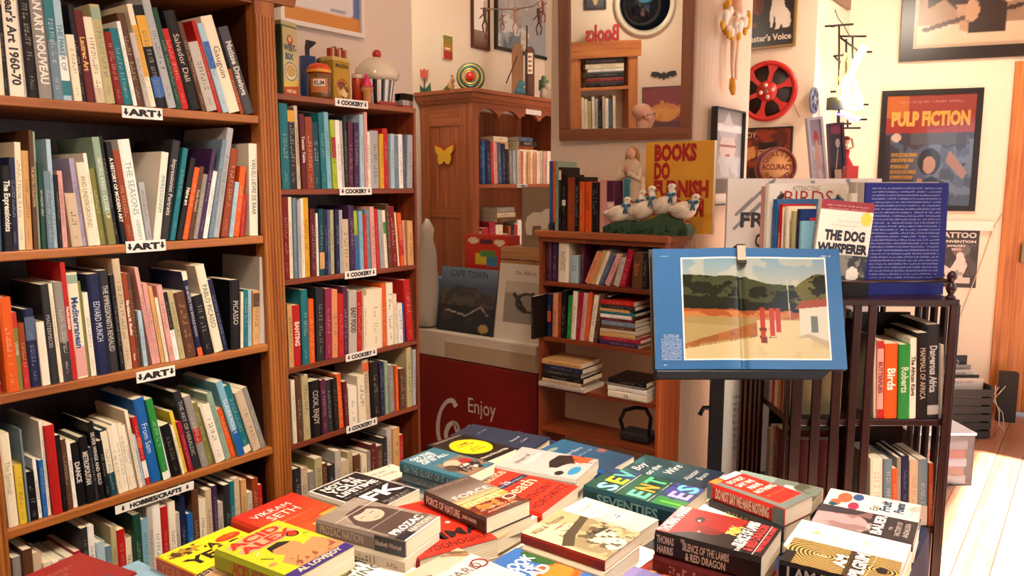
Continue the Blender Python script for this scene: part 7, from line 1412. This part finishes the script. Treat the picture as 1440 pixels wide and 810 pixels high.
tbook(.878, .030, '#8a7c74', 'grey-brown paperback with tiled photo of a young woman', A=(452, 733), C=(492, 697), D=(620, 728), B=(571, 760), art=fill(('rect', 0, 0, 1, 1, '#8a7d72'), ('blot', 0, .35, 1, 1, '#a0948a', 6, 2, .5, .6), ('poly', [(.05, .2), (.1, .6), (.35, .82), (.75, .84), (.9, .6), (.9, .2)], '#4e3e38'), ('ell', .52, .62, .26, .14, '#c4ab98'), ('ell', .52, .76, .2, .05, '#46352f'), ('line', .34, .64, .44, .64, .01, '#33261f'), ('line', .58, .64, .68, .64, .01, '#33261f'), ('line', .46, .53, .58, .53, .008, '#8a4a40'), ('rect', 0, .12, 1, .2, '#5a504a'), ('rect', 0, 0, .35, .12, '#26222a'), ('line', 0, .78, 1, .78, .006, '#cfc4b6'), ('line', 0, .42, 1, .42, .006, '#cfc4b6'), ('line', .5, 0, .5, 1, .004, '#cfc4b6'), ('rect', .0, .0, 1, .02, '#e8e4dc')), nx=120,
 words=[('PROZAC', .48, .14, .15, '#f4f0ea', dict(width=.8, bold=True)), ('NATION', .6, .05, .1, '#f4f0ea', dict(width=.6))], lines=[('PROZAC NATION', -.2, -.25, .5, .5), ('Elizabeth Wurtzel', .32, -.1, .28, .28)], tcol='#c4b4aa', bands=((0, .33, '#2a2a34'),), ucol=['ivory', 'cream', 'charcoal'])
tbook(.835, .036, '#8a1216', 'red paperback lettered EMMA with black branch drawing below the grey-brown one', B=(590, 787), D=(700, 757), l=.235, art=fill(('rect', 0, 0, 1, 1, '#d82c1c'), ('line', .1, .62, .5, .5, .012, '#2a1410'), ('line', .3, .58, .5, .68, .01, '#2a1410'), ('line', .5, .5, .9, .54, .008, '#2a1410'), ('ell', .2, .42, .03, .02, '#f2e4d8'), ('ell', .35, .46, .03, .02, '#f2e4d8'), ('ell', .5, .42, .04, .026, '#f2e4d8'), ('ell', .7, .48, .03, .02, '#f2e4d8'), ('ell', .9, .5, .03, .02, '#f2e4d8'), ('ell', .12, .34, .03, .02, '#f2e4d8')), nx=80,
 words=[('EMMA', .55, .2, .2, '#1c0f0c', dict(width=.86, bold=True)), ("O'DONOGHUE", .55, .06, .13, '#1c0f0c', dict(width=.86))], title='EMMA DONOGHUE', tcol='#3a0a0a', tfrac=.5, ucol=['cream', 'ivory'])
tbook(.822, .03, 'white', 'white paperback with dark curved figure at the bottom edge right of the lime one', C=(501, 770), D=(592, 802), A=(420, 816), art=fill(('rect', 0, 0, 1, 1, '#e9e6de'), ('poly', [(.4, 1), (.8, 1), (.98, .7), (.9, .66), (.6, .8)], '#2a2624'), ('ell', .3, .5, .2, .06, '#c9c4ba')), nx=50, words=[('DEATH IN', .5, .62, .14, '#4a4a4a', dict(width=.8)), ('SPRING', .5, .45, .14, '#4a4a4a', dict(width=.7))], ucol=['ivory'])
tbook(.866, .030, '#d8c0b8', 'pale pink paperback with portrait and thin capitals at the bottom centre', A=(548, 822), C=(640, 769), D=(741, 812), art=fill(('rect', 0, 0, 1, 1, '#e0cfc8'), ('poly', [(.1, 1), (1, 1), (1, .8), (.6, .74), (.2, .8)], '#c9b08c'), ('ell', .55, .86, .3, .12, '#dcb09c'), ('line', .75, 1, .95, .82, .03, '#8a6a4c'), ('line', .85, 1, 1, .86, .03, '#6a4c34'), ('ell', .3, .78, .1, .03, '#3a2c28')), nx=70, words=[('LEOPARD', .5, .52, .13, '#6a5a5a', dict(width=.8)), ('O', .9, .5, .2, '#8a3a3c', dict())], ucol=['cream', 'ivory'])
tbook(.832, .03, '#2a6fc0', 'blue paperback titled THE BOOK OF THE DEAD with orange mask shape', A=(640, 824), C=(725, 770), D=(846, 812), art=fill(('rect', 0, 0, 1, 1, '#2f66ae'), ('mottle', .15, 4), ('ell', .82, .38, .3, .2, '#c05a1c'), ('ell', .82, .38, .2, .13, '#d88030'), ('ell', .95, .7, .1, .2, '#2a5a2a'), ('ring', .22, .62, .1, .06, .2, '#e8eef4')), nx=70,
 words=[('THE BOOK', .55, .72, .13, '#eef2f6', dict(width=.75, bold=True)), ('OF THE', .55, .6, .12, '#eef2f6', dict(width=.5, bold=True)), ('DEAD', .6, .48, .14, '#eef2f6', dict(width=.55, bold=True))], ucol=['ivory', 'cream'])
tbook(.820, .034, 'lightgrey', 'pale paperback with faint lettering and small bar squares behind the sepia one', A=(785, 720), C=(823, 699), D=(926, 731), art=fill(('rect', 0, 0, 1, 1, '#cbbdb4'), ('poly', [(0, 1), (1, 1), (.8, .55), (0, .6)], '#ded8d2'), ('rect', .5, .3, .8, .48, '#c8ccd4'), ('rect', 0, 0, .3, .6, '#bba79e')), nx=50, words=[('TRIOMF', .5, .78, .12, '#a8a8a8', dict(width=.6)), (None, .5, .66, .08, '#a8a4a4', dict(width=.6)), (None, .66, .38, .14, '#6a7080', dict(width=.28))], ucol=['beige', 'cream'])
tbook(.862, .020, '#8a2418', 'sepia portrait paperback with handwritten title and red spine at the front centre', A=(731, 751), C=(790, 715), D=(899, 752), B=(854, 787), art=fill(('rect', 0, 0, 1, 1, '#dccaa0'), ('poly', [(.35, 1), (1, 1), (1, 0), (0, 0), (.05, .45), (.25, .62), (.75, .66)], '#b0a078'), ('blot', .1, 0, 1, .7, '#8a7c5c', 7, 3, .46, .9), ('poly', [(0, .5), (.3, .62), (.8, .70), (1, .74), (1, .64), (.4, .52), (.1, .4)], '#4a3f30'), ('ell', .62, .30, .26, .13, '#ddcfae'), ('poly', [(.4, .34), (.5, .44), (.74, .44), (.9, .36), (.84, .33), (.5, .38)], '#2a241c'), ('ell', .5, .1, .2, .1, '#e2d8bc'), ('blot', .3, 0, 1, .5, '#5a4e3c', 16, 5, .58)), nx=120,
 words=[('Wild & Precious', .42, .84, .12, '#5a4a36', dict(width=.74, shear=.35)), ('A MEMOIR', .5, .74, .05, '#a03a24', dict(width=.3))], title='', tcol='#c9806a', ucol=['cream', 'ivory', 'cream'])
tbook(.832, .042, '#17404a', 'dark green paperback with multicoloured block capitals SEVENTIES', A=(820, 682), C=(862, 658), D=(993, 689), art=fill(('rect', 0, 0, 1, 1, '#1c3f42'), ('rect', 0, .68, 1, 1, '#24406a'), ('rect', 0, .68, .62, 1, '#1e4a40'), ('rect', .0, .34, 1, .66, '#1c5238'), ('rect', 0, 0, 1, .30, '#3a3a8a'), ('rect', 0, .0, .35, .3, '#2f7a3a'), ('line', 0, .67, 1, .67, .008, '#e0e4dc'), ('line', 0, .33, 1, .33, .008, '#e0e4dc'), ('blot', 0, 0, 1, 1, '#12302e', 6, 3, .56, .8)), nx=100,
 words=[('S', 0.17, 0.7, .33, '#8ac4e0', dict(width=0.29, bold=True)), ('E', 0.5, 0.7, .33, '#c4cc3a', dict(width=0.29, bold=True)), ('V', 0.83, 0.7, .33, '#5ab0a8', dict(width=0.29, bold=True)), ('E', 0.17, 0.37, .33, '#6ac4a8', dict(width=0.29, bold=True)), ('N', 0.5, 0.37, .33, '#e8a03a', dict(width=0.29, bold=True)), ('T', 0.83, 0.37, .33, '#5ac48a', dict(width=0.29, bold=True)), ('I', 0.14, 0.04, .33, '#6ad43a', dict(width=0.08, bold=True)), ('E', 0.5, 0.04, .33, '#a8a0dc', dict(width=0.29, bold=True)), ('S', 0.83, 0.04, .33, '#6ac4d8', dict(width=0.29, bold=True))], title='SEVENTIES', tcol='#7ab0b4', tfrac=.86, ucol=['darkteal'])
tbook(.822, .03, '#1a2436', 'dark teal paperback titled BOY ON THE WIRE behind the block capitals one', C=(908, 640), D=(1020, 665), B=(985, 691), art=fill(('grad', 0, 1, '#1a2038', '#3a6a6c'), ('blot', 0, .2, 1, 1, '#1e3a44', 4, 3, .5, .8)), nx=60, words=[('Boy', .4, .82, .17, '#e6ece8', dict(width=.36, shear=.25)), ('on the', .4, .66, .13, '#e6ece8', dict(width=.5, shear=.2)), ('Wire', .6, .46, .17, '#e6ece8', dict(width=.5, shear=.25)), ('Alastair', .55, .24, .11, '#c8d4d4', dict(width=.5, shear=.2)), ('Bruce', .6, .12, .11, '#c8d4d4', dict(width=.36, shear=.2))], ucol=['beige'])
tbook(.798, .03, '#6a7468', 'grey-green paperback lying behind the red DO NOT SAY one', C=(1051, 663), D=(1168, 689), B=(1120, 716), art=fill(('rect', 0, 0, 1, 1, '#7a8478'), ('rect', 0, .55, 1, 1, '#8fa8a0'), ('line', .5, .95, .6, .6, .03, '#1e1e1c'), ('rect', .3, .25, .8, .4, '#dcdad0'), ('blot', 0, 0, 1, .3, '#5a5a48', 8, 3, .5)), nx=40, words=[(None, .6, .5, .06, '#3a3a36', dict(width=.4))])
tbook(.800, .03, '#d8b88a', 'tan and white paperback between the block capitals one and the red one', A=(955, 722), C=(1003, 699), D=(1105, 733), art=fill(('rect', 0, 0, 1, 1, '#e0c49c'), ('poly', [(.2, 1), (.9, .95), (.8, .55), (.3, .6), (0, .8)], '#efeae0'), ('blot', 0, 0, 1, .6, '#b88a3c', 5, 4, .52, .9), ('poly', [(.5, .9), (.7, .6), (.9, .6), (.8, .9)], '#f4f0ea')), nx=50, words=[('Possession', .5, .2, .12, '#f6f0e4', dict(width=.7, shear=.2))])
tbook(.852, .036, '#c02a22', 'red and grey paperback with white title DO NOT SAY WE HAVE NOTHING', A=(997, 677), C=(1035, 663), D=(1146, 698), B=(1101, 716), art=fill(('rect', 0, 0, 1, 1, '#6f7a76'), ('rect', .16, 0, .97, 1, '#dc2c1e'), ('rect', .35, .9, .97, 1, '#efe8de'), ('rect', 0, .9, .3, 1, '#c98a3c'), ('rect', 0, .0, 1, .12, '#6f7a76')), nx=50,
 words=[('DO NOT', .5, .78, .14, '#f6e6d4', dict(width=.55, bold=True, rot=0)), ('SAY WE', .52, .66, .14, '#f6e6d4', dict(width=.55, bold=True)), ('HAVE', .55, .54, .14, '#f6e6d4', dict(width=.4, bold=True)), ('NOTHING', .58, .42, .14, '#f6e6d4', dict(width=.68, bold=True)), (None, .58, .3, .05, '#e8a08a', dict(width=.6))], title='DO NOT SAY WE HAVE NOTHING', tcol='#f0dccc', tfrac=.7, bands=((0, .14, '#5f6e72'), (.93, 1, '#5f6e72')), ucol=['cream', 'charcoal'])
tbook(.796, .03, '#b8604a', 'orange-brown paperback half hidden beneath the thick black and red one', A=(880, 818), C=(930, 773), D=(1065, 818), art=fill(('rect', 0, 0, 1, 1, '#b4583a'), ('blot', .2, .5, 1, 1, '#7a3020', 4, 3, .5), ('poly', [(.3, .9), (.9, .85), (.8, .68), (.5, .72)], '#e0a04c'), ('rect', 0, .92, 1, 1, '#a02a24'), ('poly', [(.35, .86), (.6, .78), (.5, .72)], '#3a1a14')), nx=50, words=[('THE HORSE', .4, .55, .11, '#f0d8b8', dict(width=.5, rot=0)), ('WHISPERER', .5, .42, .15, '#f2e2cc', dict(width=.86))])
tbook(.872, .046, '#1c1414', 'thick black and red paperback by Harris, THE SILENCE OF THE LAMBS'.replace(' by Harris,', ' titled'), A=(914, 744), C=(966, 712), D=(1102, 745), B=(1068, 782), art=fill(('rect', 0, 0, 1, 1, '#8e1712'), ('rect', 0, 0, 1, .26, '#171112'), ('poly', [(0, .22), (.0, .9), (.22, .7), (.3, .5), (.6, .34), (1, .3), (1, .2)], '#1c1011'), ('ell', .38, .58, .12, .13, '#7a1410'), ('ell', .66, .72, .1, .045, '#2a0c0c'), ('ell', .62, .72, .03, .014, '#e8d8d0'), ('ell', .28, .64, .03, .014, '#e8b8b0'), ('line', .3, .62, .42, .42, .02, '#5a0e0c'), ('ell', .58, .36, .13, .05, '#dc9a3a'), ('blot', .42, .3, .74, .42, '#f4d070', 22, 3, .5), ('line', .0, .085, 1, .085, .006, '#e0dcd8')), nx=120,
 words=[('THOMAS HARRIS', .5, .885, .155, '#f2ece6', dict(width=.96, bold=True)), ('SILENCE OF LAMBS', .56, .195, .15, '#f2ece6', dict(width=.88, bold=True)), ('THE', .05, .2, .06, '#f2ece6', dict()), ('& RED DRAGON', .52, .105, .12, '#d83a3a', dict(width=.9, bold=True)), ('TWO THRILLERS IN ONE', .52, .03, .065, '#d83a3a', dict(width=.86, bold=True))], lines=[('THOMAS', -.39, .08, .3, .17), ('HARRIS', -.39, -.32, .3, .16), ('THE', -.22, .3, .14, .04), ('SILENCE OF THE LAMBS', -.0, .02, .3, .44), ('& RED DRAGON', .0, -.36, .3, .38)], tcol='#c9b8a8', ucol=['maroon', 'charcoal'])
tbook(.800, .034, 'ivory', 'cream paperback peeping out between the sepia and the thick black ones', A=(838, 800), C=(884, 762), D=(925, 776), art=fill(('rect', 0, 0, 1, 1, '#efe8d8'), ('rect', 0, .5, 1, .52, '#c9c0ac')), nx=12)
tbook(.812, .03, '#7a70a8', 'lavender purple paperback at the bottom edge left of the orange-brown one', A=(812, 826), C=(872, 790), D=(950, 815), art=fill(('rect', 0, 0, 1, 1, '#8278b0'), ('line', 0, .9, 1, .9, .008, '#4a4078'), ('rect', 0, .0, 1, .5, '#7068a0')), nx=40, words=[('A', .8, .8, .12, '#e8e4f0', dict())])
tbook(.800, .028, 'white', 'white paperback with coloured circles and blue hand lettering at the right table corner', A=(1150, 707), C=(1175, 688), D=(1303, 712), art=fill(('rect', 0, 0, 1, 1, '#e8e4da'), ('ell', .25, .88, .2, .06, '#d8684a'), ('ell', .6, .8, .3, .08, '#d86a48'), ('ell', .2, .68, .22, .06, '#a83a5a'), ('ell', .12, .9, .1, .05, '#1f5a62'), ('ell', .75, .66, .2, .06, '#3a5a8a'), ('blot', 0, 0, 1, .3, '#b9a8a0', 5, 3, .6, .7)), nx=80, words=[('Eat', .3, .42, .16, '#5a5650', dict(width=.3, shear=.2)), ('Fruit', .5, .3, .2, '#2a4668', dict(width=.6, bold=True, shear=.2)), ('Poems', .55, .16, .18, '#2a4668', dict(width=.6, bold=True, shear=.2)), (None, .5, .06, .05, '#8a8880', dict(width=.5))], hard=False)
tbook(.818, .016, '#4a4548', 'black and rose paperback lettered BAUER at the right end of the table', A=(1137, 733), C=(1158, 708), D=(1295, 736), art=fill(('rect', 0, 0, 1, 1, '#3a3536'), ('poly', [(0, 1), (1, 1), (.8, .6), (.6, .5), (.3, .42), (0, .5)], '#b8989a'), ('blot', 0, .45, 1, .9, '#8a6a68', 5, 3, .5, .8), ('poly', [(.6, 1), (1, 1), (1, .5), (.75, .6)], '#3f3a3c')), nx=80, words=[('JOANNA', .3, .42, .08, '#d8ccc8', dict(width=.4, rot=0)), ('BAUER', .5, .31, .17, '#f2eeea', dict(width=.9, bold=True)), ('THE', .45, .22, .06, '#cfc4c0', dict()), ('FACTORY OF', .5, .14, .09, '#cfc4c0', dict(width=.66)), ('ANDALUSIA', .5, .06, .09, '#cfc4c0', dict(width=.66))])
tbook(.836, .016, 'white', 'white paperback with small gilt motifs between the BAUER one and the fingerprint one', A=(1100, 765), C=(1130, 731), D=(1284, 767), art=fill(('rect', 0, 0, 1, 1, '#f0ece4'), ('poly', [(.1, .9), (.3, .84), (.22, .8)], '#c9ac74'), ('poly', [(.55, .86), (.75, .8), (.62, .76)], '#c9ac74'), ('poly', [(.6, .4), (.75, .36), (.65, .33)], '#d8c090'), ('rect', .0, .62, 1, .625, '#ddd6c8')), nx=60, words=[(None, .5, .6, .06, '#d8d0c0', dict(width=.7)), (None, .5, .25, .06, '#d0c8ba', dict(width=.6)), (None, .1, .95, .05, '#b8b0a0', dict(width=.1))], ucol=['white', 'ivory'])
def fp(cv):
    cv.rect(0, 0, 1, 1, '#c8a45c'); asp = cv.h / cv.w
    for (cx, cy, x0, x1, y0, y1) in ((.55, .66, 0, 1, .45, 1), (.5, .15, 0, 1, 0, .3)):
        d = np.hypot((cv.X - cx) * 1.0, (cv.Y - cy) * asp * .8) + .03 * cv.fbm(4, 3); m = (np.sin(d * 115) > 0) & (cv.Y > y0) & (cv.Y < y1); cv.put(m, '#1c140c')
    cv.rect(0, .3, 1, .45, '#5a4624'); cv.put((cv.Y > .3) & (cv.Y < .45) & (np.sin(np.hypot(cv.X - .5, (cv.Y - .7) * asp) * 115) > -.2), '#1c140c'); cv.ell(.5, .14, .12, .05, '#1a120c'); cv.rect(0, .9, .45, 1, '#141010'); cv.line(.0, .26, 1, .22, .006, '#d8b888')
tbook(.846, .036, '#141012', 'black and gold fingerprint paperback titled I AM PILGRIM', A=(1093, 786), C=(1120, 756), D=(1273, 792), art=fp, nx=190, words=[('I', .5, .62, .2, '#f4efe8', dict(width=.03, bold=True)), ('AM', .5, .45, .18, '#f4efe8', dict(width=.46, bold=True)), ('PILGRIM', .5, .28, .2, '#f4efe8', dict(width=.94, bold=True))], title='I AM PILGRIM', tcol='#cfc8c0', ucol=['charcoal', 'ivory'])
tbook(.880, .034, '#7c1c1a', 'dark red hardback with round blue and white badge at the bottom left', A=(14, 822), C=(109, 776), D=(189, 804), art=fill(('rect', 0, 0, 1, 1, '#8e2320'), ('mottle', .12, 4), ('ell', .62, .16, .17, .11, '#3a5a86'), ('ell', .62, .16, .135, .088, '#e8e6e0'), ('ell', .62, .16, .1, .062, '#6a8ab0')), nx=80, words=[('THE GREAT', .42, .72, .1, '#b86a54', dict(width=.6)), ('WAR', .4, .58, .12, '#b86a54', dict(width=.3))], hard=True)
tbook(.805, .03, '#7fa8c0', 'pale blue paperback between the dark red hardback and the yellow one', A=(120, 822), C=(190, 786), D=(240, 812), art=fill(('rect', 0, 0, 1, 1, '#86aec4'), ('mottle', .15, 5)), nx=30, words=[(None, .7, .7, .06, '#4a6a80', dict(width=.3))])
tbook(.835, .03, '#d8c0a0', 'beige paperback with dark capitals at the bottom edge before the yellow one', A=(248, 824), C=(300, 796), D=(348, 812), art=fill(('rect', 0, 0, 1, 1, '#dcc4a4'), ('ell', .7, .5, .3, .3, '#b8906c'), ('blot', .3, 0, 1, .7, '#8a6448', 6, 3, .52)), nx=40, words=[('WEST', .6, .84, .16, '#1e1a18', dict(width=.6, bold=True))])
# ---------------------------------------------------------------- the room behind the camera, seen in the mirror
MNv = MN.normalized(); MP = a_m = mir.matrix_world.translation + MNv * .010
def mirr(px, py, P, N):
    d = ray(px, py); t = (MP - EYE).dot(MNv) / d.dot(MNv); h = EYE + d * t; r = d - MNv * (2 * d.dot(MNv)); P = Vector(P); N = Vector(N)
    return h + r * ((P - h).dot(N) / r.dot(N))
XR = -1.7
mw = lambda px, py, x=XR: mirr(px, py, (x, 0, 0), (1, 0, 0))
print('mirror', mw(787, 100), mw(880, 100), mw(960, 100), mw(880, 180), mw(880, 10))
Mw = lambda p, dx=.004: M4((XR + dx, p.y, p.z), (0, 1, 0), (0, 0, 1), (1, 0, 0))
rr1 = mw(906, 5); re_ = mw(949, 5); Rc = abs(rr1.y - re_.y)
e = empty('round_mirror', Mw(rr1), 'round dark blue glass disc in thick white ring, seen in the mirror', 'wall decoration')
mb = MB(); mb.lathe([(Rc, 0), (Rc, .03), (Rc * .94, .05), (Rc * .84, .05), (Rc * .81, .03)], 48, cap=False); mb.build('ring', mat('#d8d0bc', .5), e); mb = MB(); mb.lathe([(Rc * .82, .0), (Rc * .82, .02)], 48); mb.build('disc', mat('#0c1420', .15), e)
mb = MB(); mb.ball((0, Rc * .3, .02), (Rc * .35, Rc * .3, .015), 20); mb.build('blue_bulge', mat('#1f6a86', .2), e)
b0, b1 = mw(915, 105), mw(952, 105); w = abs(b0.y - b1.y); bc_ = mw(933, 106)
e = empty('bat_ornament', Mw(bc_), 'dark bat shaped cut-out on the rear wall, seen in the mirror', 'wall decoration'); s = w / 2
bat = [(0, -.35), (.12, -.14), (.3, -.22), (.45, -.05), (.7, -.12), (.85, -.02), (1, .0), (.9, .3), (.5, .28), (.3, .2), (.12, .1), (.08, .26), (0, .18)]
mb = MB(); mb.prism([(x * s, y * s) for x, y in bat] + [(-x * s, y * s) for x, y in bat[-2:0:-1]], 0, .01); mb.build('cutout', mat('#1c2530', .5), e)
p0, p1 = mw(903, 123), mw(965, 185)
def pt(cv): cv.rect(0, 0, 1, 1, '#7c1c18'); cv.ell(.5, .45, .36, .2, '#c97a2a'); cv.blot(.1, .2, .9, .7, '#d89a3a', 6, 3, .5, .8); cv.rect(0, 0, 1, .25, '#54120f')
c = (p0 + p1) / 2; picture('rear_poster', (XR + .003, c.y, c.z), (0, 1, 0), (1, 0, 0), abs(p0.y - p1.y), abs(p0.z - p1.z), .008, '#5a1a14', pt, 40, 'dark red poster with orange swirl on the rear wall, seen in the mirror', 'poster')
p0, p1 = mw(821, -30), mw(852, 13); c = (p0 + p1) / 2
picture('rear_picture', (XR + .003, c.y, c.z), (0, 1, 0), (1, 0, 0), abs(p0.y - p1.y), abs(p0.z - p1.z), .02, '#1f1a20', lambda cv: (cv.rect(0, 0, 1, 1, '#3a3440'), cv.ell(.5, .4, .15, .3, '#b8a068')), 20, 'dark framed picture with pale figure on the rear wall, seen in the mirror')
# rear bookcase with pine posts
p0, p1, p2 = mw(795, 56), mw(888, 56), mw(888, 190); yA, yB = min(p0.y, p1.y) , max(p0.y, p1.y); zR = p1.z
yA, yB = min(p0.y, p1.y), max(p0.y, p1.y)
e = empty('bookcase', (XR + .01, (yA + yB) / 2, 0), 'open pine bookcase against the rear wall, seen in the mirror', 'bookcase')
for a, b in ((yA, yA + .1), (yB - .1, yB)): mb = MB(); mb.box(XR + .01, a, 0, XR + .24, b, zR - .16); part(mb, 'post', ORW['Z'], e)
mb = MB(); mb.box(XR + .01, yA - .03, zR - .16, XR + .26, yB + .03, zR); part(mb, 'lintel', ORW['Y'], e)
zs_ = [mw(840, 184).z - .05, mw(840, 121).z, .5, .9]
for z in zs_: mb = MB(); mb.box(XR + .01, yA + .1005, z - .03, XR + .23, yB - .1005, z); part(mb, 'shelf', ORW['Y'], e)
rc_ = ['black', 'cream', 'grey', 'white', 'darkgrey', 'beige']
XDr = (0, 1, 0); INr = (-1, 0, 0)
for i in range(10):
    t = .028 + .006 * (i % 3); y = yB - .13 - i * .036 if False else yB - .14 - i * .037
    if y < yA + .12: break
    book(M4((XR + .2, y, zs_[0] + .0005), XDr, INr, (0, 0, 1)), .15, min(.42, zs_[1] - zs_[0] - .06) - .02 * (i % 3), t, ['ivory', 'cream', 'khaki', 'ivory', 'silver', 'black', 'beige', 'white', 'slate', 'cream'][i], label='%s tall volume, %s along the rear bookcase in the mirror' % (['ivory', 'cream', 'khaki', 'ivory', 'silver', 'black', 'beige', 'white', 'slate', 'cream'][i], ordn(i)), group='volumes seen in the mirror', scrib=True)
z_ = zs_[1] + .0005
for i, (t, c) in enumerate(((.05, 'black'), (.04, 'darkred'), (.06, 'charcoal'), (.03, 'white'), (.05, 'cream'), (.05, 'darkgrey'))):
    flat((XR + .21, yB - .14 - .42, z_), (0, 1, 0), (-1, 0, 0), .40 - .02 * (i % 2), .17, t - .001, c, label='%s book lying %s in the rear bookcase pile, seen in the mirror' % (cw(c), ['at the bottom', 'second up', 'third up', 'fourth up', 'fifth up', 'on top'][i]), group='pile seen in the mirror', scrib=True); z_ += t
pB = mw(843, 40); e = empty('books_letters', M4((XR + .12, pB.y, zR + .0005), (0, 1, 0), (0, 0, 1), (1, 0, 0)), 'red letters spelling Books standing on the rear bookcase, seen in the mirror', 'sign')
hB = abs(mw(843, 25).z - mw(843, 52).z); q = MB()
for dz in (0, .012, .024): put_text(q, 'Books', Matrix.Translation((0, .0, dz)), hB * .85, width=abs(mw(819, 40).y - mw(866, 40).y), bold=True)
q.build('letters', mat('#b02a22', .5), e)

# ---------------------------------------------------------------- bald man standing behind the camera's left (seen in the mirror)
hp = mirr(905, 163, (-.12, 0, 0), (1, 0, 0)); hq = mirr(925, 163, (-.12, 0, 0), (1, 0, 0)); print('head', hp)
vd = Vector(((hq - hp).x, (hq - hp).y, 0)).normalized(); yawm = math.atan2(vd.y, vd.x)
HZm = hp.z
man = empty('person', M4((hp.x, hp.y, 0), (math.cos(yawm), math.sin(yawm), 0), (-math.sin(yawm), math.cos(yawm), 0), (0, 0, 1)), 'bald man with glasses and patterned shirt in profile, seen in the mirror', 'person')
def meta(name, els, m, res=.014):
    mbd = bpy.data.metaballs.new(name); mbd.resolution = res; mbd.render_resolution = res; mbd.threshold = .1; ob_ = bpy.data.objects.new(name + '_m', mbd); COL.objects.link(ob_)
    for c, r in els:
        el = mbd.elements.new(type='ELLIPSOID'); el.co = c; rx, ry, rz = r; el.radius = 1.0; el.size_x, el.size_y, el.size_z = rx, ry, rz
        el.radius = 1.0; el.stiffness = 10
    bpy.context.view_layer.update(); dg = bpy.context.evaluated_depsgraph_get(); me = bpy.data.meshes.new_from_object(ob_.evaluated_get(dg)); bpy.data.objects.remove(ob_)
    me.materials.clear(); me.materials.append(m); me.polygons.foreach_set('use_smooth', [True] * len(me.polygons)); o = bpy.data.objects.new(name, me); COL.objects.link(o); o.parent = man; return o
def chain(p0, p1, r0, r1, n=6): return [(tuple(Vector(p0).lerp(Vector(p1), i / (n - 1))), ((r0 + (r1 - r0) * i / (n - 1)),) * 3) for i in range(n)]
SK = mat('#d09a80', .45)
H = HZm; els = []
els += [((-.015, 0, H + .035), (.098, .076, .082)), ((.045, 0, H - .01), (.055, .062, .075)), ((.045, 0, H - .075), (.045, .045, .035)), ((.09, 0, H - .005), (.02, .014, .022)), ((.104, 0, H - .018), (.014, .012, .012)), ((.082, 0, H - .052), (.018, .026, .012)), ((-.005, .078, H - .005), (.018, .010, .032)), ((-.005, -.078, H - .005), (.018, .010, .032))]
sh = H - .22; els += chain((-.02, 0, H - .06), (-.03, 0, sh), .055, .06, 4)
els += chain((-.03, 0, sh - .08), (-.02, 0, sh - .5), .13, .13, 6)
for s_ in (-1, 1):
    els += chain((-.03, s_ * .12, sh - .04), (-.04, s_ * .19, sh - .08), .06, .06, 3) + chain((-.04, s_ * .2, sh - .08), (-.03, s_ * .23, sh - .36), .05, .04, 6) + chain((-.03, s_ * .23, sh - .36), (.10, s_ * .2, sh - .57), .04, .028, 6)
    hx, hy, hz = .125, s_ * .195, sh - .62; els += [((hx, hy, hz), (.028, .016, .045))]
    for f_ in range(4): els += chain((hx - .018 + f_ * .014, hy, hz - .04), (hx - .02 + f_ * .016, hy + s_ * -.006, hz - .085 - (.012 if f_ in (1, 2) else 0)), .009, .007, 5)
    els += chain((hx + .02, hy, hz), (hx + .045, hy - s_ * .01, hz - .045), .010, .008, 4)
    els += chain((-.02, s_ * .09, sh - .55), (-.01, s_ * .10, .5), .085, .06, 7) + chain((-.01, s_ * .10, .5), (-.03, s_ * .10, .09), .055, .04, 7) + [((.03, s_ * .105, .045), (.12, .045, .04))]
body = meta('body', els, SK, .016)
sg = chain((-.03, 0, sh - .07), (-.02, 0, sh - .56), .155, .155, 7)
for s_ in (-1, 1): sg += chain((-.03, s_ * .11, sh - .04), (-.04, s_ * .19, sh - .08), .08, .075, 3) + chain((-.04, s_ * .2, sh - .08), (-.035, s_ * .22, sh - .28), .068, .06, 5)
m_ = mat('#5c6a5c', .8, noise=.5, nscale=60); meta('shirt', sg, m_, .02)
tg = [];
for s_ in (-1, 1): tg += chain((-.02, s_ * .09, sh - .56), (-.01, s_ * .10, .5), .11, .082, 7) + chain((-.01, s_ * .10, .5), (-.03, s_ * .10, .12), .08, .065, 7)
meta('trousers', tg, mat('#26303f', .8), .022)
for s_ in (-1, 1): mb = MB(); mb.box(-.09, s_ * .105 - .05, .001, .16, s_ * .105 + .05, .05); mb.build('shoe', mat('#1c1614', .4), man, bevel=.015)
mb = MB()
for s_ in (-1, 1): mb.tube([(.088 + .0 * math.cos(t), s_ * .032 + .024 * math.cos(t), H + .008 + .018 * math.sin(t)) for t in [i * .6 for i in range(11)]], .0028, 6); mb.tube([(.086, s_ * .056, H + .012), (.0, s_ * .083, H + .012), (-.02, s_ * .084, H - .0)], .0028, 6)
mb.tube([(.09, -.01, H + .012), (.09, .01, H + .012)], .0028, 6); mb.build('glasses', mat('#1a1614', .3), man)
